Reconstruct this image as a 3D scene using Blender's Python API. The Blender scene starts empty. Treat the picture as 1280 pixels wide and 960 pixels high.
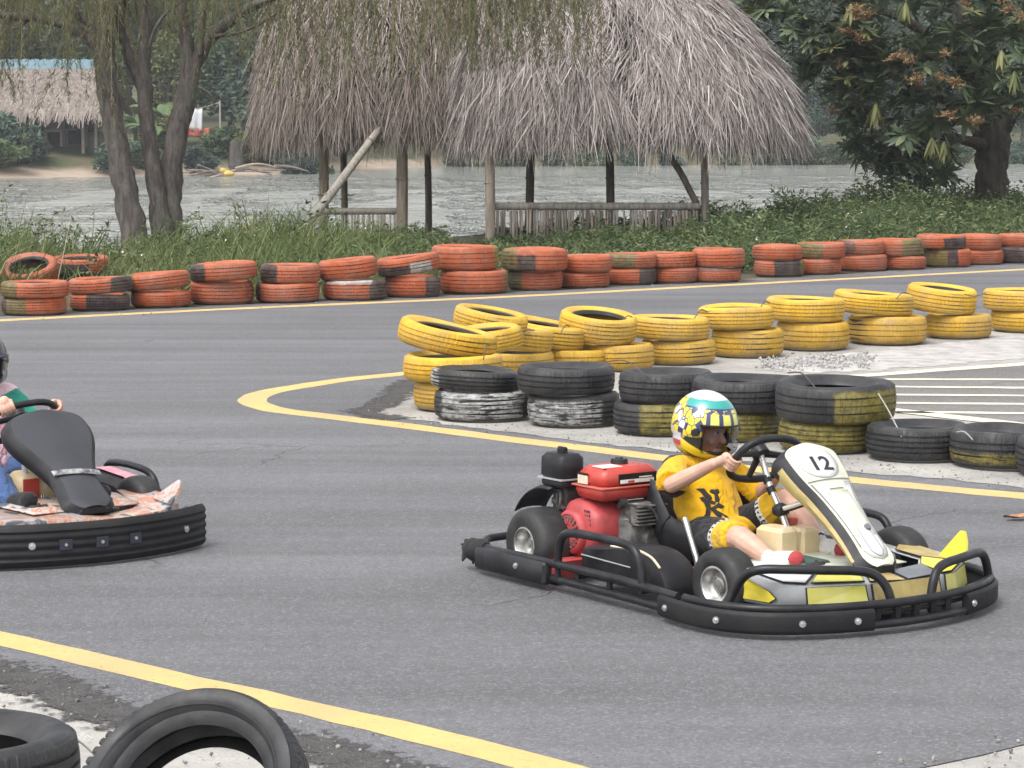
import bpy, bmesh, math, random
import numpy as np
from math import radians, sin, cos, pi, sqrt, atan2
from mathutils import Vector, Matrix, Euler
from mathutils.bvhtree import BVHTree

random.seed(7)
rng = np.random.default_rng(7)
C = bpy.context.scene
COL = C.collection

# ------------------------------------------------------------------ camera
CAM_H = 1.77
FOC = 3200.0                      # focal length in pixels of a 1280 px wide frame
PITCH = math.atan(330 / FOC)
cd = bpy.data.cameras.new('camera')
cd.sensor_width = 36
cd.lens = 36 * FOC / 1280
cd.clip_start = 0.1
cd.clip_end = 3000
cam = bpy.data.objects.new('camera', cd)
COL.objects.link(cam)
cam.location = (0, 0, CAM_H)
cam.rotation_euler = (pi / 2 - PITCH, 0, 0)
C.camera = cam

# ------------------------------------------------------------------ world, sun, exposure (overcast)
SUN_EL, SUN_AZ = radians(58), radians(215)
w = bpy.data.worlds.new('World')
C.world = w
w.use_nodes = True
nt = w.node_tree
sky = nt.nodes.new('ShaderNodeTexSky')
sky.sky_type = 'NISHITA'
sky.sun_disc = False
sky.sun_elevation = SUN_EL
sky.sun_rotation = SUN_AZ
sky.air_density = 1.0
sky.dust_density = 4.0
sky.ozone_density = 1.0
hs = nt.nodes.new('ShaderNodeHueSaturation')
hs.inputs['Saturation'].default_value = 0.16
hs.inputs['Value'].default_value = 1.0
nt.links.new(sky.outputs[0], hs.inputs['Color'])
bg = nt.nodes['Background']
bg.inputs[1].default_value = 0.15
nt.links.new(hs.outputs[0], bg.inputs[0])
sd = bpy.data.lights.new('sun', 'SUN')
sd.energy = 0.6
sd.angle = radians(25)
sd.color = (1.0, 0.97, 0.93)
sun = bpy.data.objects.new('sun', sd)
COL.objects.link(sun)
# direction towards the sun: azimuth measured like the sky texture (0 = +Y, clockwise)
sdir = Vector((sin(SUN_AZ) * cos(SUN_EL), cos(SUN_AZ) * cos(SUN_EL), sin(SUN_EL)))
sun.rotation_euler = sdir.to_track_quat('Z', 'Y').to_euler()
C.view_settings.view_transform = 'Standard'
C.view_settings.look = 'None'
C.view_settings.exposure = 1.1
C.view_settings.gamma = 1
C.render.engine = 'CYCLES'
C.cycles.use_denoising = True
C.cycles.max_bounces = 6
C.cycles.diffuse_bounces = 3
C.cycles.glossy_bounces = 3
C.cycles.transmission_bounces = 4
C.cycles.transparent_max_bounces = 6
C.cycles.volume_bounces = 1
C.cycles.caustics_reflective = False
C.cycles.caustics_refractive = False

# ------------------------------------------------------------------ ground-plane survey: a photo pixel to a point of the place
FWD = np.array([0, cos(PITCH), -sin(PITCH)])
UPV = np.array([0, sin(PITCH), cos(PITCH)])
EYE = np.array([0, 0, CAM_H])

def ray(px, py):
    return FWD + np.array([1., 0, 0]) * (px - 640) / FOC - UPV * (py - 480) / FOC

def at(px, py, z=0.0):
    d = ray(px, py)
    return d * ((z - CAM_H) / d[2]) + EYE

def atd(px, py, y):
    d = ray(px, py)
    return d * (y / d[1]) + EYE

# ------------------------------------------------------------------ mesh helpers
def catmull(pts, n=8, closed=False):
    P = [np.array(p, float) for p in pts]
    out = []
    m = len(P)
    rngi = range(m if closed else m - 1)
    for i in rngi:
        if closed:
            a, b, c, d = P[(i - 1) % m], P[i], P[(i + 1) % m], P[(i + 2) % m]
        else:
            a, b, c, d = P[max(i - 1, 0)], P[i], P[i + 1], P[min(i + 2, m - 1)]
        for k in range(n):
            t = k / n
            out.append(.5 * ((2 * b) + (-a + c) * t + (2 * a - 5 * b + 4 * c - d) * t * t + (-a + 3 * b - 3 * c + d) * t ** 3))
    if not closed:
        out.append(P[-1])
    return out

class B:
    def __init__(s):
        s.v, s.f, s.m = [], [], []

    def add(s, verts, faces, mi=0):
        o = len(s.v)
        s.v += [tuple(map(float, q)) for q in verts]
        s.f += [tuple(i + o for i in f) for f in faces]
        s.m += [mi] * len(faces)
        return s

    def box(s, c, d, rot=None, mi=0, taper=1.0, bev=0.0):
        x, y, z = d[0] / 2, d[1] / 2, d[2] / 2
        if bev:
            b = min(bev, x * .9, y * .9, z * .9)
            vs = []
            for zz, k in ((-z, 1), (-z + b, 0), (z - b, 0), (z, 1)):
                t = 1 + (taper - 1) * (zz + z) / (2 * z)
                X, Y = x * t - (b * .8 if k else 0), y * t - (b * .8 if k else 0)
                for sx, sy in ((-1, -1), (1, -1), (1, 1), (-1, 1)):
                    if sx * sy > 0:
                        vs += [(sx * X, sy * (Y - b), zz), (sx * (X - b), sy * Y, zz)]
                    else:
                        vs += [(sx * (X - b), sy * Y, zz), (sx * X, sy * (Y - b), zz)]
            # order each ring counter-clockwise
            rings = []
            for r in range(4):
                ring = sorted(vs[r * 8:r * 8 + 8], key=lambda p: atan2(p[1] / y, p[0] / x))
                rings.append(ring)
            V = [p for r in rings for p in r]
            F = [tuple(range(7, -1, -1)), tuple(range(24, 32))]
            for r in range(3):
                for i in range(8):
                    F.append((r * 8 + i, r * 8 + (i + 1) % 8, r * 8 + 8 + (i + 1) % 8, r * 8 + 8 + i))
        else:
            V = []
            for zz in (-z, z):
                t = taper if zz > 0 else 1
                V += [(-x * t, -y * t, zz), (x * t, -y * t, zz), (x * t, y * t, zz), (-x * t, y * t, zz)]
            F = [(3, 2, 1, 0), (4, 5, 6, 7), (0, 1, 5, 4), (1, 2, 6, 5), (2, 3, 7, 6), (3, 0, 4, 7)]
        M = (rot.to_matrix() if isinstance(rot, Euler) else rot) if rot is not None else Matrix.Identity(3)
        cc = Vector(c)
        return s.add([M @ Vector(p) + cc for p in V], F, mi)

    def tube(s, pts, r, seg=10, mi=0, closed=False, caps=True):
        P = [Vector(p) for p in pts]
        n = len(P)
        R = list(r) if hasattr(r, '__len__') else [r] * n
        if len(R) != n:
            R = list(np.interp(np.linspace(0, 1, n), np.linspace(0, 1, len(R)), R))
        V, F = [], []
        up = None
        for i in range(n):
            a = P[i - 1] if (i > 0 or closed) else P[i]
            b = P[(i + 1) % n] if (i < n - 1 or closed) else P[i]
            t = (b - a)
            t = t.normalized() if t.length > 1e-9 else Vector((0, 0, 1))
            if up is None:
                up = Vector((0, 0, 1)) if abs(t.z) < .9 else Vector((1, 0, 0))
            u = up - t * up.dot(t)
            if u.length < 1e-6:
                u = t.orthogonal()
            u.normalize()
            up = u
            v = t.cross(u)
            for k in range(seg):
                an = 2 * pi * k / seg
                V.append(P[i] + (u * cos(an) + v * sin(an)) * R[i])
        for i in range(n if closed else n - 1):
            j = (i + 1) % n
            for k in range(seg):
                F.append((i * seg + k, i * seg + (k + 1) % seg, j * seg + (k + 1) % seg, j * seg + k))
        if caps and not closed:
            F.append(tuple(range(seg - 1, -1, -1)))
            F.append(tuple((n - 1) * seg + k for k in range(seg)))
        return s.add(V, F, mi)

    def cyl(s, a, b, r0, r1=None, seg=16, mi=0):
        return s.tube([a, b], [r0, r0 if r1 is None else r1], seg, mi)

    def ell(s, c, r, nu=16, nv=10, mi=0, rot=None):
        r = (r, r, r) if not hasattr(r, '__len__') else r
        V, F = [], []
        for j in range(nv + 1):
            th = pi * j / nv
            for i in range(nu):
                ph = 2 * pi * i / nu
                V.append(Vector((r[0] * sin(th) * cos(ph), r[1] * sin(th) * sin(ph), r[2] * cos(th))))
        if rot is not None:
            M = rot.to_matrix() if isinstance(rot, Euler) else rot
            V = [M @ q for q in V]
        V = [q + Vector(c) for q in V]
        for j in range(nv):
            for i in range(nu):
                a, b = j * nu + i, j * nu + (i + 1) % nu
                c2, d = a + nu, b + nu
                if j == 0:
                    F.append((a, c2, d))
                elif j == nv - 1:
                    F.append((a, c2, b))
                else:
                    F.append((a, c2, d, b))
        return s.add(V, F, mi)

    def lathe(s, prof, seg=48, mi=0, M=None, closed=False, wob=None):
        """prof: list of (r, z) (or (r, z, material)); axis Z, then transformed by M."""
        V, F, MI = [], [], []
        n = len(prof)
        for k in range(seg):
            an = 2 * pi * k / seg
            for q in prof:
                rr = q[0] + (wob(an, q[0], q[1]) if wob else 0)
                V.append(Vector((rr * cos(an), rr * sin(an), q[1])))
        if M is not None:
            V = [M @ q for q in V]
        o = len(s.v)
        s.v += [tuple(q) for q in V]
        for k in range(seg):
            k2 = (k + 1) % seg
            for j in range(n if closed else n - 1):
                j2 = (j + 1) % n
                s.f.append((o + k * n + j, o + k2 * n + j, o + k2 * n + j2, o + k * n + j2))
                s.m.append(prof[j][2] if len(prof[j]) > 2 else mi)
        return s

    def grid(s, rows, mi=0, closed_u=False):
        n = len(rows[0])
        V = [p for r in rows for p in r]
        F = []
        for j in range(len(rows) - 1):
            for i in range(n if closed_u else n - 1):
                i2 = (i + 1) % n
                F.append((j * n + i, j * n + i2, (j + 1) * n + i2, (j + 1) * n + i))
        return s.add(V, F, mi)

    def slab(s, poly, thick, mi=0):
        """closed slab: a 3-D polygon outline extruded along -normal by thick."""
        P = [Vector(p) for p in poly]
        nrm = Vector((0, 0, 0))
        for i in range(len(P)):
            a, b = P[i], P[(i + 1) % len(P)]
            nrm += a.cross(b)
        nrm.normalize()
        n = len(P)
        V = P + [p - nrm * thick for p in P]
        F = [tuple(range(n)), tuple(range(2 * n - 1, n - 1, -1))]
        F += [(i, i + n, (i + 1) % n + n, (i + 1) % n) for i in range(n)]
        return s.add(V, F, mi)

    def mesh(s, name, mats, smooth=35):
        me = bpy.data.meshes.new(name)
        me.from_pydata(s.v, [], s.f)
        for q in (mats if isinstance(mats, (list, tuple)) else [mats]):
            me.materials.append(q)
        me.polygons.foreach_set('material_index', s.m)
        if smooth:
            me.polygons.foreach_set('use_smooth', [True] * len(s.f))
            me.update()
            if smooth < 180:
                me.set_sharp_from_angle(angle=radians(smooth))
        me.update()
        return me

    def build(s, name, mats, parent=None, smooth=35, **kw):
        return link(name, s.mesh(name, mats, smooth), parent, **kw)

def link(name, me, parent=None, loc=None, rot=None, label=None, cat=None, group=None, kind=None):
    o = bpy.data.objects.new(name, me)
    COL.objects.link(o)
    o.parent = parent
    if loc is not None:
        o.location = loc
    if rot is not None:
        o.rotation_euler = rot
    tag(o, label, cat, group, kind)
    return o

def tag(o, label=None, cat=None, group=None, kind=None):
    for k, q in (('label', label), ('category', cat), ('group', group), ('kind', kind)):
        if q:
            o[k] = q
    return o

def empty(name, loc, rz=0, parent=None, **kw):
    o = link(name, None, parent, loc=loc, **kw)
    o.rotation_euler = (0, 0, rz)
    o.empty_display_size = .1
    return o

def np_mesh(name, V, F, mats, rnd=None, smooth=False, mi=None):
    """V (n,3), F (m,4) or (m,3) arrays; rnd: per-vertex float attribute 'rnd'."""
    me = bpy.data.meshes.new(name)
    V = np.asarray(V, np.float32)
    F = np.asarray(F, np.int32)
    m, k = F.shape
    me.vertices.add(len(V))
    me.vertices.foreach_set('co', V.ravel())
    me.loops.add(m * k)
    me.loops.foreach_set('vertex_index', F.ravel())
    me.polygons.add(m)
    me.polygons.foreach_set('loop_start', np.arange(0, m * k, k, dtype=np.int32))
    me.polygons.foreach_set('loop_total', np.full(m, k, np.int32))
    for q in (mats if isinstance(mats, (list, tuple)) else [mats]):
        me.materials.append(q)
    if mi is not None:
        me.polygons.foreach_set('material_index', np.asarray(mi, np.int32))
    me.polygons.foreach_set('use_smooth', np.full(m, bool(smooth)))
    if rnd is not None:
        a = me.attributes.new('rnd', 'FLOAT', 'POINT')
        a.data.foreach_set('value', np.asarray(rnd, np.float32))
    me.update(calc_edges=True)
    return me

def blob(b, pts, radii, seg=12):
    """capsule chain as a closed volume for remeshing."""
    P = catmull(pts, 6) if len(pts) > 2 else [np.array(pts[0], float) * (1 - t) + np.array(pts[1], float) * t for t in np.linspace(0, 1, 7)]
    R = np.interp(np.linspace(0, 1, len(P)), np.linspace(0, 1, len(radii)), radii)
    b.tube(P, R, seg)
    b.ell(P[0], R[0] * .999, seg, 8)
    b.ell(P[-1], R[-1] * .999, seg, 8)

def remesh(b, voxel, smooth_it=4, disp=None):
    me = bpy.data.meshes.new('tmp')
    me.from_pydata(b.v, [], b.f)
    o = bpy.data.objects.new('tmp', me)
    COL.objects.link(o)
    r = o.modifiers.new('r', 'REMESH')
    r.mode = 'VOXEL'
    r.voxel_size = voxel
    if smooth_it:
        sm = o.modifiers.new('s', 'SMOOTH')
        sm.iterations = smooth_it
        sm.factor = .5
    dg = bpy.context.evaluated_depsgraph_get()
    out = bpy.data.meshes.new_from_object(o.evaluated_get(dg))
    bpy.data.objects.remove(o)
    bpy.data.meshes.remove(me)
    out.polygons.foreach_set('use_smooth', [True] * len(out.polygons))
    return out

def text_mesh(body, size, extrude=.001):
    cu = bpy.data.curves.new('tmp', 'FONT')
    cu.body = body
    cu.size = size
    cu.extrude = extrude
    cu.offset = size * .022
    cu.align_x = 'CENTER'
    cu.align_y = 'CENTER'
    o = bpy.data.objects.new('tmp', cu)
    COL.objects.link(o)
    dg = bpy.context.evaluated_depsgraph_get()
    me = bpy.data.meshes.new_from_object(o.evaluated_get(dg))
    bpy.data.objects.remove(o)
    bpy.data.curves.remove(cu)
    return me

# ------------------------------------------------------------------ material helpers
class NT:
    def __init__(s, name):
        s.mat = bpy.data.materials.new(name)
        s.mat.use_nodes = True
        s.t = s.mat.node_tree
        s.t.nodes.clear()
        s.out = s.t.nodes.new('ShaderNodeOutputMaterial')
        s.p = s.t.nodes.new('ShaderNodeBsdfPrincipled')
        s.t.links.new(s.p.outputs[0], s.out.inputs[0])
        s._c = {}

    def n(s, typ, ins=None, **props):
        q = s.t.nodes.new('ShaderNode' + typ)
        for k, v in props.items():
            setattr(q, k, v)
        for k, v in (ins or {}).items():
            s.set(q.inputs[k], v)
        return q

    def set(s, sock, v):
        if hasattr(v, 'links') or hasattr(v, 'is_linked'):
            s.t.links.new(v, sock)
        else:
            if isinstance(v, (tuple, list)) and len(v) == 3 and sock.type == 'RGBA':
                v = (*v, 1)
            sock.default_value = v

    def co(s, kind='Object'):
        if kind not in s._c:
            if kind == 'World':
                s._c[kind] = s.n('NewGeometry').outputs['Position']
            else:
                s._c[kind] = s.n('TexCoord').outputs[kind]
        return s._c[kind]

    def noise(s, scale, detail=3, rough=.55, vec=None, dist=0):
        return s.n('TexNoise', {'Vector': vec if vec is not None else s.co(), 'Scale': scale, 'Detail': detail, 'Roughness': rough, 'Distortion': dist}).outputs[0]

    def math(s, op, a, b=0.0, c=0.0, clamp=False):
        q = s.n('Math', operation=op, use_clamp=clamp)
        s.set(q.inputs[0], a)
        s.set(q.inputs[1], b)
        s.set(q.inputs[2], c)
        return q.outputs[0]

    def ramp(s, x, a, b, lo=0.0, hi=1.0):
        q = s.n('MapRange', {'Value': x, 'From Min': a, 'From Max': b, 'To Min': lo, 'To Max': hi}, clamp=True)
        return q.outputs[0]

    def mix(s, f, a, b, mode='MIX'):
        q = s.n('Mix', data_type='RGBA', blend_type=mode)
        s.set(q.inputs[0], f)
        s.set(q.inputs[6], a)
        s.set(q.inputs[7], b)
        return q.outputs[2]

    def scaled(s, vec, sc):
        return s.n('Mapping', {'Vector': vec, 'Scale': sc}).outputs[0]

    def sep(s, vec):
        return s.n('SeparateXYZ', {0: vec}).outputs

    def bump(s, h, strength=.3, dist=.01):
        q = s.n('Bump', {'Height': h, 'Strength': strength, 'Distance': dist})
        s.set(s.p.inputs['Normal'], q.outputs[0])

    def base(s, c, rough=.6, metal=0.0, spec=.5):
        s.set(s.p.inputs['Base Color'], c)
        s.set(s.p.inputs['Roughness'], rough)
        s.set(s.p.inputs['Metallic'], metal)
        s.set(s.p.inputs['Specular IOR Level'], spec)
        return s.mat

def M(name, c, rough=.5, metal=0.0, c2=None, scale=8, bump=0.0, bscale=60, spec=.5, lo=.4, hi=.65):
    n = NT(name)
    col = c
    if c2 is None:
        c2 = tuple(q * .72 for q in c)
    f = n.ramp(n.noise(scale, 4, .6), lo, hi)
    col = n.mix(f, c, c2)
    r = n.ramp(n.noise(scale * 2.3, 3), .3, .7, max(rough - .08, .02), min(rough + .1, 1))
    if bump:
        n.bump(n.noise(bscale, 3), bump, .004)
    return n.base(col, r, metal, spec)

def leafmat(name, cols, rough=.55, trans=.25, attr='rnd', spec=.35):
    """cols: list of (pos, colour) over the per-leaf 'rnd' attribute."""
    n = NT(name)
    a = n.n('Attribute', attribute_name=attr, attribute_type='GEOMETRY').outputs['Fac']
    cr = n.n('ValToRGB', {'Fac': a})
    el = cr.color_ramp.elements
    while len(el) < len(cols):
        el.new(.5)
    for e, (p_, c) in zip(el, cols):
        e.position = p_
        e.color = (*c, 1)
    col = cr.outputs[0]
    n.base(col, rough, 0, spec)
    if trans:
        tr = n.n('BsdfTranslucent', {'Color': col})
        mx = n.n('MixShader', {0: trans, 1: n.p.outputs[0], 2: tr.outputs[0]})
        n.t.links.new(mx.outputs[0], n.out.inputs[0])
    return n.mat
# ================================================================== SETTING
from mathutils.geometry import tessellate_polygon
L0 = np.array([-4.56, 22.71])              # a point at the foot of the red tyre wall
LD = np.array([.7743, .6328])              # its direction, away to the right
LN = np.array([-.6328, .7743])             # towards the lake

def nshore(x, y):
    return (x - L0[0]) * LN[0] + (y - L0[1]) * LN[1]

WATER_Z = -1.0
WAVE = 2.2
SHX = np.array([-400, -60, -24, -10.3, -9.2, -3.7, 2.8, 12.4, 31, 60, 400.])
SHY = np.array([95, 106, 117, 128, 139, 148, 150, 153, 158, 160, 170.])

def ss(x, a, b):
    t = np.clip((x - a) / (b - a), 0, 1)
    return t * t * (3 - 2 * t)

def terrain(x, y):
    x = np.asarray(x, float)
    y = np.asarray(y, float)
    n = nshore(x, y)
    z = -.001 + .22 * ss(n, 1.5, 7) * ss(x, 1, 7) + .05 * np.sin(x * .9 + y * .5) * ss(n, 1, 3)
    z = z - 2.2 * ss(n, 10.5, 16)
    sy = np.interp(x, SHX, SHY)
    up = ss(y, sy - 4, sy + 16)
    z = np.where(n > 12, -2.2 + 2.2 * up + 0.04 * np.maximum(y - sy - 5, 0), z)
    z = np.where((n > 12) & (y > sy + 60), z + .05 * (y - sy - 60), z)
    return np.minimum(z, 9)

def sheet_axis(fine, far):
    a = list(fine)
    step = fine[1] - fine[0]
    lo, hi = a[0], a[-1]
    while hi < far[1]:
        step *= 1.25
        hi += step
        a.append(hi)
    step = fine[1] - fine[0]
    while lo > far[0]:
        step *= 1.25
        lo -= step
        a.insert(0, lo)
    return np.array(a)

gx = sheet_axis(np.arange(-40, 40, .8), (-480, 480))
gy = sheet_axis(np.arange(0, 175, .8), (-45, 620))
GX, GY = np.meshgrid(gx, gy)
GZ = terrain(GX, GY)
V = np.stack([GX, GY, GZ], -1).reshape(-1, 3)
nx_, ny_ = len(gx), len(gy)
I = np.arange(nx_ * ny_).reshape(ny_, nx_)
F = np.stack([I[:-1, :-1], I[:-1, 1:], I[1:, 1:], I[1:, :-1]], -1).reshape(-1, 4)

n = NT('earth_and_concrete')
P = n.co('World')
sx, sy_, sz = n.sep(P)
ns = n.math('ADD', n.math('MULTIPLY', n.math('SUBTRACT', sx, float(L0[0])), float(LN[0])), n.math('MULTIPLY', n.math('SUBTRACT', sy_, float(L0[1])), float(LN[1])))
jit = n.math('MULTIPLY', n.math('SUBTRACT', n.noise(1.2, 4, vec=P), .5), 1.2)
nsj = n.math('ADD', ns, jit)
conc = n.mix(n.ramp(n.noise(1.6, 6, .65, vec=P), .38, .62), (.44, .42, .39), (.32, .305, .285))
conc = n.mix(n.ramp(n.noise(26, 4, .7, vec=P), .56, .80), conc, (.19, .18, .17))
soil = n.mix(n.ramp(n.noise(3, 5, .6, vec=P), .35, .65), (.10, .085, .06), (.055, .06, .03))
sand = n.mix(n.ramp(n.noise(.6, 5, .6, vec=P), .35, .65), (.37, .295, .23), (.28, .22, .165))
green = n.mix(n.ramp(n.noise(.5, 5, .6, vec=P), .4, .6), (.05, .07, .03), (.12, .10, .06))
far_ = n.mix(n.ramp(n.math('ADD', sz, n.math('MULTIPLY', jit, .25)), -.75, -.45), sand, green)
c = n.mix(n.ramp(nsj, -.5, .1), conc, soil)
far_ = n.mix(n.ramp(sx, -6, -2), far_, green)
c = n.mix(n.ramp(sy_, 80, 84), c, far_)
n.bump(n.math('ADD', n.noise(18, 5, .65, vec=P), n.math('MULTIPLY', n.noise(90, 3, vec=P), .4)), .5, .03)
n.base(c, .9, 0, .25)
link('ground', np_mesh('ground', V, F, n.mat, smooth=True), kind='structure')

# ---- water
n = NT('lake_water')
P = n.co('World')
b1 = n.noise(.55, 4, .6, vec=n.scaled(P, (.55, 1.0, 1)))
b2 = n.noise(2.6, 3, .6, vec=n.scaled(P, (.45, 1.0, 1)))
b3 = n.noise(.07, 2, .5, vec=n.scaled(P, (.5, 1.5, 1)))
h = n.math('ADD', n.math('MULTIPLY', b1, .6), n.math('ADD', n.math('MULTIPLY', b2, .22), n.math('MULTIPLY', b3, .5)))
# gusts ruffle the open water; the lee of the far trees and streaks between stay calm
gust = n.noise(1.0, 5, .65, vec=n.scaled(P, (.42, .085, 1)))
gust2 = n.noise(1.0, 4, .6, vec=n.scaled(P, (.05, .03, 1)))
lee = n.ramp(n.math('SUBTRACT', n.sep(P)[1], n.math('MULTIPLY', n.sep(P)[0], .62)), 96, 142, 0, .34)
amp = n.ramp(n.math('SUBTRACT', n.math('ADD', n.math('MULTIPLY', gust, 1.0), n.math('MULTIPLY', gust2, .5)), lee), .54, .76, .05, 1.0)
n.bump(n.math('MULTIPLY', h, amp), 1.0, WAVE)
n.base((.30, .305, .275), .14, 0, .5)
n.set(n.p.inputs['IOR'], 1.9)
bw = B()
bw.grid([[(x, y, WATER_Z) for x in np.linspace(-420, 420, 22)] for y in np.linspace(24, 190, 12)])
bw.build('lake_water', n.mat, smooth=None, kind='structure')

# ---- asphalt
def ragged(poly, step=.12, amp=.03, seed=1):
    r = np.random.default_rng(seed)
    out = []
    m = len(poly)
    for i in range(m):
        a, b = np.array(poly[i][:2]), np.array(poly[(i + 1) % m][:2])
        L = np.linalg.norm(b - a)
        k = max(1, min(int(L / step), 250))
        d = (b - a) / max(L, 1e-6)
        nn = np.array([-d[1], d[0]])
        for j in range(k):
            out.append(a + (b - a) * j / k + nn * r.normal(0, amp) * (j > 0))
    return out

def sheet(name, poly, z, mat, rag=None, **kw):
    P2 = ragged(poly, *rag) if rag else [np.array(p[:2]) for p in poly]
    V = [(p[0], p[1], z) for p in P2]
    T = tessellate_polygon([[Vector(v) for v in V]])
    b = B()
    b.add(V, [tuple(t) for t in T])
    me = b.mesh(name, mat, None)
    bm = bmesh.new()
    bm.from_mesh(me)
    for f in bm.faces:
        if f.normal.z < 0:
            f.normal_flip()
    bm.to_mesh(me)
    bm.free()
    return link(name, me, **kw)

def asphalt(name, c1, c2, stain=True):
    n = NT(name)
    P = n.co('World')
    big = n.noise(.35, 5, .6, vec=P)
    c = n.mix(n.ramp(big, .35, .65), c1, c2)
    c = n.mix(n.ramp(n.noise(.16, 3, .55, vec=P), .46, .66, 0, .5), c, tuple(q * .72 for q in c1))
    # rubbered and polished bands along the driving line
    str_ = n.noise(.9, 4, .6, vec=n.n('Mapping', {'Vector': P, 'Rotation': (0, 0, radians(46)), 'Scale': (.16, 1.6, 1)}).outputs[0])
    c = n.mix(n.ramp(str_, .38, .66, 0, .85), c, tuple(q * .60 for q in c1))
    # aggregate: light and dark stones
    vo = n.n('TexVoronoi', {'Vector': P, 'Scale': 105.0}).outputs['Color']
    ag = n.sep(vo)[0]
    c = n.mix(n.ramp(ag, .70, .93, 0, .42), c, tuple(min(q * 1.9, .5) for q in c1))
    c = n.mix(n.ramp(ag, .28, .05, 0, .45), c, tuple(q * .4 for q in c1))
    c = n.mix(n.ramp(n.noise(7, 5, .7, vec=P), .55, .8, 0, .45), c, tuple(q * .55 for q in c1))
    # hairline cracks
    ck = n.n('TexVoronoi', {'Vector': n.n('VectorMath', {0: P, 1: n.n('VectorMath', {0: n.n('TexNoise', {'Vector': P, 'Scale': 1.1, 'Detail': 4.0}).outputs[1], 1: (1.4, 1.4, 0)}, operation='MULTIPLY').outputs[0]}, operation='ADD').outputs[0], 'Scale': .33}, feature='DISTANCE_TO_EDGE').outputs[0]
    crack = n.math('MULTIPLY', n.ramp(ck, .006, .0), n.ramp(n.noise(.5, 2, vec=P), .52, .6))
    c = n.mix(n.math('MULTIPLY', crack, .35), c, (.03, .03, .03))
    hh = n.math('ADD', n.noise(110, 3, .7, vec=P), n.math('SUBTRACT', n.math('MULTIPLY', ag, .7), crack))
    n.bump(hh, .9, .012)
    n.base(c, n.ramp(ag, 0, 1, .62, .85), 0, .4)
    return n.mat

M_ASPH = asphalt('worn_asphalt', (.170, .169, .177), (.208, .207, .217))
near_edge = [(-700, 700), (-250, 790), (0, 846), (70, 868), (131, 897), (250, 918), (375, 936), (445, 957), (560, 1000), (700, 1045), (950, 1040), (1080, 992), (1170, 957), (1230, 944), (1285, 930), (1500, 895), (2200, 820)]
far_edge = [(2300, 255), (1500, 312), (1280, 328), (960, 349), (640, 366), (300, 381), (0, 396), (-600, 432)]
apoly = [at(*p) for p in near_edge] + [at(*p) for p in far_edge]
sheet('race_track', apoly, .0025, M_ASPH, (.10, .035, 3), kind='structure')

# ---- broken asphalt and dirt along the near edge
n = NT('verge_dirt')
P = n.co('World')
c = n.mix(n.ramp(n.noise(9, 5, .7, vec=P), .35, .65), (.135, .128, .126), (.095, .09, .088))
c = n.mix(n.ramp(n.noise(40, 4, .7, vec=P), .58, .75, 0, .8), c, (.27, .25, .235))
n.bump(n.math('ADD', n.noise(30, 5, .75, vec=P), n.noise(90, 3, vec=P)), .9, .03)
M_VERGE = n.base(c, .95, 0, .2)
ed = n.n('Attribute', attribute_name='rnd', attribute_type='GEOMETRY').outputs['Fac']
al = n.ramp(n.math('ADD', ed, n.math('MULTIPLY', n.math('SUBTRACT', n.noise(14, 6, .75, vec=P), .5), 2.2)), .42, .62)
tr = n.n('BsdfTransparent')
mx = n.n('MixShader', {0: al, 1: tr.outputs[0], 2: n.p.outputs[0]})
n.t.links.new(mx.outputs[0], n.out.inputs[0])
def soft_strip(name, pts, width, z, mat):
    """a strip of dirt that thins out towards both sides (grains, not a cut edge)."""
    P = np.array(catmull([(*q[:2], 0) for q in pts], 16))[:, :2]
    d = np.gradient(P, axis=0); d /= np.linalg.norm(d, axis=1)[:, None] + 1e-9
    nn = np.stack([-d[:, 1], d[:, 0]], -1)
    rows = [np.c_[P + nn * width * u, np.full(len(P), z)] for u in (-.5, -.25, 0, .25, .5)]
    V = np.concatenate(rows); k = len(P)
    I = np.arange(5 * k).reshape(5, k)
    F = np.stack([I[:-1, :-1], I[:-1, 1:], I[1:, 1:], I[1:, :-1]], -1).reshape(-1, 4)
    return link(name, np_mesh(name, V, F, mat, np.repeat([0, .5, .9, .5, 0], k)), kind='structure')

# ---- painted lines
n = NT('line_paint')
P = n.co('World')
c = n.mix(n.ramp(n.noise(3.5, 5, .65, vec=P), .35, .65), (.66, .455, .175), (.58, .40, .165))
c = n.mix(n.ramp(n.noise(38, 4, .75, vec=P), .56, .74, 0, .85), c, (.20, .185, .16))
c = n.mix(n.ramp(n.noise(1.2, 3, .6, vec=P), .48, .72, 0, .55), c, (.36, .30, .20))
n.bump(n.noise(110, 3, .7, vec=P), .5, .008)
M_LINE = n.base(c, .75, 0, .3)
n = NT('pale_line_paint')
P = n.co('World')
c = n.mix(n.ramp(n.noise(30, 4, .75, vec=P), .52, .75, 0, .8), (.66, .60, .46), (.25, .23, .2))
M_PALE = n.base(c, .75, 0, .3)

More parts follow.
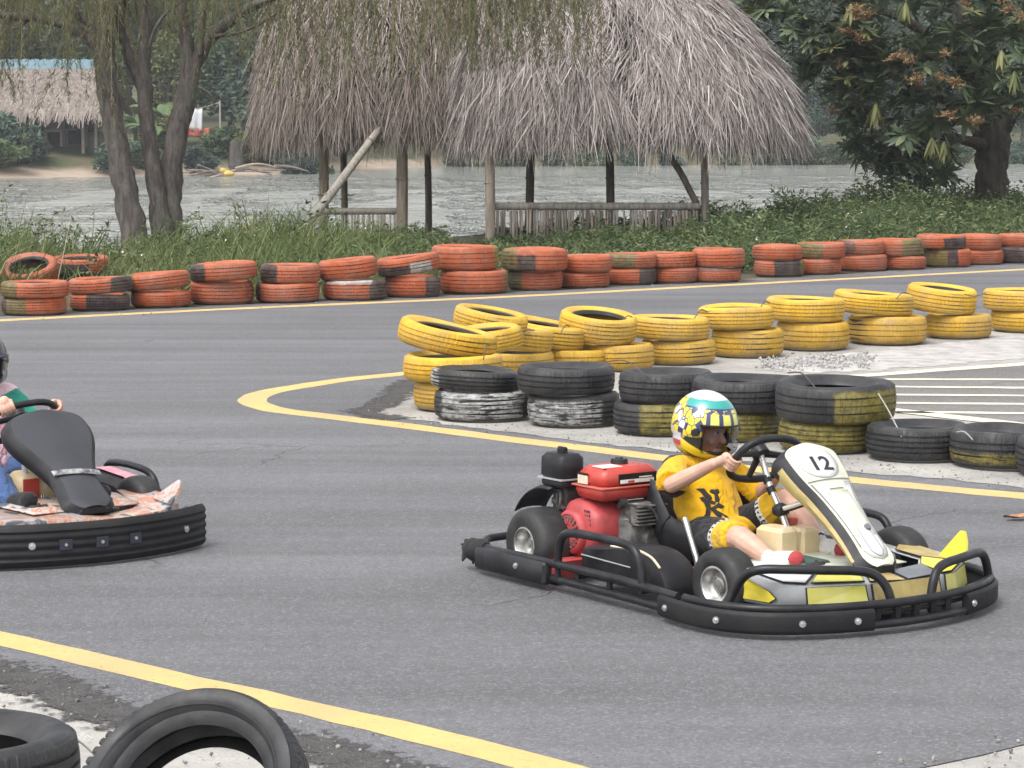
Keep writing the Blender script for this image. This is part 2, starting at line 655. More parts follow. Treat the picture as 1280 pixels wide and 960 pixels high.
def ribbon(name, pts, width, z, mat, seed=0, jag=.004, smooth=True, **kw):
    """a painted stripe along world points, edges slightly ragged."""
    r = np.random.default_rng(seed)
    P = np.array([p[:2] for p in pts], float)
    if smooth:
        P = np.array(catmull([(*q, 0) for q in P], 14))[:, :2]
    seg = np.linalg.norm(np.diff(P, axis=0), axis=1)
    s = np.concatenate([[0], np.cumsum(seg)])
    k = max(4, int(s[-1] / (.05 if jag < .02 else .018)))
    t = np.linspace(0, s[-1], k)
    X = np.interp(t, s, P[:, 0])
    Y = np.interp(t, s, P[:, 1])
    d = np.stack([np.gradient(X), np.gradient(Y)], -1)
    d /= np.linalg.norm(d, axis=1)[:, None] + 1e-9
    nn = np.stack([-d[:, 1], d[:, 0]], -1)
    lo = np.interp(np.arange(k), np.arange(0, k, 3), r.normal(0, jag, len(np.arange(0, k, 3))))
    hi = np.interp(np.arange(k), np.arange(0, k, 3), r.normal(0, jag, len(np.arange(0, k, 3))))
    Lp = np.stack([X, Y], -1) + nn * (width / 2 + lo)[:, None]
    Rp = np.stack([X, Y], -1) - nn * (width / 2 + hi)[:, None]
    V = np.concatenate([np.c_[Rp, np.full(k, z)], np.c_[Lp, np.full(k, z)]])
    i = np.arange(k - 1)
    F = np.stack([i, i + 1, i + 1 + k, i + k], -1)
    return link(name, np_mesh(name, V, F, mat), **kw)

ribbon('track_line', [at(*p) for p in [(-600, 437), (-200, 412), (0, 401), (300, 386), (640, 371), (960, 354), (1280, 337), (1600, 318)]], .20, .0038, M_LINE, 1, kind='structure')
ribbon('track_line', [at(*p) for p in [(-500, 690), (-200, 754), (0, 799), (120, 827), (240, 855), (360, 881), (480, 908), (600, 938), (700, 964), (900, 1020)]], .15, .0038, M_LINE, 2, kind='structure')
INNER = [(1900, 372), (1280, 402), (980, 420), (700, 441), (600, 455), (505, 467.5), (440, 474), (385, 482), (345, 488.5), (324, 494.5), (315, 501), (325, 507.5), (352, 514), (420, 522.5), (500, 532), (640, 550), (760, 564.5), (835, 574), (1060, 600), (1280, 621), (1600, 650)]
ribbon('track_line', [at(*p) for p in INNER], .18, .0038, M_LINE, 3, kind='structure')

soft_strip('verge_dirt', [at(px, py - 4) for px, py in near_edge[0:10]], .46, .0042, M_VERGE)
soft_strip('verge_dirt', [at(px, py) for px, py in [(520, 476), (503, 486), (494, 497), (476, 508), (455, 516), (500, 525)]], .4, .0062, M_VERGE)
# ---- concrete island inside the bend
n = NT('island_concrete')
P = n.co('World')
c = n.mix(n.ramp(n.noise(1.3, 6, .65, vec=P), .36, .64), (.43, .41, .375), (.27, .26, .245))
c = n.mix(n.ramp(n.noise(30, 4, .7, vec=P), .54, .72, 0, .8), c, (.14, .135, .13))
n.bump(n.noise(40, 4, .7, vec=P), .5, .02)
M_CONC = n.base(c, .9, 0, .25)
isl = [(520, 474), (503, 484), (498, 494), (478, 506), (452, 515), (500, 523), (640, 541), (760, 556), (835, 565), (1060, 590), (1280, 611), (1700, 650), (2300, 420), (1700, 386), (1280, 407), (980, 426), (700, 449), (600, 462)]
sheet('concrete_island', [at(*p) for p in isl], .005, M_CONC, (.10, .03, 5), kind='structure')
# hatched bay behind the tyres
M_BAY = asphalt('bay_asphalt', (.21, .20, .195), (.26, .25, .24))
bay = [(985, 478), (1130, 468), (1280, 455), (1600, 432), (1900, 560), (1500, 560), (1280, 533), (1120, 516), (1010, 498)]
sheet('hatched_bay', [at(*p) for p in bay], .0075, M_BAY, (.1, .02, 6), kind='structure')
for k, (a, b, wd) in enumerate([((990, 477.5), (1700, 426), .16), ((995, 500), (1500, 559), .17), ((1040, 475.5), (1700, 477), .10), ((1060, 484.5), (1700, 490), .10), ((1070, 494.5), (1700, 500), .10), ((1080, 505), (1700, 511), .10), ((1100, 516.5), (1700, 523), .10)]):
    ribbon('bay_line', [at(*a), at(*b)], wd, .010, M_PALE, 20 + k, .006, False, kind='structure')

# ---- pale gravel spilled beside the yellow tyres
n = NT('white_cement_dust')
P = n.co('World')
c = n.mix(n.ramp(n.noise(5, 5, .7, vec=P), .4, .66), (.50, .475, .455), (.30, .29, .28))
n.bump(n.noise(60, 4, .7, vec=P), .6, .02)
M_DUST = n.base(c, .95, 0, .2)
sheet('cement_patch', [at(*p) for p in [(940, 464), (985, 452), (1060, 442), (1160, 432), (1280, 420), (1600, 400), (1600, 425), (1280, 449), (1150, 460), (1090, 465), (1010, 467)]], .0075, M_DUST, (.06, .035, 8), kind='structure')
gv, gf, gr = [], [], []
ico = bmesh.new()
bmesh.ops.create_icosphere(ico, subdivisions=1, radius=1)
iv = np.array([v.co[:] for v in ico.verts])
ifc = np.array([[v.index for v in f.verts] for f in ico.faces])
ico.free()

def stones(pts, rad, rr):
    V, F, R = [], [], []
    for k, (p, r) in enumerate(zip(pts, rad)):
        v = iv * (r * rr.uniform(.6, 1.2, 3)) * (1 + rr.normal(0, .16, (len(iv), 1)))
        V.append(v + p)
        F.append(ifc + k * len(iv))
        R.append(np.full(len(iv), rr.random()))
    return np.concatenate(V), np.concatenate(F), np.concatenate(R)

r_ = np.random.default_rng(3)
pp, rd = [], []
for k in range(380):
    t = r_.random() ** .8
    px = 948 + 140 * t + r_.normal(0, 6)
    py = 456 - 3 * t + r_.normal(0, 4.2)
    q = at(px, py)
    rad = r_.uniform(.006, .019)
    pp.append((q[0], q[1], .0075 + rad * .5))
    rd.append(rad)
M_STONE = leafmat('gravel_stone', [(0, (.26, .25, .24)), (.5, (.30, .29, .28)), (1, (.42, .405, .39))], .9, 0)
link('gravel', np_mesh('gravel', *stones(pp, rd, r_)[:2], M_STONE, stones(pp, rd, np.random.default_rng(3))[2]), kind='stuff')
# small loose grit along the near verge and by the walls
pp, rd = [], []
for k in range(1100):
    u = r_.random()
    if u < .45:
        i = r_.integers(1, len(near_edge) - 2)
        a, b = near_edge[i], near_edge[i + 1]
        t = r_.random()
        q = at(a[0] + (b[0] - a[0]) * t, a[1] + (b[1] - a[1]) * t) + np.array([r_.normal(0, .12), r_.normal(-.05, .14), 0])
    elif u < .75:
        t = r_.random()
        q = at(470 + 810 * t, 526 + 84 * t) + np.array([r_.normal(0, .1), r_.normal(.18, .14), 0])
    else:
        s_ = r_.uniform(-3, 16)
        q = np.array([*(L0 + LD * s_ + LN * r_.uniform(-.4, .1)), 0])
    rad = .002 + .006 * r_.random() ** 2.5
    pp.append((q[0], q[1], .006 + rad * .3))
    rd.append(rad)
V_, F_, R_ = stones(pp, rd, r_)
M_GRIT = leafmat('grit_stone', [(0, (.10, .09, .08)), (.6, (.26, .24, .22)), (1, (.45, .43, .40))], .9, 0)
link('grit', np_mesh('grit', V_, F_, M_GRIT, R_), kind='stuff')
# one dry leaf on the asphalt at the right
b = B()
q = at(1272, 651)
rows = []
for j, t in enumerate(np.linspace(-1, 1, 7)):
    wd = .03 * (1 - t * t) + .002
    rows.append([(.07 * t, -wd, .012 + .010 * abs(t)), (.07 * t, 0, .004 + .012 * t * t), (.07 * t, wd, .016 + .006 * t)])
b.grid(rows)
b.grid([[(p[0], p[1], p[2] + .0012) for p in r] for r in rows])
b.build('dry_leaf', M('dry_leaf_brown', (.42, .22, .12), .7, c2=(.30, .14, .08), scale=40), loc=(q[0], q[1], .008), rot=(0, 0, .3), label='curled dry brown leaf lying on the asphalt right of the numbered kart', cat='leaf')
# ================================================================== TYRES
def tyre_profile(R, w, rb, grooves, rib=.008):
    """closed lathe profile (r, z), z from 0 to w; material 0 tread, 1 sidewall, 2 inside."""
    h = w / 2
    P = []
    # lower bead -> lower sidewall -> shoulder
    P += [(rb, h * .62 * 1, 1)] if False else []
    side = [(rb, -h * .58), (rb + .012, -h * .70), (rb + .022, -h * .74), (rb + (R - rb) * .35, -h * .92), (rb + (R - rb) * .55, -h * 1.0), (rb + (R - rb) * .74, -h * .985), (R - .022, -h * .90), (R - .012, -h * .84)]
    for q in side:
        P.append((q[0], q[1], 1))
    # tread with circumferential grooves
    tz = h * .80
    zs = [(-tz, R - .003)]
    for g in grooves:
        zc = g * tz
        gw = .0055
        zs += [(zc - gw, None), (zc - gw * .75, rib), (zc + gw * .75, rib), (zc + gw, None)]
    zs.append((tz, R - .003))
    for z, d in zs:
        crown = R - .010 * (z / tz) ** 2 * (1 if d is None or d == rib else 0)
        if d is None:
            rr = crown
        elif d == rib:
            rr = crown - rib
        else:
            rr = d - .006
        P.append((rr, z, 0))
    for q in reversed(side):
        P.append((q[0], -q[1], 1))
    # inside
    t = .013
    ins = [(rb - .004, h * .52), (rb + .03, h * .70), (rb + (R - rb) * .5, h - t), (R - .05, h * .84 - t), (R - .028, h * .5), (R - .026, 0), (R - .028, -h * .5), (R - .05, -h * .84 + t), (rb + (R - rb) * .5, -h + t), (rb + .03, -h * .70), (rb - .004, -h * .52)]
    for q in ins:
        P.append((q[0], q[1], 2))
    return [(a, z + h, m) for a, z, m in P]

TYRE_MESH = {}
def tyre_mesh(R, w, rb, grooves, seed):
    key = (round(R, 2), round(w, 2), round(rb, 2), len(grooves), seed)
    if key not in TYRE_MESH:
        r = np.random.default_rng(seed + 11)
        a2, p2, a3, p3 = r.uniform(.002, .007), r.uniform(0, 6), r.uniform(.001, .004), r.uniform(0, 6)
        b = B()
        b.lathe(tyre_profile(R, w, rb, grooves), 84, closed=True, wob=lambda an, rr, z: a2 * cos(2 * an + p2) + a3 * cos(3 * an + p3))
        # slight sag of the carcass
        s2, q2 = r.uniform(.002, .008), r.uniform(0, 6)
        b.v = [(x, y, z + s2 * cos(2 * atan2(y, x) + q2) * min(1, z / w)) for x, y, z in b.v]
        TYRE_MESH[key] = b
    return TYRE_MESH[key], key

TYRE_ME = {}
def tyre_material(base, patches, wear, R, w, grime, seed):
    """base colour, patches [(u0, u1, colour, vlo, vhi)] across the side seen (u -1..1 left to right, v 0..1 up the tread)."""
    n = NT('tyre_rubber')
    co = n.co()
    x, y, z = n.sep(co)
    rad = n.math('SQRT', n.math('ADD', n.math('MULTIPLY', x, x), n.math('MULTIPLY', y, y)))
    ang = n.math('ARCTAN2', y, x)
    uu = n.math('DIVIDE', x, R)
    off = n.n('Combine' + 'XYZ', {0: seed * 3.1, 1: seed * 1.7, 2: seed * .9}).outputs[0]
    v = n.n('VectorMath', {0: co, 1: off}, operation='ADD').outputs[0]
    jit = n.math('MULTIPLY', n.math('SUBTRACT', n.noise(14, 4, .65, vec=v), .5), .22)
    uj = n.math('ADD', uu, jit)
    vj = n.math('ADD', n.math('DIVIDE', z, w), jit)
    front = n.ramp(y, .06, .02)
    rubber = n.mix(n.ramp(n.noise(9, 5, .65, vec=v), .35, .7), (.014, .0145, .017), (.036, .036, .038))
    c = rubber
    tread = n.ramp(n.noise(150, 2, vec=n.n('CombineXYZ', {0: n.math('MULTIPLY', ang, R * .45), 1: 0.0, 2: n.math('MULTIPLY', z, .05)}).outputs[0]), .40, .50)
    sip = n.math('MULTIPLY', tread, n.ramp(rad, R - .02, R - .012))
    if base is not None:
        dark = tuple(q * .74 for q in base)
        pc = n.mix(n.ramp(n.noise(6, 4, .6, vec=v), .38, .64), base, dark)
        for q in patches:
            m = n.math('MULTIPLY', n.math('MULTIPLY', n.ramp(uj, q[0] - .03, q[0] + .03), n.ramp(uj, q[1] + .03, q[1] - .03)), front)
            if len(q) > 3:
                m = n.math('MULTIPLY', m, n.math('MULTIPLY', n.ramp(vj, q[3] - .05, q[3] + .05), n.ramp(vj, q[4] + .05, q[4] - .05)))
            pcq = n.mix(n.ramp(n.noise(20, 3, vec=v), .4, .65), q[2], tuple(t * .6 for t in q[2]))
            pc = n.mix(m, pc, pcq)
        # scuffs run round the tread
        sc = n.noise(1.0, 5, .7, vec=n.n('CombineXYZ', {0: n.math('ADD', n.math('MULTIPLY', ang, 2.2), seed * 2.3), 1: n.math('MULTIPLY', z, 62), 2: n.math('MULTIPLY', rad, 20)}).outputs[0])
        worn = n.ramp(sc, .70 - wear * .22, .78 - wear * .2)
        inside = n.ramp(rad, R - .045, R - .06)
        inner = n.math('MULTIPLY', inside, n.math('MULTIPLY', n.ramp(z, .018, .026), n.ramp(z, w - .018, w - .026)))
        # dirt in the grooves
        gro = n.math('MULTIPLY', n.ramp(rad, R - .0135, R - .0155), n.math('MULTIPLY', n.ramp(z, w * .11, w * .13), n.ramp(z, w * .89, w * .87)))
        c = n.mix(n.math('MULTIPLY', worn, .85), pc, rubber)
        c = n.mix(n.math('MULTIPLY', gro, grime), c, (.035, .03, .025))
        c = n.mix(n.math('MULTIPLY', sip, .22), c, tuple(t * .35 for t in base))
        # dirt splash towards the ground
        c = n.mix(n.ramp(n.math('ADD', n.math('DIVIDE', z, w), n.math('MULTIPLY', jit, 2.2)), .26, .02, 0, .5 * grime), c, (.12, .10, .075))
        c = n.mix(n.ramp(n.noise(3.5, 5, .7, vec=v), .42, .72, 0, .38), c, (.30, .25, .21))
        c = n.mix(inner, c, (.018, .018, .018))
        n.base(c, n.ramp(n.noise(12, 3, vec=v), .3, .7, .5, .78), 0, .35)
    else:
        for q in patches:
            m = n.math('MULTIPLY', n.math('MULTIPLY', n.ramp(uj, q[0] - .03, q[0] + .03), n.ramp(uj, q[1] + .03, q[1] - .03)), front)
            if len(q) > 3:
                m = n.math('MULTIPLY', m, n.math('MULTIPLY', n.ramp(vj, q[3] - .05, q[3] + .05), n.ramp(vj, q[4] + .05, q[4] - .05)))
            pcq = n.mix(n.ramp(n.noise(24, 4, .7, vec=v), .42, .62), q[2], tuple(t * .45 for t in q[2]))
            gro = n.math('MULTIPLY', n.ramp(rad, R - .0135, R - .0155), n.math('MULTIPLY', n.ramp(z, w * .11, w * .13), n.ramp(z, w * .89, w * .87)))
            pcq = n.mix(gro, pcq, (.02, .02, .02))
            sc = n.noise(1.0, 5, .7, vec=n.n('CombineXYZ', {0: n.math('ADD', n.math('MULTIPLY', ang, 2.4), seed), 1: n.math('MULTIPLY', z, 55), 2: 0.0}).outputs[0])
            m = n.math('MULTIPLY', m, n.ramp(sc, .70 - wear * .22, .62 - wear * .2))
            c = n.mix(m, c, pcq)
        dust = n.math('MULTIPLY', n.ramp(n.noise(5, 5, .7, vec=v), .45, .8), .22)
        c = n.mix(dust, c, (.17, .155, .135))
        n.base(c, n.ramp(n.noise(12, 3, vec=v), .3, .7, .42, .7), 0, .4)
    n.bump(n.math('ADD', n.math('MULTIPLY', sip, -1.0), n.math('MULTIPLY', n.noise(70, 3, vec=v), .35)), .55, .006)
    return n.mat

TN = [0]
def tyre(pos, R, w, label, base=None, patches=(), wear=.3, grime=.8, rot=(0, 0, 0), rb=None, seed=None, group=None, cat='tyre', grooves=None, mesh_seed=None):
    TN[0] += 1
    sd = TN[0] if seed is None else seed
    rb = rb or R * .62
    g = grooves or [(-.5, 0, .5), (-.6, -.2, .2, .6), (-.45, .0, .45), (-.62, -.21, .21, .62)][sd % 4]
    b, key = tyre_mesh(R, w, rb, g, mesh_seed if mesh_seed is not None else sd % 5)
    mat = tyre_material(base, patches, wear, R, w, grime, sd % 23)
    me = b.mesh('tyre', [mat, mat, mat], 40)
    # rotate about the tyre's centre so that patches keep facing the track
    o = link('tyre', me, loc=pos, rot=rot, label=label, cat=cat, group=group)
    return o

RED = (.44, .108, .042)
RED2 = (.38, .095, .042)
BLK = (.035, .036, .040)
OLV = (.17, .14, .045)
WHT = (.40, .395, .385)
GR = 'red painted tyres along the lakeside wall'
def place_px(L, R_, yb, Rmin=.0, Rfix=None, side='c'):
    """ground contact row yb, left and right outline columns -> centre, radius"""
    s = (yb - 150) / CAM_H
    R = Rfix or max((R_ - L) / s / 2, Rmin)
    px = (L + R_) / 2 if side == 'c' else (R_ - R * s if side == 'r' else L + R * s)
    q = at(px, yb)
    return np.array([q[0] * (1 + R / q[1]), q[1] + R]), R

def red_stack(bot, top, lb, lt, pb=(), pt=(), tilt=0.0, tf=0.0, side='c', Rb=None, Rt=None, wear=(.2, .2), cols=(RED, RED)):
    """bot/top: (left, right, ytop, ybottom) outline in the photograph."""
    c, R = place_px(bot[0], bot[1], bot[3], .29, Rb, side)
    s = (bot[3] - 150) / CAM_H * .985
    w = max(.14, (bot[3] - bot[2]) / s - .025)
    if lb:
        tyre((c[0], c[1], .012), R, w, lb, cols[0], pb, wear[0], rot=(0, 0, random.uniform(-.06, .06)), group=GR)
    s2 = s
    R2 = Rt or max((top[1] - top[0]) / s2 / 2, .29)
    w2 = max(.14, (top[3] - top[2]) / s2 - .028 - abs(sin(tilt)) * R2 * 1.1)
    pxc = (top[0] + top[1]) / 2 if side == 'c' else top[1] - R2 * s2
    x = (pxc - 640) / FOC * c[1]
    zc = .012 + w + .004 + abs(sin(tilt)) * R2 * .5
    if lt:
        tyre((x, c[1] + random.uniform(-.03, .03), zc), R2, w2, lt, cols[1], pt, wear[1], rot=(tf, -tilt, random.uniform(-.06, .06)), group=GR)

A = 'of the '
red_stack((2, 84, 372, 396), (2, 86, 348, 371), 'red tyre with blackened olive left side, bottom of the leftmost red stack', 'red tyre with faded olive left edge, top of the leftmost red stack', [(-1, -.72, BLK), (-.72, -.05, OLV)], [(-1, -.4, OLV)])
red_stack((86, 163, 368, 390), (86, 165, 349, 370), 'half black half red tyre, bottom of second red stack from the left', 'red tyre with black right end, top of second red stack from the left', [(-.22, 1.05, BLK)], [(.45, 1.05, BLK)], tilt=.05)
red_stack((163, 239, 364, 386), (156, 237, 340, 368), 'red tyre with dark left rim, bottom of third red stack from the left', 'red tyre tilted up rightward with olive left end, third red stack from left', [(-1, -.78, BLK)], [(-1, -.55, OLV)], tilt=.09)
red_stack((238, 318, 352, 382), (237, 323, 324, 352), 'plain red tyre, bottom of the fourth red stack from the left', 'red tyre with black left third, top of the fourth red stack from left', [(.82, 1.1, (.3, .08, .05))], [(-1.05, -.38, BLK)], tilt=.06)
red_stack((319, 400, 354, 380), (324, 400, 327, 353), 'red tyre with darker left edge, bottom of fifth red stack from left', 'red tyre with black left third, top of the fifth red stack from left', [(-1.05, -.8, (.10, .06, .05))], [(-1.05, -.3, BLK)])  # bottom tyre coloured darker at its left edge
red_stack((403, 484, 350, 377), (400, 472, 325, 356), 'red tyre with white scraped rim and black right end under a tilted one', 'plain red tyre tilted up rightward on the white-rimmed red tyre', [(.55, 1.05, BLK), (-1, .6, WHT, .82, 1.2)], [], tilt=.09)
red_stack((484, 547, 345, 373), (472, 551, 316, 347), 'red tyre with black right end under the black and white patched one', 'tilted red tyre with black and white scraped lower side', [(.48, 1.1, BLK)], [(-1, .05, BLK, -.2, .55), (.05, .72, WHT, -.2, .62)], tilt=.13)
red_stack((548, 636, 338, 369), (539, 623, 308, 341), 'big wide red tyre, bottom of the tallest red stack at middle of wall', 'big wide red tyre, top of the tallest red stack at middle of wall', [(.9, 1.1, (.25, .16, .06))], [(.88, 1.1, (.3, .2, .06))])
red_stack((637, 701, 338, 364), (626, 710, 307, 337), 'red tyre with olive left end right of the big red stack, bottom', 'large red tyre with olive and black left half, top', [(-1.05, -.45, (.10, .10, .04))], [(-1, -.5, OLV), (-.5, .05, BLK, -.2, .75)])
red_stack((701, 763, 340, 361), (710, 766, 316, 340), 'plain red tyre, bottom of fourth red stack left of the weedy gap', 'plain red tyre, top of fourth red stack left of the weedy gap', (), (), side='r')
red_stack((762, 821, 335, 357), (765, 821, 313, 334), 'red tyre with black right half, bottom of third stack left of gap', 'red tyre with olive left half, top of third stack left of gap', [(.30, 1.05, BLK)], [(-1.05, .15, OLV)], side='r')
red_stack((826, 874, 334, 355), (821, 870, 312, 333), 'plain red tyre, bottom of second red stack left of weedy gap', 'plain red tyre, top of second red stack left of weedy gap', (), (), side='r')
red_stack((875, 927, 334, 354), (868, 931, 307, 333), 'dark-topped red tyre, bottom of the stack just left of weedy gap', 'plain wide red tyre, top of the stack just left of weedy gap', [(-1, 1, (.09, .05, .045), .8, 1.2)], (), side='r')  # bottom tyre coloured darker along its top
red_stack((943, 1005, 325, 347), (941, 1002, 305, 326), 'mostly black tyre with red left end, bottom just right of weedy gap', 'red tyre, top of the stack just right of weedy gap', [(-.3, 1.05, BLK), (.75, 1.1, OLV)], (), wear=(.2, .25))
red_stack((1005, 1052, 323, 344), (1002, 1057, 300, 322), 'plain red tyre, bottom of second red stack right of weedy gap', 'red tyre with olive left part, top of second stack right of gap', (), [(-1.05, -.0, OLV)], side='r')
red_stack((1053, 1109, 318, 340), (1058, 1105, 297, 317), 'plain wide red tyre, bottom of third red stack right of gap', 'red tyre with dark left edge, top of third stack right of gap', (), [(-1.05, -.35, (.12, .05, .04))], side='r')
red_stack((1110, 1158, 320, 338), (1105, 1153, 296, 320), 'plain red tyre, bottom of fourth red stack right of gap', 'red tyre with olive right half, top of fourth stack right of gap', (), [(-.05, 1.05, OLV)], side='r')
red_stack((1159, 1214, 311, 335), (1145, 1207, 291, 311), 'olive, black and orange tyre, bottom of fifth stack right of gap', 'red tyre with long black patch, top of fifth stack right of gap', [(-1.05, -.1, OLV), (-.1, .35, BLK)], [(-.1, 1.05, BLK, -.2, .8)], side='r')
red_stack((1214, 1254, 312, 332), (1207, 1252, 290, 311), 'plain red tyre, bottom of sixth red stack right of gap', 'plain red tyre, top of sixth red stack right of gap', (), (), side='r')
red_stack((1254, 1300, 308, 330), (1252, 1300, 291, 309), 'black tyre at the bottom of the rightmost red stack', 'red tyre at the top of the rightmost red stack', [(-1.05, 1.05, BLK)], (), Rb=.29, Rt=.29)
# two more lying behind the left end of the wall
c, R = place_px(36, 110, 368, .29)
c = c + LN * .62
tyre((c[0] + .02, c[1], .12), .30, .17, 'red tyre leaning back with its dark hole facing the track, weeds inside', RED2, (), .25, rot=(radians(-2), radians(14), 0) if False else (radians(24), radians(-4), 0), group=GR)
c, R = place_px(98, 178, 363, .29)
c = c + LN * .62
tyre((c[0], c[1], .14), .31, .17, 'red tyre with black front patch lying behind the second stack', RED2, [(-.65, .45, BLK, -.2, .7)], .25, rot=(radians(4), 0, 0), group=GR)
c2_ = c
tyre((c[0] + .02, c[1] + .03, .012), .29, .12, 'flattened dark red tyre under the black-patched one behind the wall', RED2, [(-1, 1, BLK)], .4, group=GR)

# ---- yellow stacks inside the bend
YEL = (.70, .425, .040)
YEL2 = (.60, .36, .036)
GY_ = 'yellow painted tyres inside the bend'
def ystack(bot, top, lb, lt, tilt=0.0, tf=0.0, side='c', Rb=None, Rt=None, wb=None, wt=None, wear=(.3, .12), pb=(), pt=(), dz=0.0):
    c, R = place_px(bot[0], bot[1], bot[3], .27, Rb, side)
    s = (bot[3] - 150) / CAM_H * .985
    w = wb or max(.15, (bot[3] - bot[2]) / s - .035)
    if lb:
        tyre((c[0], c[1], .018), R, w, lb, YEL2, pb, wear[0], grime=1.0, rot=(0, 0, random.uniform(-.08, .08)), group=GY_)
    if lt:
        R2 = Rt or max((top[1] - top[0]) / s / 2, .27)
        w2 = wt or max(.15, (top[3] - top[2]) / s - .045 - abs(sin(tilt)) * R2 * .9)
        pxc = (top[0] + top[1]) / 2
        x = (pxc - 640) / FOC * c[1]
        tyre((x, c[1], .018 + w + .004 + dz + (abs(sin(tilt)) + abs(sin(tf))) * R2 * .55), R2, w2, lt, YEL, pt, wear[1], grime=.6, rot=(tf, tilt, random.uniform(-.08, .08)), group=GY_)

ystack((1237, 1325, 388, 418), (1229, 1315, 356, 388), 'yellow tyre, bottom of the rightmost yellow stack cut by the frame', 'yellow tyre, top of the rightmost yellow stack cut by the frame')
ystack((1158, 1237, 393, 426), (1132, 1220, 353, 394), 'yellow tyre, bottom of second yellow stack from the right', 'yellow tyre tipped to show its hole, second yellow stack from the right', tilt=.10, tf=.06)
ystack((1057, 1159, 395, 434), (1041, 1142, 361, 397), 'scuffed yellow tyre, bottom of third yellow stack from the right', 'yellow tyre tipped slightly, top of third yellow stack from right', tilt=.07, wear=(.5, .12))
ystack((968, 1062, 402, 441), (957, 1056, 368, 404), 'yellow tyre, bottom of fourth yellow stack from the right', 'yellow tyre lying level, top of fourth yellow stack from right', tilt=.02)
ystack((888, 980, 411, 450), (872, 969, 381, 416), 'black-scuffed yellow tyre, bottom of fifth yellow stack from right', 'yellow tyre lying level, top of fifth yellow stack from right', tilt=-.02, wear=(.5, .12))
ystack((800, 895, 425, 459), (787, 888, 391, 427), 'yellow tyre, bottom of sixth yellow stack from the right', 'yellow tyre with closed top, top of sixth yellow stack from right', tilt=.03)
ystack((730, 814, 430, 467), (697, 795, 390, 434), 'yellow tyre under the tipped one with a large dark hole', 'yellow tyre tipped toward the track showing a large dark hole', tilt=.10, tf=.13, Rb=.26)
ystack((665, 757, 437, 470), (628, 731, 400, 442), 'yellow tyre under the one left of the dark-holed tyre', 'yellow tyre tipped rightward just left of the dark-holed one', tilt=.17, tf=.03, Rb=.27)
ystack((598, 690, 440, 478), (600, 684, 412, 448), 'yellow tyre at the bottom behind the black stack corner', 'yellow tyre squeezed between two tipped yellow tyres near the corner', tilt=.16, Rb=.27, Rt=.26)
tyre((*(lambda q: (q[0], q[1]))(atd(611, 425, 17.2)), .36), .25, .14, 'yellow tyre tipped rightward at the back of the corner heap', YEL, (), .1, .6, rot=(.05, .18, 0), group=GY_)
tyre((*(lambda q: (q[0], q[1]))(atd(606, 440, 16.5)), .29), .26, .14, 'yellow tyre tipped leftward in the middle of the corner heap', YEL, (), .1, .6, rot=(.05, -.12, 0), group=GY_)
tyre((*(lambda q: (q[0], q[1]))(atd(556, 440, 15.75)), .36), .31, .15, 'leftmost yellow tyre tipped down rightward on the corner heap', YEL, (), .1, .7, rot=(.02, .22, 0), group=GY_)
c, R = place_px(509, 628, 516, Rfix=.30)
c = np.array([(568 - 640) / FOC * 15.62, 15.62])
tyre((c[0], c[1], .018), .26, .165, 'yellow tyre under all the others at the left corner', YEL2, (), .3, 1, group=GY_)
tyre((c[0] - .01, c[1] - .0, .19), .305, .155, 'yellow tyre lying flat at the left corner under a tipped one', YEL, (), .2, .7, group=GY_)

# ---- black stacks on the near side
GB = 'black tyres on the near side of the bend'
LYE = (.20, .165, .035)
def bstack(bot, top, lb, lt, pb=(), pt=(), tilt=0.0, tf=0.0, side='c', Rb=None, Rt=None, wb=None, wt=None, wear=(.4, .3), lid=False):
    c, R = place_px(bot[0], bot[1], bot[3], .27, Rb, side)
    s = (bot[3] - 150) / CAM_H * .985
    w = wb or max(.15, (bot[3] - bot[2]) / s - .045)
    if lb:
        tyre((c[0], c[1], .018), R, w, lb, None, pb, wear[0], rot=(0, 0, random.uniform(-.06, .06)), group=GB)
    if lt:
        R2 = Rt or max((top[1] - top[0]) / s / 2, .27)
        w2 = wt or max(.15, (top[3] - top[2]) / s - .055 - abs(sin(tilt)) * R2)
        x = ((top[0] + top[1]) / 2 - 640) / FOC * c[1]
        return tyre((x, c[1], .018 + w + .004 + (abs(sin(tilt)) + abs(sin(tf))) * R2 * .5), R2, w2, lt, None, pt, wear[1], rot=(tf, tilt, random.uniform(-.06, .06)), group=GB)

bstack((542, 666, 487, 531), (541, 645, 455, 490), 'white-smeared black tyre, bottom of the leftmost black stack', 'thin black tyre with white left tip, top of leftmost black stack', [(-.82, .85, WHT, .05, 1.1)], [(-1.05, -.8, WHT)], tilt=.04, wt=.11, wear=(.55, .3))
bstack((660, 774, 490, 538), (644, 770, 450, 494), 'white-smeared tyre with black right end, under the plain black one', 'plain black tyre on the white-smeared one with black end', [(-1.05, .62, WHT, .02, .8)], (), tilt=0, wear=(.6, .3))
bstack((766, 886, 501, 549), (775, 893, 462, 507), 'black tyre with olive-yellow right side behind the helmet', 'plain black tyre with open hole just left of the helmet', [(-.42, 1.05, LYE)], (), wear=(.25, .3), wt=.165)
bstack((858, 976, 512, 556), (865, 1003, 465, 517), 'olive-yellow tyre half hidden behind the driver helmet', 'large black tyre with sagging flat top behind the helmet', [(-1.05, 1.05, LYE)], (), wear=(.25, .3))
bstack((972, 1096, 525, 571), (971, 1122, 476, 536), 'olive tyre with black right end behind the number panel', 'large half black half olive tyre above the number panel', [(-1.05, .72, LYE)], [(-.18, 1.05, LYE, -.1, .88)], tf=.03, wear=(.25, .2), wt=.20)
bstack((1084, 1209, 530, 582), (0, 0, 0, 0), 'single plain black tyre lying right of the number panel', None, (), (), wb=.17)
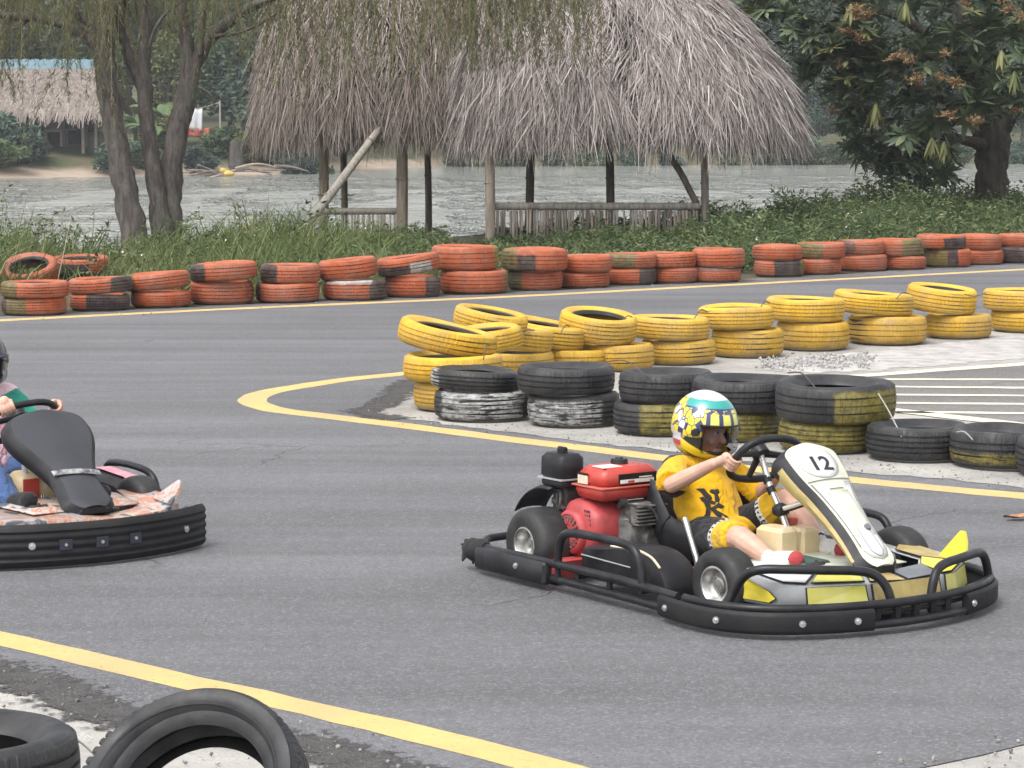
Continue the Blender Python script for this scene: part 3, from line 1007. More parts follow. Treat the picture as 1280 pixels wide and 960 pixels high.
bstack((1186, 1318, 540, 592), (0, 0, 0, 0), 'single black tyre with a faint olive lower band near right edge', None, [(-1, 1, LYE, .12, .40)], (), wb=.18, wear=(.5, .3))
bstack((1272, 1400, 554, 604), (0, 0, 0, 0), 'single black tyre cut off by the right edge of the frame', None, (), (), wb=.18)

# ---- foreground tyres, lower left
q = at(-88, 1052)
tyre((q[0], q[1] + .31, .012), .315, .19, 'black tyre lying flat at the lower left corner', None, (), .3, group='loose black tyres on the near verge', rb=.19, seed=101)
E_ = Euler((radians(40), radians(-22), radians(8)))
q = at(243, 1006, .20) - np.array(E_.to_matrix() @ Vector((0, 0, .095)))
FT = tyre(q, .275, .19, 'black tyre leaning on edge, hole open, at the lower left', None, (), .3, rot=E_, group='loose black tyres on the near verge', rb=.185, seed=102, mesh_seed=2)

# tread lugs and bead rings on the two near tyres
def lugs(o, R, w, seed):
    r = np.random.default_rng(seed)
    b = B()
    N_ = 64
    for k in range(N_):
        a = 2 * pi * (k + r.uniform(-.12, .12)) / N_
        for sg in (-1, 1):
            z0 = w / 2 + sg * w * .33
            rot = Matrix.Rotation(a, 3, 'Z') @ Matrix.Rotation(sg * .45, 3, 'Y')
            c = Vector(((R - .0155) * cos(a), (R - .0155) * sin(a), z0))
            b.box(c, (.020, 2 * pi * R / N_ * .70, w * .13), rot, bev=.003)
    for zz, rr in ((.006, .80), (w - .006, .80)):
        b.tube([(R * rr * cos(a), R * rr * sin(a), zz) for a in np.linspace(0, 2 * pi, 61)[:-1]], .0035, 5, closed=True)
    b.build('tread_lugs', o.data.materials[0], o, 40, kind='stuff')
lugs(FT, .275, .19, 3)
# ---- thin ties from tyre to tyre
M_WIRE = M('tie_wire_dark', (.05, .04, .035), .5, c2=(.12, .09, .07))
M_CORD = M('tie_cord_grey', (.30, .30, .26), .7)
def tie(a, b, sag, label, mat=M_WIRE, r=.004):
    """a, b: (px, py, depth)"""
    A_, B_ = atd(*a), atd(*b)
    m_ = (A_ + B_) / 2 + np.array([0, 0, sag])
    bb = B()
    bb.tube(catmull([A_, m_, B_], 8), r, 6)
    bb.build('tie_wire', mat, label=label, cat='wire', group='wires tying the tyres together')
tie((452, 0, 0) if False else (604, 450, 15.3), (612, 432, 15.4), .04, 'short dark wire looped over the leftmost yellow corner tyres')
tie((640, 425, 16.9), (668, 413, 17.0), .03, 'dark wire between the two tipped yellow tyres near the corner')
tie((700, 418, 17.3), (712, 408, 17.4), .03, 'dark wire left of the yellow tyre with the dark hole')
tie((775, 406, 18.0), (793, 398, 18.1), .04, 'dark wire right of the yellow tyre with the dark hole')
tie((868, 398, 18.6), (884, 390, 18.7), .04, 'dark wire between sixth and fifth yellow stacks from the right')
tie((948, 390, 19.2), (962, 378, 19.3), .04, 'dark wire between fifth and fourth yellow stacks from the right')
tie((1120, 374, 20.0), (1136, 367, 20.1), .03, 'dark wire between third and second yellow stacks from the right')
tie((1206, 368, 20.5), (1232, 366, 20.6), -.02, 'dark wire between the two rightmost yellow stacks')
tie((757, 452, 14.6), (812, 474, 14.4), .05, 'dark wire slung from plain black tyre to the open-holed one')
tie((985, 466, 14.0), (1020, 486, 13.7), .04, 'dark wire from the sagging black tyre to the half olive one')
tie((1098, 492, 13.35), (1127, 546, 13.1), .01, 'pale cord hanging from half olive tyre to single black tyre', M_CORD, .004)
tie((1196, 540, 12.9), (1216, 550, 12.8), .02, 'pale cord between the two single black tyres', M_CORD, .004)
tie((62, 923, 6.75), (128, 953, 6.55), .03, 'pale cord between the two black tyres at lower left', M_CORD, .003)
# ================================================================== PLANTS AND HUTS
def strips(base, direc, length, width, bend, seg=3, facing=None, tip=.1, r=None):
    """many curved blades at once. base (n,3); direc (n,3) unit start direction; bend (n,3) added quadratically; returns V, F, count per blade."""
    nB = len(base)
    t = np.linspace(0, 1, seg + 1)
    P = base[:, None, :] + direc[:, None, :] * (length[:, None] * t)[..., None] + bend[:, None, :] * ((length[:, None]) * t ** 2)[..., None]
    if facing is None:
        a = r.uniform(0, 2 * pi, nB)
        side = np.stack([np.cos(a), np.sin(a), np.zeros(nB)], -1)
    else:
        side = facing
    wd = width[:, None] * (1 - (1 - tip) * t ** 1.5)[None]
    Lp = P - side[:, None, :] * wd[..., None] / 2
    Rp = P + side[:, None, :] * wd[..., None] / 2
    V = np.stack([Lp, Rp], 2).reshape(-1, 3)          # per blade: (seg+1)*2
    k = (seg + 1) * 2
    f = np.array([[2 * j, 2 * j + 1, 2 * j + 3, 2 * j + 2] for j in range(seg)])
    F = (np.arange(nB)[:, None, None] * k + f[None]).reshape(-1, 4)
    return V, F, k

def unit(a):
    return a / (np.linalg.norm(a, axis=-1, keepdims=True) + 1e-9)

def leaf_quads(cen, axis, length, width, r, fold=.25):
    """diamond leaves: 2 quads folded along the midrib. cen = leaf base."""
    n_ = len(cen)
    axis = unit(axis)
    side = unit(np.cross(axis, r.normal(0, 1, (n_, 3))))
    nor = np.cross(side, axis)
    a = cen
    m1 = cen + axis * (length * .45)[:, None]
    e = cen + axis * length[:, None] - nor * (length * .12)[:, None]
    l = m1 - side * (width / 2)[:, None] + nor * (width * fold)[:, None]
    q = m1 + side * (width / 2)[:, None] + nor * (width * fold)[:, None]
    V = np.stack([a, l, e, q], 1).reshape(-1, 3)
    i = np.arange(n_)[:, None] * 4
    F = np.concatenate([i + np.array([[0, 1, 2]]), i + np.array([[0, 2, 3]])], 1).reshape(-1, 3)
    return V, F, 4

M_GRASS = leafmat('grass_blade', [(0, (.065, .095, .030)), (.45, (.125, .165, .055)), (.8, (.20, .225, .09)), (1, (.32, .28, .16))], .6, .35)
M_WEED = leafmat('weed_leaf', [(0, (.055, .082, .034)), (.5, (.112, .155, .060)), (.9, (.18, .22, .092)), (1, (.28, .27, .14))], .6, .3)
M_FLOWER = leafmat('weed_flower', [(0, (.75, .75, .70)), (1, (.8, .8, .78))], .7, .2)

def bank_pts(k, s0, s1, n0, n1, r):
    s_ = r.uniform(s0, s1, k)
    n_ = r.uniform(n0, n1, k)
    xy = L0[None, :] + LD[None, :] * s_[:, None] + LN[None, :] * n_[:, None]
    return np.c_[xy, terrain(xy[:, 0], xy[:, 1])], s_, n_

# how high the growth stands along the wall (s runs from left to right)
HS = np.array([-3, 0, 1.2, 2.2, 3.5, 5.0, 6.4, 7.4, 8.2, 9.4, 10.5, 12, 13.5, 15, 17, 22])
HH = np.array([.55, .52, .42, .42, .62, .62, .50, .30, .26, .34, .44, .62, .62, .62, .58, .5])
def colx(P):
    return 640 + FOC * P[:, 0] / P[:, 1]
HC = np.array([-100, 0, 80, 150, 230, 300, 400, 500, 560, 605, 640, 700, 800, 870, 940, 1050, 1120, 1200, 1400])
HV = np.array([.80, .72, .58, .42, .50, .68, .62, .42, .20, .10, .20, .26, .30, .40, .42, .52, .56, .44, .5])
r1 = np.random.default_rng(21)
Vs, Fs, Rs, off = [], [], [], 0
def push(V, F, k, R):
    global off
    Vs.append(V); Fs.append(F + off); Rs.append(np.repeat(R, k)); off += len(V)
# long grass: left half of the bank
P, s_, n_ = bank_pts(26000, -4, 14, .9, 9.5, r1)
cx = colx(P)
keep = (cx < 560) | (r1.random(len(P)) < .10)
keep &= ~((cx > 60) & (cx < 160) & (r1.random(len(P)) < .55))
keep &= ~((cx < 205) & (n_ < 2.8))
P, cx, n_ = P[keep], cx[keep], n_[keep]
k = len(P)
hv = np.interp(cx, HC, HV)
clump = .75 + .5 * np.sin(P[:, 0] * 3.1 + P[:, 1] * 1.7) * np.sin(P[:, 0] * 1.3 - P[:, 1] * 2.3)
ln = hv * clump * r1.uniform(.45, 1.15, k)
tall = r1.random(k) < .02
ln[tall] *= 1.35
d = unit(np.c_[r1.normal(0, .35, k), r1.normal(0, .35, k), np.ones(k)])
bend = np.c_[r1.normal(.08, .34, k), r1.normal(-.05, .3, k), -r1.uniform(.0, .35, k)]
a_ = r1.uniform(-.7, .7, k)
V, F, kk = strips(P, d, ln, r1.uniform(.010, .026, k), bend, 4, np.c_[np.cos(a_), np.sin(a_), np.zeros(k)], .12)
push(V, F, kk, np.clip(r1.normal(.42, .22, k) + .12 * (clump - .75), 0, 1))
# dry arching stalks over the grass
P, s_, n_ = bank_pts(330, -4, 16, 2, 9, r1)
k = len(P)
hv = np.interp(colx(P), HC, HV)
d = unit(np.c_[r1.normal(0, .3, k), r1.normal(0, .3, k), np.ones(k)])
bend = np.c_[r1.normal(.0, .5, k), r1.normal(0, .3, k), -r1.uniform(.1, .5, k)]
V, F, kk = strips(P, d, hv * r1.uniform(1.0, 1.6, k), r1.uniform(.006, .012, k), bend, 5, np.c_[np.ones(k), np.zeros((k, 2))], .3)
push(V, F, kk, r1.choice([.1, .2, .95, 1.0], k))
link('grass', np_mesh('grass', np.concatenate(Vs), np.concatenate(Fs), M_GRASS, np.concatenate(Rs)), kind='stuff')

# leafy weeds over the whole bank, thickest to the right
Vs, Fs, Rs, off = [], [], [], 0
P, s_, n_ = bank_pts(9000, -4, 24, .75, 9.5, r1)
cx = colx(P)
keep = (cx > 500) | (r1.random(len(P)) < .13)
keep |= (n_ < 2.0) & (r1.random(len(P)) < .25)
keep &= ~((cx > 556) & (cx < 606) & (n_ > 3))
keep &= ~((cx < 205) & (n_ < 2.8))
P, cx, n_ = P[keep], cx[keep], n_[keep]
hv = np.interp(cx, HC, HV) * np.where(n_ < 2.2, .75, 1)
clump = .8 + .45 * np.sin(P[:, 0] * 2.3 + P[:, 1] * 1.9) * np.sin(P[:, 0] * 1.1 - P[:, 1] * 1.6 + 1)
H_ = hv * clump * r1.uniform(.5, 1.15, len(P))
stem_top = P + np.c_[r1.normal(0, .12, len(P)), r1.normal(0, .12, len(P)), np.ones(len(P))] * H_[:, None]
nl = 11
t = r1.random((len(P), nl)) ** .7
cen = P[:, None] + (stem_top - P)[:, None] * t[..., None] + r1.normal(0, .035, (len(P), nl, 3))
cen = cen.reshape(-1, 3)
k = len(cen)
ax = np.c_[r1.normal(0, 1, k), r1.normal(-.25, 1, k), r1.normal(.25, .45, k)]
V, F, kk = leaf_quads(cen, ax, r1.uniform(.05, .13, k), r1.uniform(.022, .05, k), r1)
R = np.clip(np.repeat(r1.normal(.42, .22, len(P)), nl) + r1.normal(0, .14, k), 0, 1)
push(V, F, kk, R)
V, F, kk = strips(P, unit(stem_top - P), H_, np.full(len(P), .006), np.zeros((len(P), 3)), 1, np.tile([[1., 0, 0]], (len(P), 1)), .6)
F3 = np.concatenate([F[:, [0, 1, 2]], F[:, [0, 2, 3]]])
push(V, F3, kk, np.full(len(P), .25))
link('weeds', np_mesh('weeds', np.concatenate(Vs), np.concatenate(Fs), M_WEED, np.concatenate(Rs)), kind='stuff')
# tall bare weed stalks that stick up against the water
Vs, Fs, Rs, off = [], [], [], 0
for (px, py, hh, kq) in [(100, 305, .75, 16), (85, 310, .6, 10), (60, 300, .5, 10), (545, 296, .42, 9), (560, 300, .5, 9), (525, 296, .4, 8), (575, 303, .3, 8), (930, 290, .5, 10), (945, 282, .55, 10), (1010, 280, .5, 7), (1085, 270, .6, 20), (1120, 268, .6, 18), (700, 272, .3, 8), (1130, 262, .55, 14), (1075, 272, .5, 14), (255, 285, .6, 8), (200, 305, .5, 8)]:
    dq = 31.5 + (px / 1280) * 6.5
    q = atd(px, py + 25, dq)
    P = np.c_[r1.normal(q[0], .16, kq), r1.normal(q[1], .16, kq), np.full(kq, q[2] - .15)]
    d = unit(np.c_[r1.normal(0, .3, kq), r1.normal(0, .2, kq), np.ones(kq)])
    ln = hh * r1.uniform(.6, 1.25, kq) + .15
    bend = np.c_[r1.normal(.1, .3, kq), r1.normal(0, .2, kq), -r1.uniform(.05, .3, kq)]
    V, F, kk = strips(P, d, ln, r1.uniform(.010, .020, kq), bend, 5, np.c_[np.ones(kq), np.zeros((kq, 2))], .35)
    F3 = np.concatenate([F[:, [0, 1, 2]], F[:, [0, 2, 3]]])
    push(V, F3, kk, r1.uniform(0, .6, kq))
    # leaves on them
    tt = r1.uniform(.35, 1, (kq, 5))
    cen = (P[:, None] + d[:, None] * (ln[:, None] * tt)[..., None] + bend[:, None] * (ln[:, None] * tt ** 2)[..., None]).reshape(-1, 3)
    k = len(cen)
    V, F, kk = leaf_quads(cen, r1.normal(0, 1, (k, 3)) + [0, -.2, .3], r1.uniform(.05, .11, k), r1.uniform(.02, .035, k), r1)
    push(V, F, kk, r1.uniform(0, .6, k))
link('tall_weeds', np_mesh('tall_weeds', np.concatenate(Vs), np.concatenate(Fs), M_WEED, np.concatenate(Rs)), kind='stuff')
# tiny white flowers
P, s_, n_ = bank_pts(80, 2, 22, .9, 6, r1)
hv = np.interp(colx(P), HC, HV) * np.where(n_ < 2.2, .75, 1)
P[:, 2] += hv * r1.uniform(.6, 1.05, len(P))
k = len(P)
V, F, kk = leaf_quads(P, np.c_[r1.normal(0, 1, k), r1.normal(-.3, .6, k), r1.normal(.4, .4, k)], np.full(k, .028), np.full(k, .027), r1, .05)
link('weed_flowers', np_mesh('weed_flowers', V, F, M_FLOWER, np.repeat(r1.random(k), kk)), kind='stuff')

# ------------------------------------------------------------------ bark and timber
def bark(name, c1, c2, sc=14):
    n = NT(name)
    v = n.scaled(n.co(), (1, 1, .22))
    f = n.noise(sc, 5, .7, vec=v, dist=.6)
    c = n.mix(n.ramp(f, .38, .62), c1, c2)
    c = n.mix(n.ramp(n.noise(2.2, 4, .6), .52, .7, 0, .6), c, (.17, .17, .145))
    n.bump(n.math('ADD', f, n.math('MULTIPLY', n.noise(50, 3, vec=v), .4)), .9, .03)
    return n.base(c, .9, 0, .2)
M_BARK = bark('grey_bark', (.155, .136, .124), (.070, .060, .055))
M_BARK2 = bark('mango_bark', (.085, .072, .060), (.040, .034, .030), 10)

def trunk_from_px(pts, y, b=None, seg=12, wob=.02, r=None):
    """pts (px, py, width_px, dy)"""
    P, R = [], []
    for q in pts:
        yy = y + (q[3] if len(q) > 3 else 0)
        P.append(atd(q[0], q[1], yy))
        R.append(q[2] * .84 / 2 * yy / FOC)
    PP = catmull(P, 7)
    RR = np.interp(np.linspace(0, 1, len(PP)), np.linspace(0, 1, len(P)), R)
    b = b or B()
    o = len(b.v)
    b.tube(PP, RR, seg)
    rr = r or np.random.default_rng(5)
    n_ = len(PP)
    for i in range(n_):
        for k in range(seg):
            v = np.array(b.v[o + i * seg + k])
            c = np.array(PP[i])
            b.v[o + i * seg + k] = tuple(c + (v - c) * (1 + rr.normal(0, .05) + .08 * sin(i * .9 + k * 1.7)))
    return b

def willow_crown(tree, specs, mat, seed, nl=46):
    """drooping leafy strands. specs: (px0, px1, y0, y1, py_top, py_bottom_lo, py_bottom_hi, count)"""
    r = np.random.default_rng(seed)
    Vs, Fs, Rs = [], [], []
    off = 0
    for (x0, x1, y0, y1, pt, b0, b1, cnt) in specs:
        for k in range(cnt):
            px = r.uniform(x0, x1)
            y = r.uniform(y0, y1)
            top = atd(px, pt + r.uniform(-40, 20), y)
            bot = atd(px, r.uniform(b0, b1), y)
            L = max(top[2] - bot[2], .3)
            m = int(L * nl)
            t = np.sort(r.random(m))
            sway = np.array([r.normal(0, .16), r.normal(0, .16)])
            ph = r.uniform(0, 6)
            cen = np.c_[top[0] + sway[0] * t ** 1.6 * L + .03 * np.sin(t * 5 + ph), top[1] + sway[1] * t ** 1.6 * L, top[2] - L * t]
            ax = np.c_[r.normal(sway[0], .45, m), r.normal(sway[1], .45, m), r.normal(-.9, .25, m)]
            V, F, kk = leaf_quads(cen, ax, r.uniform(.05, .12, m), r.uniform(.008, .016, m), r, .1)
            Vs.append(V); Fs.append(F + off); off += len(V)
            Rs.append(np.repeat(np.clip(r.normal(.45, .2) + r.normal(0, .15, m), 0, 1), kk))
            # the twig itself
            tw = strips(np.array([top]), np.array([[sway[0] * .3, sway[1] * .3, -1.]]), np.array([L * .95]), np.array([.006]), np.array([[sway[0], sway[1], 0]]) * .7, 3, np.array([[1., 0, 0]]), .5)
            F3 = np.concatenate([tw[1][:, [0, 1, 2]], tw[1][:, [0, 2, 3]]])
            Vs.append(tw[0]); Fs.append(F3 + off); off += len(tw[0])
            Rs.append(np.full(len(tw[0]), 1.0))
    me = np_mesh('crown', np.concatenate(Vs), np.concatenate(Fs), mat, np.concatenate(Rs))
    return link('crown', me, tree, kind='stuff')

M_WILLOW = leafmat('willow_leaf', [(0, (.085, .10, .045)), (.4, (.145, .16, .078)), (.75, (.21, .205, .11)), (1, (.25, .19, .11))], .6, .35)
TY = 34.5
t1 = empty('tree', (0, 0, 0), label='tree with one slim grey trunk leaning left, left of the forked one', cat='tree', group='grey trunked trees on the lake bank')
trunk_from_px([(176, 330, 46), (167, 290, 40), (157, 240, 36), (148, 190, 33), (139, 140, 32), (132, 95, 31), (131, 50, 30), (138, 0, 28), (140, -80, 25), (150, -200, 18)], TY).build('trunk', M_BARK, t1, 180)
trunk_from_px([(132, 70, 17), (105, 44, 15), (78, 30, 14), (45, 22, 13), (0, 18, 12), (-60, 0, 10), (-140, -50, 6)], TY).build('branch', M_BARK, t1, 180)
trunk_from_px([(131, 40, 14), (112, 30, 12), (92, 12, 12), (70, -8, 10), (30, -60, 7)], TY, r=np.random.default_rng(8)).build('branch', M_BARK, t1, 180)
trunk_from_px([(42, 22, 5), (20, 34, 5), (0, 42, 4), (-30, 50, 3)], TY).build('branch', M_BARK, t1, 180)
willow_crown(t1, [(-160, 150, 33.2, 36.5, -120, 10, 84, 230), (-120, 140, 33.5, 36, -60, 60, 135, 46), (95, 150, 33.6, 34.2, -60, 60, 190, 14), (-200, 160, 33, 37, -260, -140, -20, 60)], M_WILLOW, 31)

t2 = empty('tree', (0, 0, 0), label='tree with a forked dark trunk and a long branch arching right', cat='tree', group='grey trunked trees on the lake bank')
b = trunk_from_px([(205, 335, 52), (203, 300, 34), (197, 250, 27), (190, 200, 24), (184, 160, 23), (181, 120, 23), (179, 80, 21), (182, 40, 20), (176, 0, 18), (172, -120, 14)], TY + .3)
b = trunk_from_px([(181, 118, 18), (170, 90, 18), (158, 62, 17), (150, 30, 15), (152, -10, 14), (140, -100, 9)], TY + .3, b, r=np.random.default_rng(9))
b.build('trunk', M_BARK, t2, 180)
b = trunk_from_px([(206, 330, 40), (211, 290, 38), (213, 240, 34), (217, 190, 32), (228, 140, 32), (236, 100, 30), (234, 60, 20), (228, 20, 18), (226, -30, 15), (220, -140, 9)], TY + .5, r=np.random.default_rng(12))
b.build('trunk', M_BARK, t2, 180)
trunk_from_px([(236, 105, 22), (246, 76, 21), (262, 48, 19), (285, 28, 17), (315, 8, 15), (350, -8, 12), (420, -50, 8), (520, -70, 5)], TY + .5).build('branch', M_BARK, t2, 180)
trunk_from_px([(250, 70, 9), (252, 40, 8), (256, 10, 7), (270, -40, 5)], TY + .4).build('branch', M_BARK, t2, 180)
trunk_from_px([(262, 46, 7), (300, 40, 5), (335, 24, 4), (380, -10, 3)], TY + .4).build('branch', M_BARK, t2, 180)
trunk_from_px([(186, 60, 6), (194, 36, 5), (208, 16, 5), (224, 4, 4), (240, -10, 3)], TY + .2).build('branch', M_BARK, t2, 180)
trunk_from_px([(247, 108, 5), (258, 114, 4), (266, 124, 3), (268, 140, 2)], TY + .4).build('branch', M_BARK, t2, 180)
trunk_from_px([(316, 6, 10), (420, -30, 9), (540, -40, 8), (660, -60, 6), (760, -110, 4)], 33.8).build('branch', M_BARK, t2, 180)
willow_crown(t2, [(150, 350, 33.4, 36.5, -100, 0, 75, 150), (250, 345, 33.8, 36, -50, 40, 120, 18), (345, 560, 33.2, 35.0, -60, 20, 120, 85), (540, 640, 33.0, 34.6, -50, 30, 95, 100), (630, 750, 33.0, 34.6, -50, 10, 90, 105), (345, 440, 33.2, 34.6, -60, 90, 150, 12), (180, 700, 33, 37, -240, -120, -30, 90)], M_WILLOW, 32)

# ------------------------------------------------------------------ mango tree at the right
M_MANGO = leafmat('mango_leaf_shaded', [(0, (.055, .082, .050)), (.5, (.105, .142, .084)), (1, (.17, .205, .125))], .45, .2, spec=.4)  # darker leaf copy: shade inside the crown put into the colour
M_YOUNG = leafmat('young_mango_leaf', [(0, (.11, .14, .045)), (.5, (.18, .19, .07)), (1, (.27, .24, .11))], .5, .3)
M_BLOSSOM = leafmat('mango_blossom', [(0, (.19, .10, .055)), (.5, (.29, .17, .085)), (1, (.36, .26, .13))], .7, .2)
MY = 42.0
mt = empty('mango_tree', tuple(atd(1240, 275, MY)), label='thick trunked mango tree with dark leaves and orange blossom at right', cat='tree')
mo = Vector(mt.location)
def sub_to(b, o):
    b.v = [tuple(Vector(q) - o) for q in b.v]
    return b
b = trunk_from_px([(1247, 292, 68), (1243, 268, 54), (1240, 235, 48), (1240, 205, 48), (1240, 180, 54), (1232, 150, 50), (1222, 100, 40), (1210, 40, 30), (1200, -40, 20)], MY, seg=16)
sub_to(b, mo).build('trunk', M_BARK2, mt, 180)
for pts in ([(1240, 178, 34), (1262, 140, 30), (1290, 90, 24), (1330, 20, 16)], [(1234, 160, 26), (1195, 130, 22), (1150, 110, 16), (1090, 80, 10)], [(1224, 110, 22), (1180, 60, 18), (1120, 20, 12), (1040, 0, 7)], [(1240, 185, 20, 0), (1205, 175, 15, -.6), (1160, 170, 10, -1.2), (1120, 180, 6, -1.6)]):
    sub_to(trunk_from_px(pts, MY, r=np.random.default_rng(4)), mo).build('branch', M_BARK2, mt, 180)

def rosette(nleaf, L, wd, droop, mat, seed, name):
    r = np.random.default_rng(seed)
    b = B()
    rnd = []
    for k in range(nleaf):
        az = 2 * pi * (k * .382 + r.uniform(-.05, .05))
        el = r.uniform(-.2, .7) if droop < .5 else r.uniform(-1.3, -.7)
        l, w_ = L * r.uniform(.7, 1.15), wd * r.uniform(.8, 1.15)
        d0 = Vector((cos(az) * cos(el), sin(az) * cos(el), sin(el)))
        s0 = Vector((-sin(az), cos(az), 0))
        rows = []
        for j, t in enumerate((0, .18, .5, .8, 1)):
            p = d0 * (l * t) + Vector((0, 0, -droop * l * t * t * .9))
            ww = w_ * (.10, .7, 1, .62, .02)[j] / 2
            up = s0.cross(d0)
            rows.append([p - s0 * ww + up * ww * .35, p, p + s0 * ww + up * ww * .35])
        o = len(b.v)
        b.grid(rows)
        rnd += [min(max(r.normal(.45, .25), 0), 1)] * (len(b.v) - o)
    me = b.mesh(name, mat, 180)
    a = me.attributes.new('rnd', 'FLOAT', 'POINT')
    a.data.foreach_set('value', np.array(rnd, np.float32))
    return me
M_MANGO_LIT = leafmat('mango_leaf_lit', [(0, (.070, .105, .060)), (.5, (.145, .190, .110)), (1, (.25, .28, .16))], .42, .2, spec=.5)  # lighter leaf copy: light on the outer clusters put into the colour
ROS = [rosette(19, .27, .076, .10 + .12 * (k % 4), M_MANGO_LIT, 40 + k, 'leaf_cluster') for k in range(5)]
YNG = [rosette(17, .21, .062, .9, M_YOUNG, 60 + k, 'young_leaf_cluster') for k in range(3)]
YNU = [rosette(12, .24, .05, .25, M_YOUNG, 70 + k, 'young_leaf_cluster') for k in range(2)]
def blossom(seed):
    r = np.random.default_rng(seed)
    b = B()
    rnd = []
    for k in range(15):
        az, el = r.uniform(0, 2 * pi), r.uniform(.0, 1.3)
        d0 = Vector((cos(az) * cos(el), sin(az) * cos(el), sin(el)))
        L = r.uniform(.10, .22)
        o = len(b.v)
        b.tube([(0, 0, 0), d0 * L * .5, d0 * L + Vector((0, 0, -.02))], [.008, .006, .003], 5)
        for j in range(9):
            t = r.uniform(.3, 1)
            p = d0 * L * t
            q = Vector(r.normal(0, 1, 3)).normalized()
            s0 = q.orthogonal().normalized()
            l = r.uniform(.03, .07)
            b.add([p, p + q * l * .5 + s0 * .011, p + q * l, p + q * l * .5 - s0 * .011], [(0, 1, 2, 3)])
        rnd += [r.random()] * (len(b.v) - o)
    me = b.mesh('flower_cluster', M_BLOSSOM, 180)
    a = me.attributes.new('rnd', 'FLOAT', 'POINT')
    a.data.foreach_set('value', np.array(rnd, np.float32))
    return me
BLO = [blossom(80 + k) for k in range(3)]
# crown outline in the picture, row by row: (py, left limit, right limit)
CR = [(-260, 930, 1500), (-150, 880, 1560), (-60, 890, 1580), (0, 915, 1580), (40, 945, 1570), (80, 985, 1560), (110, 1005, 1540), (140, 1032, 1500), (170, 1048, 1440), (200, 1062, 1400), (220, 1100, 1330), (240, 1145, 1200), (258, 1175, 1195)]
def crown_lim(py):
    return np.interp(py, [q[0] for q in CR], [q[1] for q in CR]), np.interp(py, [q[0] for q in CR], [q[2] for q in CR])
rm = np.random.default_rng(77)
def crown_pt(py, px, front=True):
    """a point on the crown's near shell (or within) for a picture position"""
    lo, hi = crown_lim(py)
    cx_, hw = (lo + hi) / 2, max((hi - lo) / 2, 20)
    u = np.clip((px - cx_) / hw, -1, 1)
    v = np.clip((py - (-30)) / 290, -1, 1)
    dep = 3.1 * sqrt(max(0, 1 - .85 * u * u)) * sqrt(max(.05, 1 - .9 * v * v))
    return dep
cnt = 0
tries = 0
while cnt < 296 and tries < 9000:
    tries += 1
    py = rm.uniform(-60, 256)
    lo, hi = crown_lim(py)
    px = rm.uniform(lo + 6, min(hi - 6, 1310))
    # leave the trunk and the lower right free
    if py > 165 and px > 1200 and not (py < 205 and px > 1262):
        if not (py < 215 and px < 1205):
            continue
    if py > 228 or (px > 1190 and py > 150) or (py > 200 and rm.random() < .4):
        continue
    d_ = crown_pt(py, px) * rm.uniform(.55, 1.0)
    p = Vector(atd(px, py, MY - d_)) - mo
    o = link('leaf_cluster', ROS[cnt % 5], mt, loc=p, rot=(rm.uniform(-.5, .7), rm.uniform(-.6, .6), rm.uniform(0, 6)))
    o.scale = [rm.uniform(.9, 1.35)] * 3
    cnt += 1
for k, (px, py) in enumerate([(1095, 128), (1064, 4), (1268, 88), (1165, 172), (1252, 62), (1132, 2), (1180, 176)]):
    o = link('young_leaf_cluster', YNG[k % 3], mt, loc=Vector(atd(px, py, MY - crown_pt(py, px) * 1.03)) - mo, rot=(0, 0, k))
    o.scale = [1.25 if k == 0 else 1.0] * 3
for k, (px, py) in enumerate([(1058, 98), (1030, 64), (1005, 22), (942, 12), (1054, 180), (1040, 60), (1084, 40), (1215, 14), (1275, 30)]):
    link('young_leaf_cluster', YNU[k % 2], mt, loc=Vector(atd(px, py, MY - crown_pt(py, px) * 1.03)) - mo, rot=(.4, 0, k))
for k, (px, py) in enumerate([(1074, 14), (1060, 42), (1078, 52), (1050, 84), (1205, 6), (1262, 14), (1276, 24), (1120, 74), (1182, 70), (1172, 98), (1194, 104), (1146, 104), (1220, 152), (1186, 146), (1066, 20), (1130, 76), (1270, 140), (1040, 143), (1252, 2), (1083, 22), (1192, 108), (1218, 156)]):
    o = link('flower_cluster', BLO[k % 3], mt, loc=Vector(atd(px, py, MY - crown_pt(py, px) * 1.06)) - mo, rot=(rm.uniform(-.4, .4), rm.uniform(-.4, .4), k))
    o.scale = [rm.uniform(.7, 1.15)] * 3
# the mass of leaves behind and above
k = 15000
py = rm.uniform(-260, 250, k)
lo, hi = crown_lim(py)
px = lo + 8 + (hi - lo - 16) * rm.random(k)
u = (px - (lo + hi) / 2) / np.maximum((hi - lo) / 2, 20)
vv = np.clip((py + 30) / 290, -1, 1)
dep = 3.0 * np.sqrt(np.maximum(0, 1 - .85 * u * u)) * np.sqrt(np.maximum(.05, 1 - .9 * vv * vv))
yy = MY + dep * rm.uniform(-.85, 1, k)
keep = ~((py > 150) & (px > 1195)) & (py < 228)
px, py, yy = px[keep], py[keep], yy[keep]
# cluster them so that gaps and dark hollows show
cen = np.array([atd(a, b_, c_) for a, b_, c_ in zip(px, py, yy)])
g = np.sin(cen[:, 0] * 3.3) * np.sin(cen[:, 2] * 3.9 + 1) * np.sin(cen[:, 1] * 2.9) 
cen = cen[g > -.22] - np.array(mo)
k = len(cen)
ax = np.c_[rm.normal(0, 1, k), rm.normal(-.3, 1, k), rm.normal(-.5, .6, k)]
V, F, kk = leaf_quads(cen, ax, rm.uniform(.18, .32, k), rm.uniform(.045, .075, k), rm)
link('foliage', np_mesh('foliage', V, F, M_MANGO, np.repeat(np.clip(rm.normal(.3, .2, k), 0, 1), kk)), mt, kind='stuff')

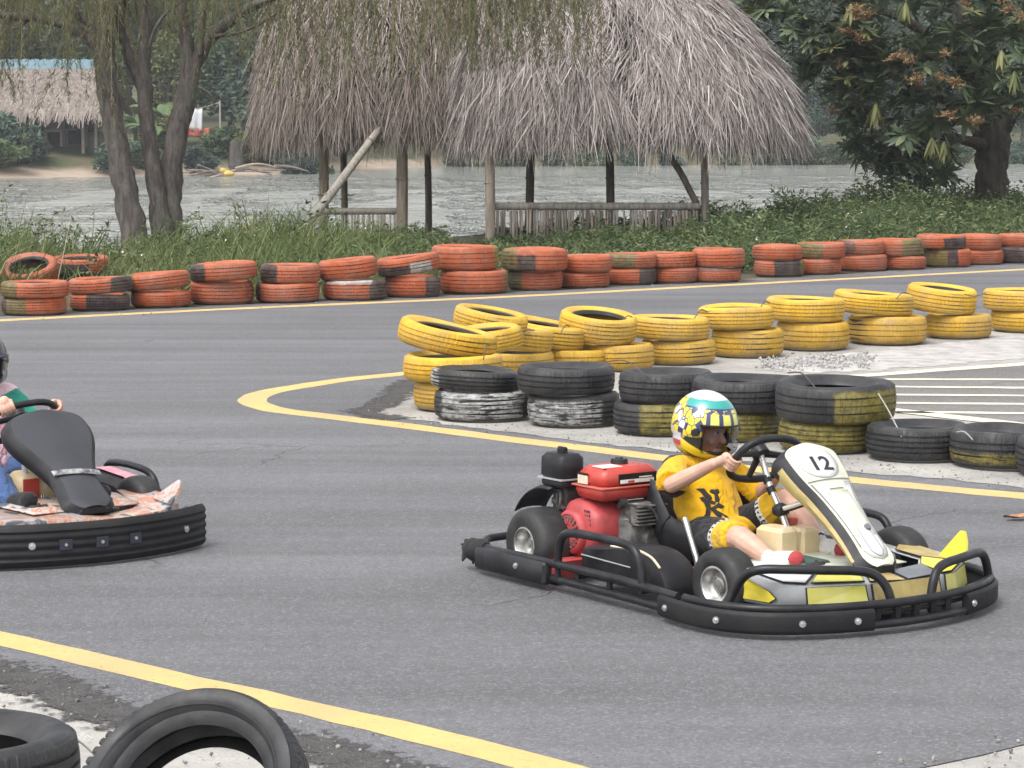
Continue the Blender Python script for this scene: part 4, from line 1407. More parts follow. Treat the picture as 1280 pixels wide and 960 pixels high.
# ------------------------------------------------------------------ thatched huts
M_THATCH = leafmat('dry_thatch', [(0, (.06, .048, .043)), (.3, (.20, .172, .158)), (.65, (.37, .325, .305)), (1, (.58, .525, .50))], .85, .08, spec=.2)
M_THATCH2 = leafmat('brown_thatch', [(0, (.06, .047, .040)), (.3, (.19, .155, .132)), (.65, (.33, .28, .25)), (1, (.50, .44, .40))], .85, .08, spec=.2)
M_UNDER = M('roof_underlay', (.035, .03, .026), .95, bump=.5, bscale=30)
def timber(name, c1, c2):
    n = NT(name)
    v = n.scaled(n.co(), (1, 1, .12))
    c = n.mix(n.ramp(n.noise(22, 4, .65, vec=v), .36, .64), c1, c2)
    n.bump(n.noise(40, 4, .6, vec=v), .5, .01)
    return n.base(c, .8, 0, .3)
M_POST = timber('weathered_post', (.36, .30, .24), (.20, .165, .135))
M_POSTD = timber('dark_post', (.20, .17, .145), (.11, .09, .08))
M_BAMB = timber('grey_bamboo', (.34, .31, .27), (.19, .17, .15))
M_POLE = timber('pale_pole', (.40, .37, .32), (.26, .235, .20))

def hut_roof(hut, cx, cy, a0, b0, z0, h, pw, ridge, mat, n_str, seed, fringe=(.25, .6), ridge_l=1.0):
    r = np.random.default_rng(seed)
    def S(u, s):
        rr = np.maximum(1 - np.power(np.clip(s, 0, 1), pw), 0)
        cu, su = np.cos(u), np.sin(u)
        rg = np.where(cu < 0, ridge_l, ridge)
        x = (rg + (a0 - rg) * rr) * np.sign(cu) * np.abs(cu) ** .72
        y = b0 * rr * np.sign(su) * np.abs(su) ** .72
        return np.stack([cx + x, cy + y, z0 + h * s], -1)
    b = B()
    us = np.linspace(0, 2 * pi, 49)[:-1]
    rows = [S(us, np.full_like(us, s)) for s in np.linspace(0, .985, 12)]
    rows = [np.c_[(q[:, 0] - cx) * .97 + cx, (q[:, 1] - cy) * .97 + cy, q[:, 2] - .03] for q in rows]
    b.grid([list(map(tuple, q)) for q in rows], closed_u=True)
    b.f.append(tuple(len(b.v) - 48 + i for i in range(48))); b.m.append(0)
    b.build('roof_frame', M_UNDER, hut, 60)
    # strands of leaf lying down the slope
    # laid in ragged courses, butts up, tips down
    s = (np.floor(r.random(n_str) ** 1.1 * 14) + 1 + r.normal(0, .22, n_str)) / 15
    s = np.clip(s, 0, .97)
    u = r.uniform(0, 2 * pi, n_str)
    e = 1e-3
    P = S(u, s)
    dn = unit(S(u, np.maximum(s - .02, 0)) - S(u, s + .02))
    side = unit(S(u + e, s) - S(u - e, s))
    nor = unit(np.cross(side, -dn))
    nor = np.where((nor[:, 2:3] < 0), -nor, nor)
    lift = r.uniform(.0, .07, n_str)
    # broad tufts: neighbouring strands share a lean
    lean = .35 * np.sin(u * 23 + s * 9) + r.normal(0, .28, n_str)
    d = unit(dn + side * lean[:, None] + nor * (r.uniform(-.02, .16, n_str) + (r.random(n_str) < .06) * .28)[:, None])
    L = r.uniform(.28, .75, n_str)
    bend = nor * r.normal(-.02, .07, n_str)[:, None] + np.array([0, 0, -1.]) * r.uniform(.0, .28, n_str)[:, None]
    V, F, kk = strips(P + nor * lift[:, None], d, L, r.uniform(.007, .024, n_str), bend, 3, unit(side + nor * r.normal(0, .5, n_str)[:, None]), .25)
    tuft = np.sin(u * 31 + 3) * np.sin(s * 17 + u * 5)
    Vs, Fs, Rs, off = [V], [F], [np.repeat(np.clip(r.normal(.52, .24, n_str) + .1 * tuft - .12 * (lift < .015), 0, 1), kk)], len(V)
    # hanging fringe round the eave
    m = int(n_str * .30)
    u = r.uniform(0, 2 * pi, m)
    s = r.uniform(0, .10, m)
    P = S(u, s)
    side = unit(S(u + e, s) - S(u - e, s))
    nor = np.cross(side, [0, 0, 1.])
    out = unit(P - np.array([cx, cy, 0])) * [1, 1, 0]
    d = unit(np.array([0, 0, -1.]) + side * r.normal(0, .16, m)[:, None] + out * r.uniform(-.15, .30, m)[:, None])
    clump = .72 + .35 * np.sin(u * 14 + 1) * np.sin(u * 37)
    L = r.uniform(*fringe, m) * clump * (1 + (r.random(m) < .05) * .45)
    V, F, kk = strips(P + out * r.uniform(-.18, .04, m)[:, None], d, L, r.uniform(.006, .020, m), -out * r.uniform(0, .12, m)[:, None], 3, unit(side + out * r.normal(0, .6, m)[:, None]), .25)
    Vs.append(V); Fs.append(F + off); Rs.append(np.repeat(np.clip(r.normal(.42, .24, m), 0, 1), kk))
    link('thatch', np_mesh('thatch', np.concatenate(Vs), np.concatenate(Fs), mat, np.concatenate(Rs)), hut, kind='stuff')

def pole(b, p0, p1, r0, r1, nodes=0, seg=10):
    p0, p1 = np.array(p0), np.array(p1)
    k = 13
    P = [p0 + (p1 - p0) * t + np.array([.012 * sin(t * 5), .01 * sin(t * 7 + 1), 0]) for t in np.linspace(0, 1, k)]
    R = [r0 + (r1 - r0) * t for t in np.linspace(0, 1, k)]
    b.tube(P, R, seg)
    for j in range(nodes):
        t = (j + .6) / nodes
        c = p0 + (p1 - p0) * t
        d = (p1 - p0) / np.linalg.norm(p1 - p0)
        b.tube([c - d * .012, c, c + d * .012], [r0 * 1.02, r0 * 1.16, r0 * 1.02], seg, caps=False)
    return b

HG = -.12
hut = empty('thatched_hut', (0, 0, 0), label='large grey thatched lakeside hut with bamboo fence between its posts', cat='hut', group='open thatched huts by the lake')
HY = 38.2
hut_roof(hut, atd(782, 150, HY)[0], HY, 2.48, 2.1, 1.70, 2.55, 1.55, .6, M_THATCH, 46000, 51, ridge_l=2.3)
for (px, y, wpx, tilt, mt_) in [(612, 36.6, 13, 0, M_POST), (880, 36.6, 10, 0, M_POSTD), (658, 39.7, 11, .05, M_POSTD), (762, 39.7, 11, 0, M_POSTD)]:
    q = atd(px, 300, y)
    rr = wpx / 2 * y / FOC
    pole(B(), (q[0], y, HG - .4), (q[0] + tilt * 2, y, 2.1), rr, rr * .92, 3).build('post', mt_, hut, 60)
q0, q1 = atd(838, 196, 37.2), atd(872, 254, 37.0)
pole(B(), q0, q1, .05, .05).build('brace', M_POSTD, hut, 60)
for y, sgn in ((36.6, 1), (39.7, 1)):
    q0, q1 = atd(610, 150, y), atd(950, 150, y)
    pole(B(), (q0[0], y, 1.62), (q1[0], y, 1.62), .05, .05).build('beam', M_POSTD, hut, 60)
# bamboo fence of the big hut
fn = empty('bamboo_fence', (0, 0, 0), label='low grey bamboo fence with a round top rail under the large hut', cat='fence', group='bamboo fences of the huts')
FY = 36.75
x0, x1 = atd(617, 255, FY)[0], atd(876, 255, FY)[0]
zt = atd(700, 258, FY)[2]
pole(B(), (x0, FY, zt), (x1, FY, zt), .058, .052, 9).build('top_rail', M_BAMB, fn, 60)
pole(B(), (x0, FY + .05, zt - .33), (x1, FY + .05, zt - .33), .03, .03, 7).build('lower_rail', M_POSTD, fn, 60)
rf = np.random.default_rng(14)
x = x0 + .06
k = 0
while x < x1 - .03:
    wd = rf.uniform(.022, .05)
    b = B()
    jj = rf.uniform(-.02, .02)
    b.tube([(x, FY - .055 + rf.uniform(-.01, .01), zt - .045 + rf.uniform(-.02, .005)), (x + jj * .5, FY - .05, zt - .3), (x + jj, FY - .05 + rf.uniform(-.01, .01), HG - .1)], [wd / 2] * 3, 6)
    b.build('slat', [M_BAMB, M_POSTD, M_POST][int(rf.integers(0, 3))], fn, 180)
    x += wd + (rf.uniform(.001, .012) if rf.random() < .85 else rf.uniform(.03, .07))

h2 = empty('thatched_hut', (0, 0, 0), label='smaller brown thatched hut left of the large grey one', cat='hut', group='open thatched huts by the lake')
HY2 = 40.2
hut_roof(h2, atd(482, 150, HY2)[0], HY2, 1.95, 1.75, 1.74, 3.4, 2.1, 1.0, M_THATCH2, 30000, 52, (.3, .66))
for (px, y, wpx, tilt, mt_) in [(404, 39.2, 13, .03, M_POST), (502, 38.9, 15, .02, M_POST), (430, 41.4, 9, 0, M_POSTD), (535, 41.4, 9, 0, M_POSTD)]:
    q = atd(px, 290, y)
    rr = wpx / 2 * y / FOC
    pole(B(), (q[0] - tilt, y, HG - .4), (q[0] + tilt * 1.6, y, 2.1), rr, rr * .9, 3).build('post', mt_, h2, 60)
for y in (39.1, 41.4):
    q0, q1 = atd(360, 150, y), atd(575, 150, y)
    pole(B(), (q0[0], y, 1.7), (q1[0], y, 1.7), .05, .05).build('beam', M_POSTD, h2, 60)
# sheaf of dark leaves hanging under the eave
fn = empty('bamboo_fence', (0, 0, 0), label='short bamboo rail with slats between the posts of the small hut', cat='fence', group='bamboo fences of the huts')
FY2 = 39.0
x0, x1 = atd(428, 262, FY2)[0], atd(500, 262, FY2)[0]
zt = atd(460, 264, FY2)[2]
pole(B(), (x0 - .3, FY2, zt), (x1, FY2, zt), .052, .05, 4).build('top_rail', M_POLE, fn, 60)
x = x0
while x < x1 - .02:
    wd = rf.uniform(.025, .05)
    b = B()
    b.tube([(x, FY2 - .05, zt - .05), (x, FY2 - .05, zt - .3), (x + rf.uniform(-.02, .02), FY2 - .05, HG - .3)], [wd / 2] * 3, 6)
    b.build('slat', [M_BAMB, M_POST][int(rf.integers(0, 2))], fn, 180)
    x += wd + rf.uniform(.004, .05)
# pole leaning against the small hut
q0, q1 = atd(376, 290, 36.6), atd(484, 150, 38.6)
lp = pole(B(), q0, q1, .068, .055, 2)
lp.build('leaning_pole', M_POLE, None, 60, label='pale grey pole leaning diagonally against the small brown hut', cat='pole')
# ================================================================== FAR BANK
def shore_y(x):
    return float(np.interp(x, SHX, SHY))

def far_crown(seed, k=5200, shape=(1, 1, 1.2), nclump=26, ls=(.28, .55), mat=None, droop=0.0):
    """crown of leaf clumps in a unit ball scaled by shape (metres, height 2*shape z), base at z = 0"""
    r = np.random.default_rng(seed)
    C_ = r.normal(0, 1, (nclump, 3))
    C_ = unit(C_) * (r.random((nclump, 1)) ** .45) * .86
    rad = r.uniform(.20, .42, nclump)
    tone = r.normal(.45, .2, nclump)
    ci = r.integers(0, nclump, k)
    p = unit(r.normal(0, 1, (k, 3))) * (r.random((k, 1)) ** .4) * rad[ci][:, None] + C_[ci]
    p = p * np.array(shape) + [0, 0, shape[2]]
    ax = np.c_[r.normal(0, 1, k), r.normal(0, 1, k), r.normal(-.1 - droop, .5, k)]
    V, F, kk = leaf_quads(p, ax, r.uniform(*ls, k), r.uniform(*ls, k) * .55, r)
    return np_mesh('crown', V, F, mat, np.repeat(np.clip(tone[ci] + r.normal(0, .13, k), 0, 1), kk))

M_FAR = [leafmat('far_leaf_bluish', [(0, (.024, .046, .038)), (.5, (.066, .108, .078)), (1, (.14, .19, .13))], .7, .2),
         leafmat('far_leaf_green', [(0, (.030, .055, .030)), (.5, (.080, .125, .060)), (1, (.16, .21, .10))], .7, .2),
         leafmat('far_leaf_yellowish', [(0, (.06, .075, .025)), (.5, (.12, .14, .045)), (1, (.20, .20, .08))], .7, .25),
         leafmat('far_leaf_dark', [(0, (.018, .034, .030)), (.5, (.044, .070, .056)), (1, (.09, .125, .09))], .7, .15)]
CRN = [far_crown(100, 7000, (3.2, 3.0, 4.6), 34, mat=M_FAR[0], droop=.2), far_crown(101, 7000, (3.6, 3.2, 4.2), 30, mat=M_FAR[1]),
       far_crown(102, 6000, (2.6, 2.6, 5.2), 28, mat=M_FAR[3], droop=.3), far_crown(103, 6000, (4.2, 3.2, 3.8), 36, mat=M_FAR[0]),
       far_crown(104, 4500, (2.4, 2.4, 3.2), 22, mat=M_FAR[2], droop=.6), far_crown(105, 7000, (3.4, 3.2, 5.0), 30, mat=M_FAR[3])]
BSH = [far_crown(110, 1900, (1.9, 1.5, 1.0), 16, (.18, .4), mat=M_FAR[1]), far_crown(111, 1900, (2.1, 1.5, 1.3), 18, (.18, .4), mat=M_FAR[0]),
       far_crown(112, 1700, (1.5, 1.3, .85), 14, (.16, .36), mat=M_FAR[3]), far_crown(113, 1900, (1.7, 1.4, 1.5), 16, (.2, .45), mat=M_FAR[2])]
M_FTR = bark('far_trunk', (.10, .09, .08), (.05, .045, .04), 3)
def far_trunk(seed):
    r = np.random.default_rng(seed)
    b = B()
    b.tube(catmull([(0, 0, -.6), (r.normal(0, .08), 0, 1.0), (r.normal(0, .2), r.normal(0, .1), 3.0), (r.normal(0, .4), r.normal(0, .2), 6.0)], 4), [.24, .17, .13, .06], 8)
    for k in range(3):
        a, z = r.uniform(0, 6), r.uniform(1.8, 3.6)
        b.tube([(0, 0, z), (cos(a) * .8, sin(a) * .5, z + .9), (cos(a) * 1.8, sin(a) * 1.2, z + 1.9)], [.08, .06, .03], 6)
    return b.mesh('trunk', M_FTR, 180)
TRK = [far_trunk(120 + k) for k in range(3)]
PLACE = ['behind the far left hut', 'left of the laundry across the lake', 'above the driftwood across the lake', 'across the lake between the two huts', 'behind the large hut across the lake', 'across the lake left of the mango', 'across the lake behind the mango']
def far_place(px):
    return PLACE[0] if px < 170 else PLACE[1] if px < 250 else PLACE[2] if px < 400 else PLACE[3] if px < 580 else PLACE[4] if px < 920 else PLACE[5] if px < 1100 else PLACE[6]
KIND = ['tall bluish green tree', 'mid green bushy tree', 'dark drooping tree', 'wide bluish green tree', 'yellow green feathery tree', 'tall dark green tree']
rt = np.random.default_rng(9)
USED = {}
def fresh(s):
    USED[s] = USED.get(s, 0) + 1
    return s if USED[s] == 1 else s + [', further right', ', third', ', fourth', ', fifth', ', sixth'][USED[s] - 2]
def far_tree(px, dback, kind, sc, lift=1.2):
    x = (px - 640) / FOC * 150
    y = shore_y(x) + dback
    x = (px - 640) / FOC * y
    z = float(terrain(x, y))
    t = empty('far_tree', (x, y, z), rt.uniform(-.6, .6), label=fresh(f'{KIND[kind]} standing {far_place(px)}' + (', back row' if dback > 40 else ', mid row' if dback > 20 else ', waterside')), cat='tree', group='trees on the far bank')
    t.scale = [sc * rt.uniform(.92, 1.08), sc, sc * rt.uniform(.92, 1.08)]
    link('trunk', TRK[int(rt.integers(0, 3))], t)
    link('crown', CRN[kind], t, loc=(0, 0, lift))
for row in ([(-60, 30, 0, 1.1), (20, 34, 2, 1.1), (95, 32, 3, 1.1), (165, 30, 1, 1.15), (235, 30, 5, 1.1), (310, 26, 0, 1.15), (375, 24, 5, 1.1), (450, 30, 2, 1.1), (530, 32, 0, 1.1), (610, 30, 3, 1.05), (690, 30, 5, 1.05), (770, 32, 1, 1.1), (850, 30, 0, 1.1), (930, 30, 2, 1.05), (1000, 28, 5, 1.1), (1070, 30, 0, 1.1), (1150, 30, 3, 1.1), (1230, 30, 5, 1.1), (1310, 30, 0, 1.1)],
            [(-110, 46, 5, 1.5), (0, 48, 3, 1.55), (70, 50, 0, 1.5), (140, 46, 5, 1.5), (210, 48, 0, 1.5), (285, 46, 3, 1.5), (350, 44, 2, 1.5), (420, 46, 0, 1.5), (500, 48, 5, 1.5), (590, 46, 1, 1.5), (680, 46, 0, 1.5), (770, 48, 3, 1.5), (860, 46, 5, 1.5), (950, 46, 0, 1.5), (1040, 48, 2, 1.5), (1120, 46, 3, 1.5), (1200, 46, 0, 1.5), (1300, 46, 5, 1.5)],
            [(215, 18, 4, .85), (345, 12, 0, .95), (290, 16, 1, .9), (375, 9, 2, .62), (585, 10, 0, .6), (640, 12, 5, .7), (720, 12, 2, .7), (800, 11, 0, .7), (880, 12, 3, .7), (960, 10, 5, .62), (1020, 9, 0, .62), (1060, 10, 1, .55), (1110, 12, 5, .7), (1190, 12, 2, .7), (1275, 11, 0, .7)]):
    for q in row:
        far_tree(*q)
BK = ['low mid green bush', 'rounded bluish bush', 'low dark bush', 'loose yellow green bush']
def far_bush(px, dback, kind, sc, where):
    x = (px - 640) / FOC * 150
    y = shore_y(x) + dback
    x = (px - 640) / FOC * y
    b_ = link('far_bush', BSH[kind], loc=(x, y, float(terrain(x, y)) - .1), rot=(0, 0, rt.uniform(0, 6)), label=f'{BK[kind]} {where}', cat='bush', group='bushes on the far bank')
    b_.scale = [sc] * 3
for q in [(12, 11, 1, 1.15, 'left of the dark hut opening across the lake'), (-20, 9, 0, 1.2, 'at the left frame edge across the lake'), (40, 12, 2, .9, 'touching the dark hut opening across the lake'),
          (148, 10, 1, .8, 'right of the far hut across the lake'), (185, 10, 0, .75, 'behind the forked trunk across the lake'), (205, 14, 3, .9, 'standing behind the forked trunk'), (252, 9, 2, .8, 'below the white laundry across the lake'),  # yellow green bush keeps its own leaf colour
          (285, 12, 0, .85, 'right of the laundry across the lake'), (318, 10, 3, .75, 'above the driftwood pile'), (345, 9, 1, .8, 'right of the driftwood pile'), (380, 6, 2, .9, 'at the right end of the driftwood pile'), (400, 5, 0, .7, 'over the water between driftwood and hut'),
          (425, 14, 1, .8, 'left on the bare bank behind the small hut'), (480, 15, 0, .7, 'on the bare bank behind the small hut'), (575, 6, 1, .85, 'seen between the two huts across the lake'), (610, 5, 0, .75, 'left behind the large hut across the lake'),
          (645, 5, 2, .7, 'behind the leaning back post of the large hut'), (690, 5, 1, .7, 'behind the middle of the large hut across the lake'), (735, 5, 0, .7, 'left of the middle post across the lake'), (790, 5, 1, .7, 'right of the middle post across the lake'),
          (840, 5, 2, .7, 'behind the brace of the large hut'), (905, 5, 0, .75, 'right of the large hut posts across the lake'), (950, 5, 1, .8, 'under the right eave across the lake'), (1000, 5, 1, .95, 'right of the large hut eave across the lake'),
          (1045, 5, 0, .85, 'left below the mango crown across the lake'), (1090, 5, 2, .8, 'below the mango crown across the lake'), (1140, 5, 1, .8, 'left of the mango trunk across the lake'), (1200, 5, 0, .8, 'beside the mango trunk across the lake'), (1272, 5, 1, .85, 'right of the mango trunk across the lake')]:
    far_bush(*q)

# far house with thatched roof and a blue ridge
DH = 134.0
fh = empty('far_house', (0, 0, 0), label='far house with pale thatched roof and blue ridge across the lake', cat='house')
M_FTH = leafmat('far_thatch', [(0, (.085, .07, .06)), (.5, (.175, .145, .125)), (1, (.27, .23, .205))], .9, 0)
xa, xb = atd(-120, 140, DH)[0], atd(168, 140, DH)[0]
ze, zr = atd(0, 142, DH)[2], atd(0, 82, DH)[2]
zg = float(terrain(-24, DH))
rfh = np.random.default_rng(66)
b = B()
dp = 4.5
for sgn in (-1, 1):
    rows = []
    for t in np.linspace(0, 1, 6):
        y = DH + sgn * dp * (1 - t)
        z = ze + (zr - ze) * t + .25 * sin(pi * t)
        rows.append([(xa + (xb - xa) * u + (-.0 if u < .5 else -2.1 * t * (u - .5) * 2), y, z) for u in np.linspace(0, 1, 14)])
    b.grid(rows)
b.build('roof', M('far_roof_base', (.22, .185, .16), .95), fh, 60)
k = 5200
u, t = rfh.random(k), rfh.random(k)
P = np.c_[xa + (xb - xa) * u - np.where(u > .5, 2.1 * t * (u - .5) * 2, 0), DH - dp * (1 - t) - .06, ze + (zr - ze) * t + .25 * np.sin(pi * t) + .05]
d = unit(np.c_[rfh.normal(0, .22, k), np.full(k, -.85), np.full(k, -.62)])
V, F, kk = strips(P, d, rfh.uniform(.5, 1.2, k), rfh.uniform(.05, .12, k), np.c_[np.zeros((k, 2)), -rfh.uniform(0, .25, k)], 2, np.tile([[1., 0, 0]], (k, 1)), .4)
link('thatch', np_mesh('thatch', V, F, M_FTH, np.repeat(np.clip(rfh.normal(.5, .25, k), 0, 1), kk)), fh, kind='stuff')
b = B()
xr = atd(118, 80, DH)[0]
rows = []
for q in range(40):
    x = xa + (xr - xa) * q / 39
    w_ = .03 if q % 2 else -.03
    rows.append([(x, DH - .75, zr - .33 + w_), (x, DH, zr + .33 + w_), (x, DH + .75, zr - .33 + w_)])
b.grid(rows)
b.build('ridge_sheet', M('blue_roof_sheet', (.085, .16, .20), .6, c2=(.12, .19, .22), scale=3), fh, 40)
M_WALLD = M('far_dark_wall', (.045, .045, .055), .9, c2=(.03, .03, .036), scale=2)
M_WALLP = M('far_plank_wall', (.16, .135, .12), .9, c2=(.09, .08, .075), scale=3)
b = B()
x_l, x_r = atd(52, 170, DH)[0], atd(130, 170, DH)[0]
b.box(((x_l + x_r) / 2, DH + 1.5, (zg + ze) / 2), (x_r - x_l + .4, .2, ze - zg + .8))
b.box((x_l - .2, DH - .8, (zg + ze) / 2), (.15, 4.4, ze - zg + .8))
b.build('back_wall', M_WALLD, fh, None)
for px, px2, zt_ in ((-110, 48, 1.0), (112, 134, .78)):
    a, c_ = atd(px, 170, DH - 2.6)[0], atd(px2, 170, DH - 2.6)[0]
    nb = max(2, int((c_ - a) / .34))
    for q in range(nb):
        w_ = (c_ - a) / nb
        hgt = (ze - zg) * zt_
        bb = B().box((a + (q + .5) * w_, DH - 2.6 + .03 * (q % 2), zg + hgt / 2 - .2), (w_ * .93, .06, hgt + .4))
        bb.build('plank', M_WALLP, fh, None)
for px in (50, 104, 120, 136):
    q = atd(px, 190, DH - 3.6)
    B().cyl((q[0], DH - 3.6, zg - .4), (q[0], DH - 3.6, ze + .2), .09, .08, 8).build('post', M('far_post', (.30, .27, .24), .8), fh, 60)
b = B()
q = atd(68, 190, DH - 3)
b.box((q[0], DH - 3, zg + .75), (.95, .6, .12)); b.box((q[0] - .4, DH - 3, zg + .35), (.1, .5, .8)); b.box((q[0] + .4, DH - 3, zg + .35), (.1, .5, .8)); b.box((q[0], DH - 2.7, zg + 1.1), (.95, .08, .7))
tag(b.build('far_bench', M('far_bench_wood', (.30, .25, .22), .8), None, 40), 'pale wooden bench in the dark opening of the far house', 'bench')
b = B()
q = atd(96, 186, DH - 2.5)
b.box((q[0], DH - 2.5, zg + .8), (1.3, .9, .1)); 
for sx in (-.55, .55):
    for sy in (-.35, .35):
        b.box((q[0] + sx, DH - 2.5 + sy, zg + .35), (.09, .09, .9))
tag(b.build('far_table', M('far_table_wood', (.17, .14, .125), .8), None, 40), 'low wooden table right of the bench in the far house', 'table')

# laundry on a line, right of the forked trunk
M_CLOTH = M('white_cloth', (.62, .62, .63), .9, c2=(.48, .48, .5), scale=2)
M_CLOTHR = M('red_cloth', (.45, .12, .08), .9)
yl = shore_y(atd(245, 150, 125)[0]) + 12
def cloth(px0, px1, py0, py1, mat, label, cat):
    rows = []
    for v in np.linspace(0, 1, 6):
        rows.append([])
        for u in np.linspace(0, 1, 12):
            q = atd(px0 + (px1 - px0) * u, py0 + (py1 - py0) * v, yl)
            rows[-1].append((q[0], yl + .10 * sin(u * 11 + v) * (v * .7 + .3), q[2] + .03 * sin(u * 7)))
    b = B(); b.grid(rows)
    o = b.build('hanging_cloth', mat, None, 180, label=label, cat=cat)
    so = o.modifiers.new('thickness', 'SOLIDIFY'); so.thickness = .02
cloth(236, 253, 136, 164, M_CLOTH, 'white cloth hung on a line right of the forked trunk', 'laundry')
cloth(234, 262, 160, 171, M_CLOTHR, 'red cloth hung under the white cloth across the lake', 'laundry')
b = B()
q0, q1 = atd(228, 138, yl), atd(275, 128, yl)
b.tube(catmull([q0, (q0 + q1) / 2 - [0, 0, .08], q1], 6), .025, 6)
for q in (q0, q1):
    b.cyl((q[0], q[1], float(terrain(q[0], q[1])) - .3), (q[0], q[1], q[2] + .1), .06, .05, 8)
b.build('clothes_line', M('line_pole', (.33, .31, .29), .8), None, 60, label='clothes line on two thin poles across the lake', cat='clothes line')
# stump, driftwood pile and the yellow float
yd = shore_y(atd(300, 200, 128)[0])
q = atd(295, 190, yd + 7)
B().tube([(q[0], q[1], q[2] - 1.1), (q[0], q[1], q[2]), (q[0] + .03, q[1], q[2] + .55)], [.42, .36, .33], 10).build('tree_stump', M_FTR, None, 60, label='grey tree stump on the far bank above the driftwood', cat='stump')
rd_ = np.random.default_rng(17)
M_DRIFT = M('driftwood_grey', (.17, .14, .12), .9, c2=(.09, .075, .065), scale=3)
M_DRIFT2 = M('driftwood_tan', (.32, .26, .20), .9, c2=(.2, .16, .13), scale=3)
for k in range(18):
    px, py = rd_.uniform(228, 390), rd_.uniform(203, 219)
    if px < 275 and py < 209:
        py += 6
    y = yd + (219 - py) * .55
    q = atd(px, py, y)
    z = max(float(terrain(q[0], y)), WATER_Z) + rd_.uniform(.02, .35 if px > 275 else .12)
    L = rd_.uniform(.9, 2.8)
    a = rd_.normal(.1, .5)
    tz = rd_.normal(0, .16)
    d = np.array([cos(a), sin(a), tz]) * L / 2
    c0 = np.array([q[0], y, z + .08])
    lab = 'long' if L > 1.9 else 'short'
    plc = 'left end' if px < 270 else 'middle' if px < 310 else 'right of middle' if px < 350 else 'right end'
    tone = k % 3 == 0
    B().tube(catmull([c0 - d, c0 + [0, 0, rd_.normal(0, .08)], c0 + d], 4), [rd_.uniform(.04, .10), rd_.uniform(.035, .08), .02], 7).build('driftwood_log', M_DRIFT2 if tone else M_DRIFT, None, 180, label=fresh('%s %s driftwood log at the %s of the far heap' % ('tan' if tone else 'grey', lab, plc)), cat='driftwood', group='driftwood heaped at the far water edge')
b = B()
q = atd(286, 214, yd - .3)
zz = WATER_Z + .16
b.ell((q[0], q[1], zz), (.30, .18, .13), 14, 8)
b.ell((q[0] - .30, q[1], zz + .16), (.17, .14, .14), 12, 8)
b.tube(catmull([(q[0] - .26, q[1], zz + .12), (q[0] - .15, q[1], zz + .13), (q[0] + .05, q[1], zz + .06)], 4), .10, 8)
tag(link('yellow_float', remesh(b, .03, 3)), 'yellow plastic float beached beside the driftwood heap', 'float')
bpy.data.objects['yellow_float'].data.materials.append(M('yellow_plastic', (.50, .36, .08), .6))
# banana plants behind the trunks
M_BAN = leafmat('banana_leaf', [(0, (.06, .11, .04)), (.5, (.10, .16, .06)), (1, (.17, .23, .10))], .5, .3)
def banana(seed):
    r = np.random.default_rng(seed)
    b = B(); rnd = []
    for k in range(9):
        az, el = r.uniform(0, 2 * pi), r.uniform(.5, 1.2)
        L = r.uniform(1.6, 2.4)
        d0 = Vector((cos(az) * cos(el), sin(az) * cos(el), sin(el)))
        s0 = Vector((-sin(az), cos(az), 0))
        rows = []
        for t in np.linspace(0, 1, 8):
            p = Vector((0, 0, 1.5)) + d0 * L * t + Vector((0, 0, -1.1 * t * t))
            ww = .26 * sin(pi * min(.06 + t * .94, 1) ** .8) + .01
            rows.append([p - s0 * ww + Vector((0, 0, -.1)), p, p + s0 * ww + Vector((0, 0, -.1))])
        o = len(b.v); b.grid(rows); rnd += [r.random()] * (len(b.v) - o)
    o = len(b.v); b.tube([(0, 0, -.3), (0, 0, .8), (.02, 0, 1.6)], [.16, .13, .09], 8); rnd += [.2] * (len(b.v) - o)
    me = b.mesh('banana_plant', M_BAN, 180)
    a = me.attributes.new('rnd', 'FLOAT', 'POINT'); a.data.foreach_set('value', np.array(rnd, np.float32))
    return me
BNM = [banana(200 + k) for k in range(3)]
for px, dq, sc, lab in [(196, 9, .95, 'banana plant with broad pale leaves between the two trunks'), (172, 12, .85, 'banana plant just right of the leaning trunk'), (208, 13, 1.1, 'taller banana plant behind the forked trunk'), (112, 12, .6, 'small banana plant beside the far hut opening')]:
    x = (px - 640) / FOC * 128
    y = shore_y(x) + dq
    x = (px - 640) / FOC * y
    o = link('banana_plant', BNM[int(rt.integers(0, 3))], loc=(x, y, float(terrain(x, y))), rot=(0, 0, px), label=lab, cat='banana plant', group='banana plants on the far bank')
    o.scale = [sc] * 3
# ================================================================== KARTS
M_BLKP = M('black_plastic', (.012, .012, .014), .46, c2=(.026, .026, .029), scale=9, bump=.15, bscale=90, spec=.3)
M_RUBB = M('bumper_rubber', (.011, .011, .013), .6, c2=(.028, .026, .024), scale=5, bump=.4, bscale=60, spec=.3, lo=.45, hi=.8)
M_TUBE = M('black_painted_tube', (.012, .012, .015), .36, c2=(.024, .024, .026), scale=14, spec=.3)
M_KTYRE = M('kart_tyre_rubber', (.014, .014, .015), .62, c2=(.032, .031, .030), scale=12, bump=.3, bscale=120)
M_ALU = M('dull_aluminium', (.56, .55, .53), .36, .85, c2=(.36, .35, .33), scale=20)
M_STEEL = M('bolt_steel', (.72, .71, .69), .28, .8)
M_ENG = M('cast_engine_metal', (.30, .29, .275), .5, .6, c2=(.12, .115, .11), scale=16, bump=.4, bscale=80)
M_ENGD = M('sooty_engine_metal', (.030, .029, .028), .55, c2=(.075, .07, .066), scale=18, bump=.4, bscale=80)
M_REDP = M('red_engine_paint', (.48, .050, .036), .34, c2=(.36, .050, .040), scale=13, spec=.5)
M_REDF = M('faded_red_cover', (.43, .060, .062), .5, c2=(.25, .05, .05), scale=17, lo=.45, hi=.8, bump=.15)
M_REDL = M('red_lip', (.58, .13, .10), .4)
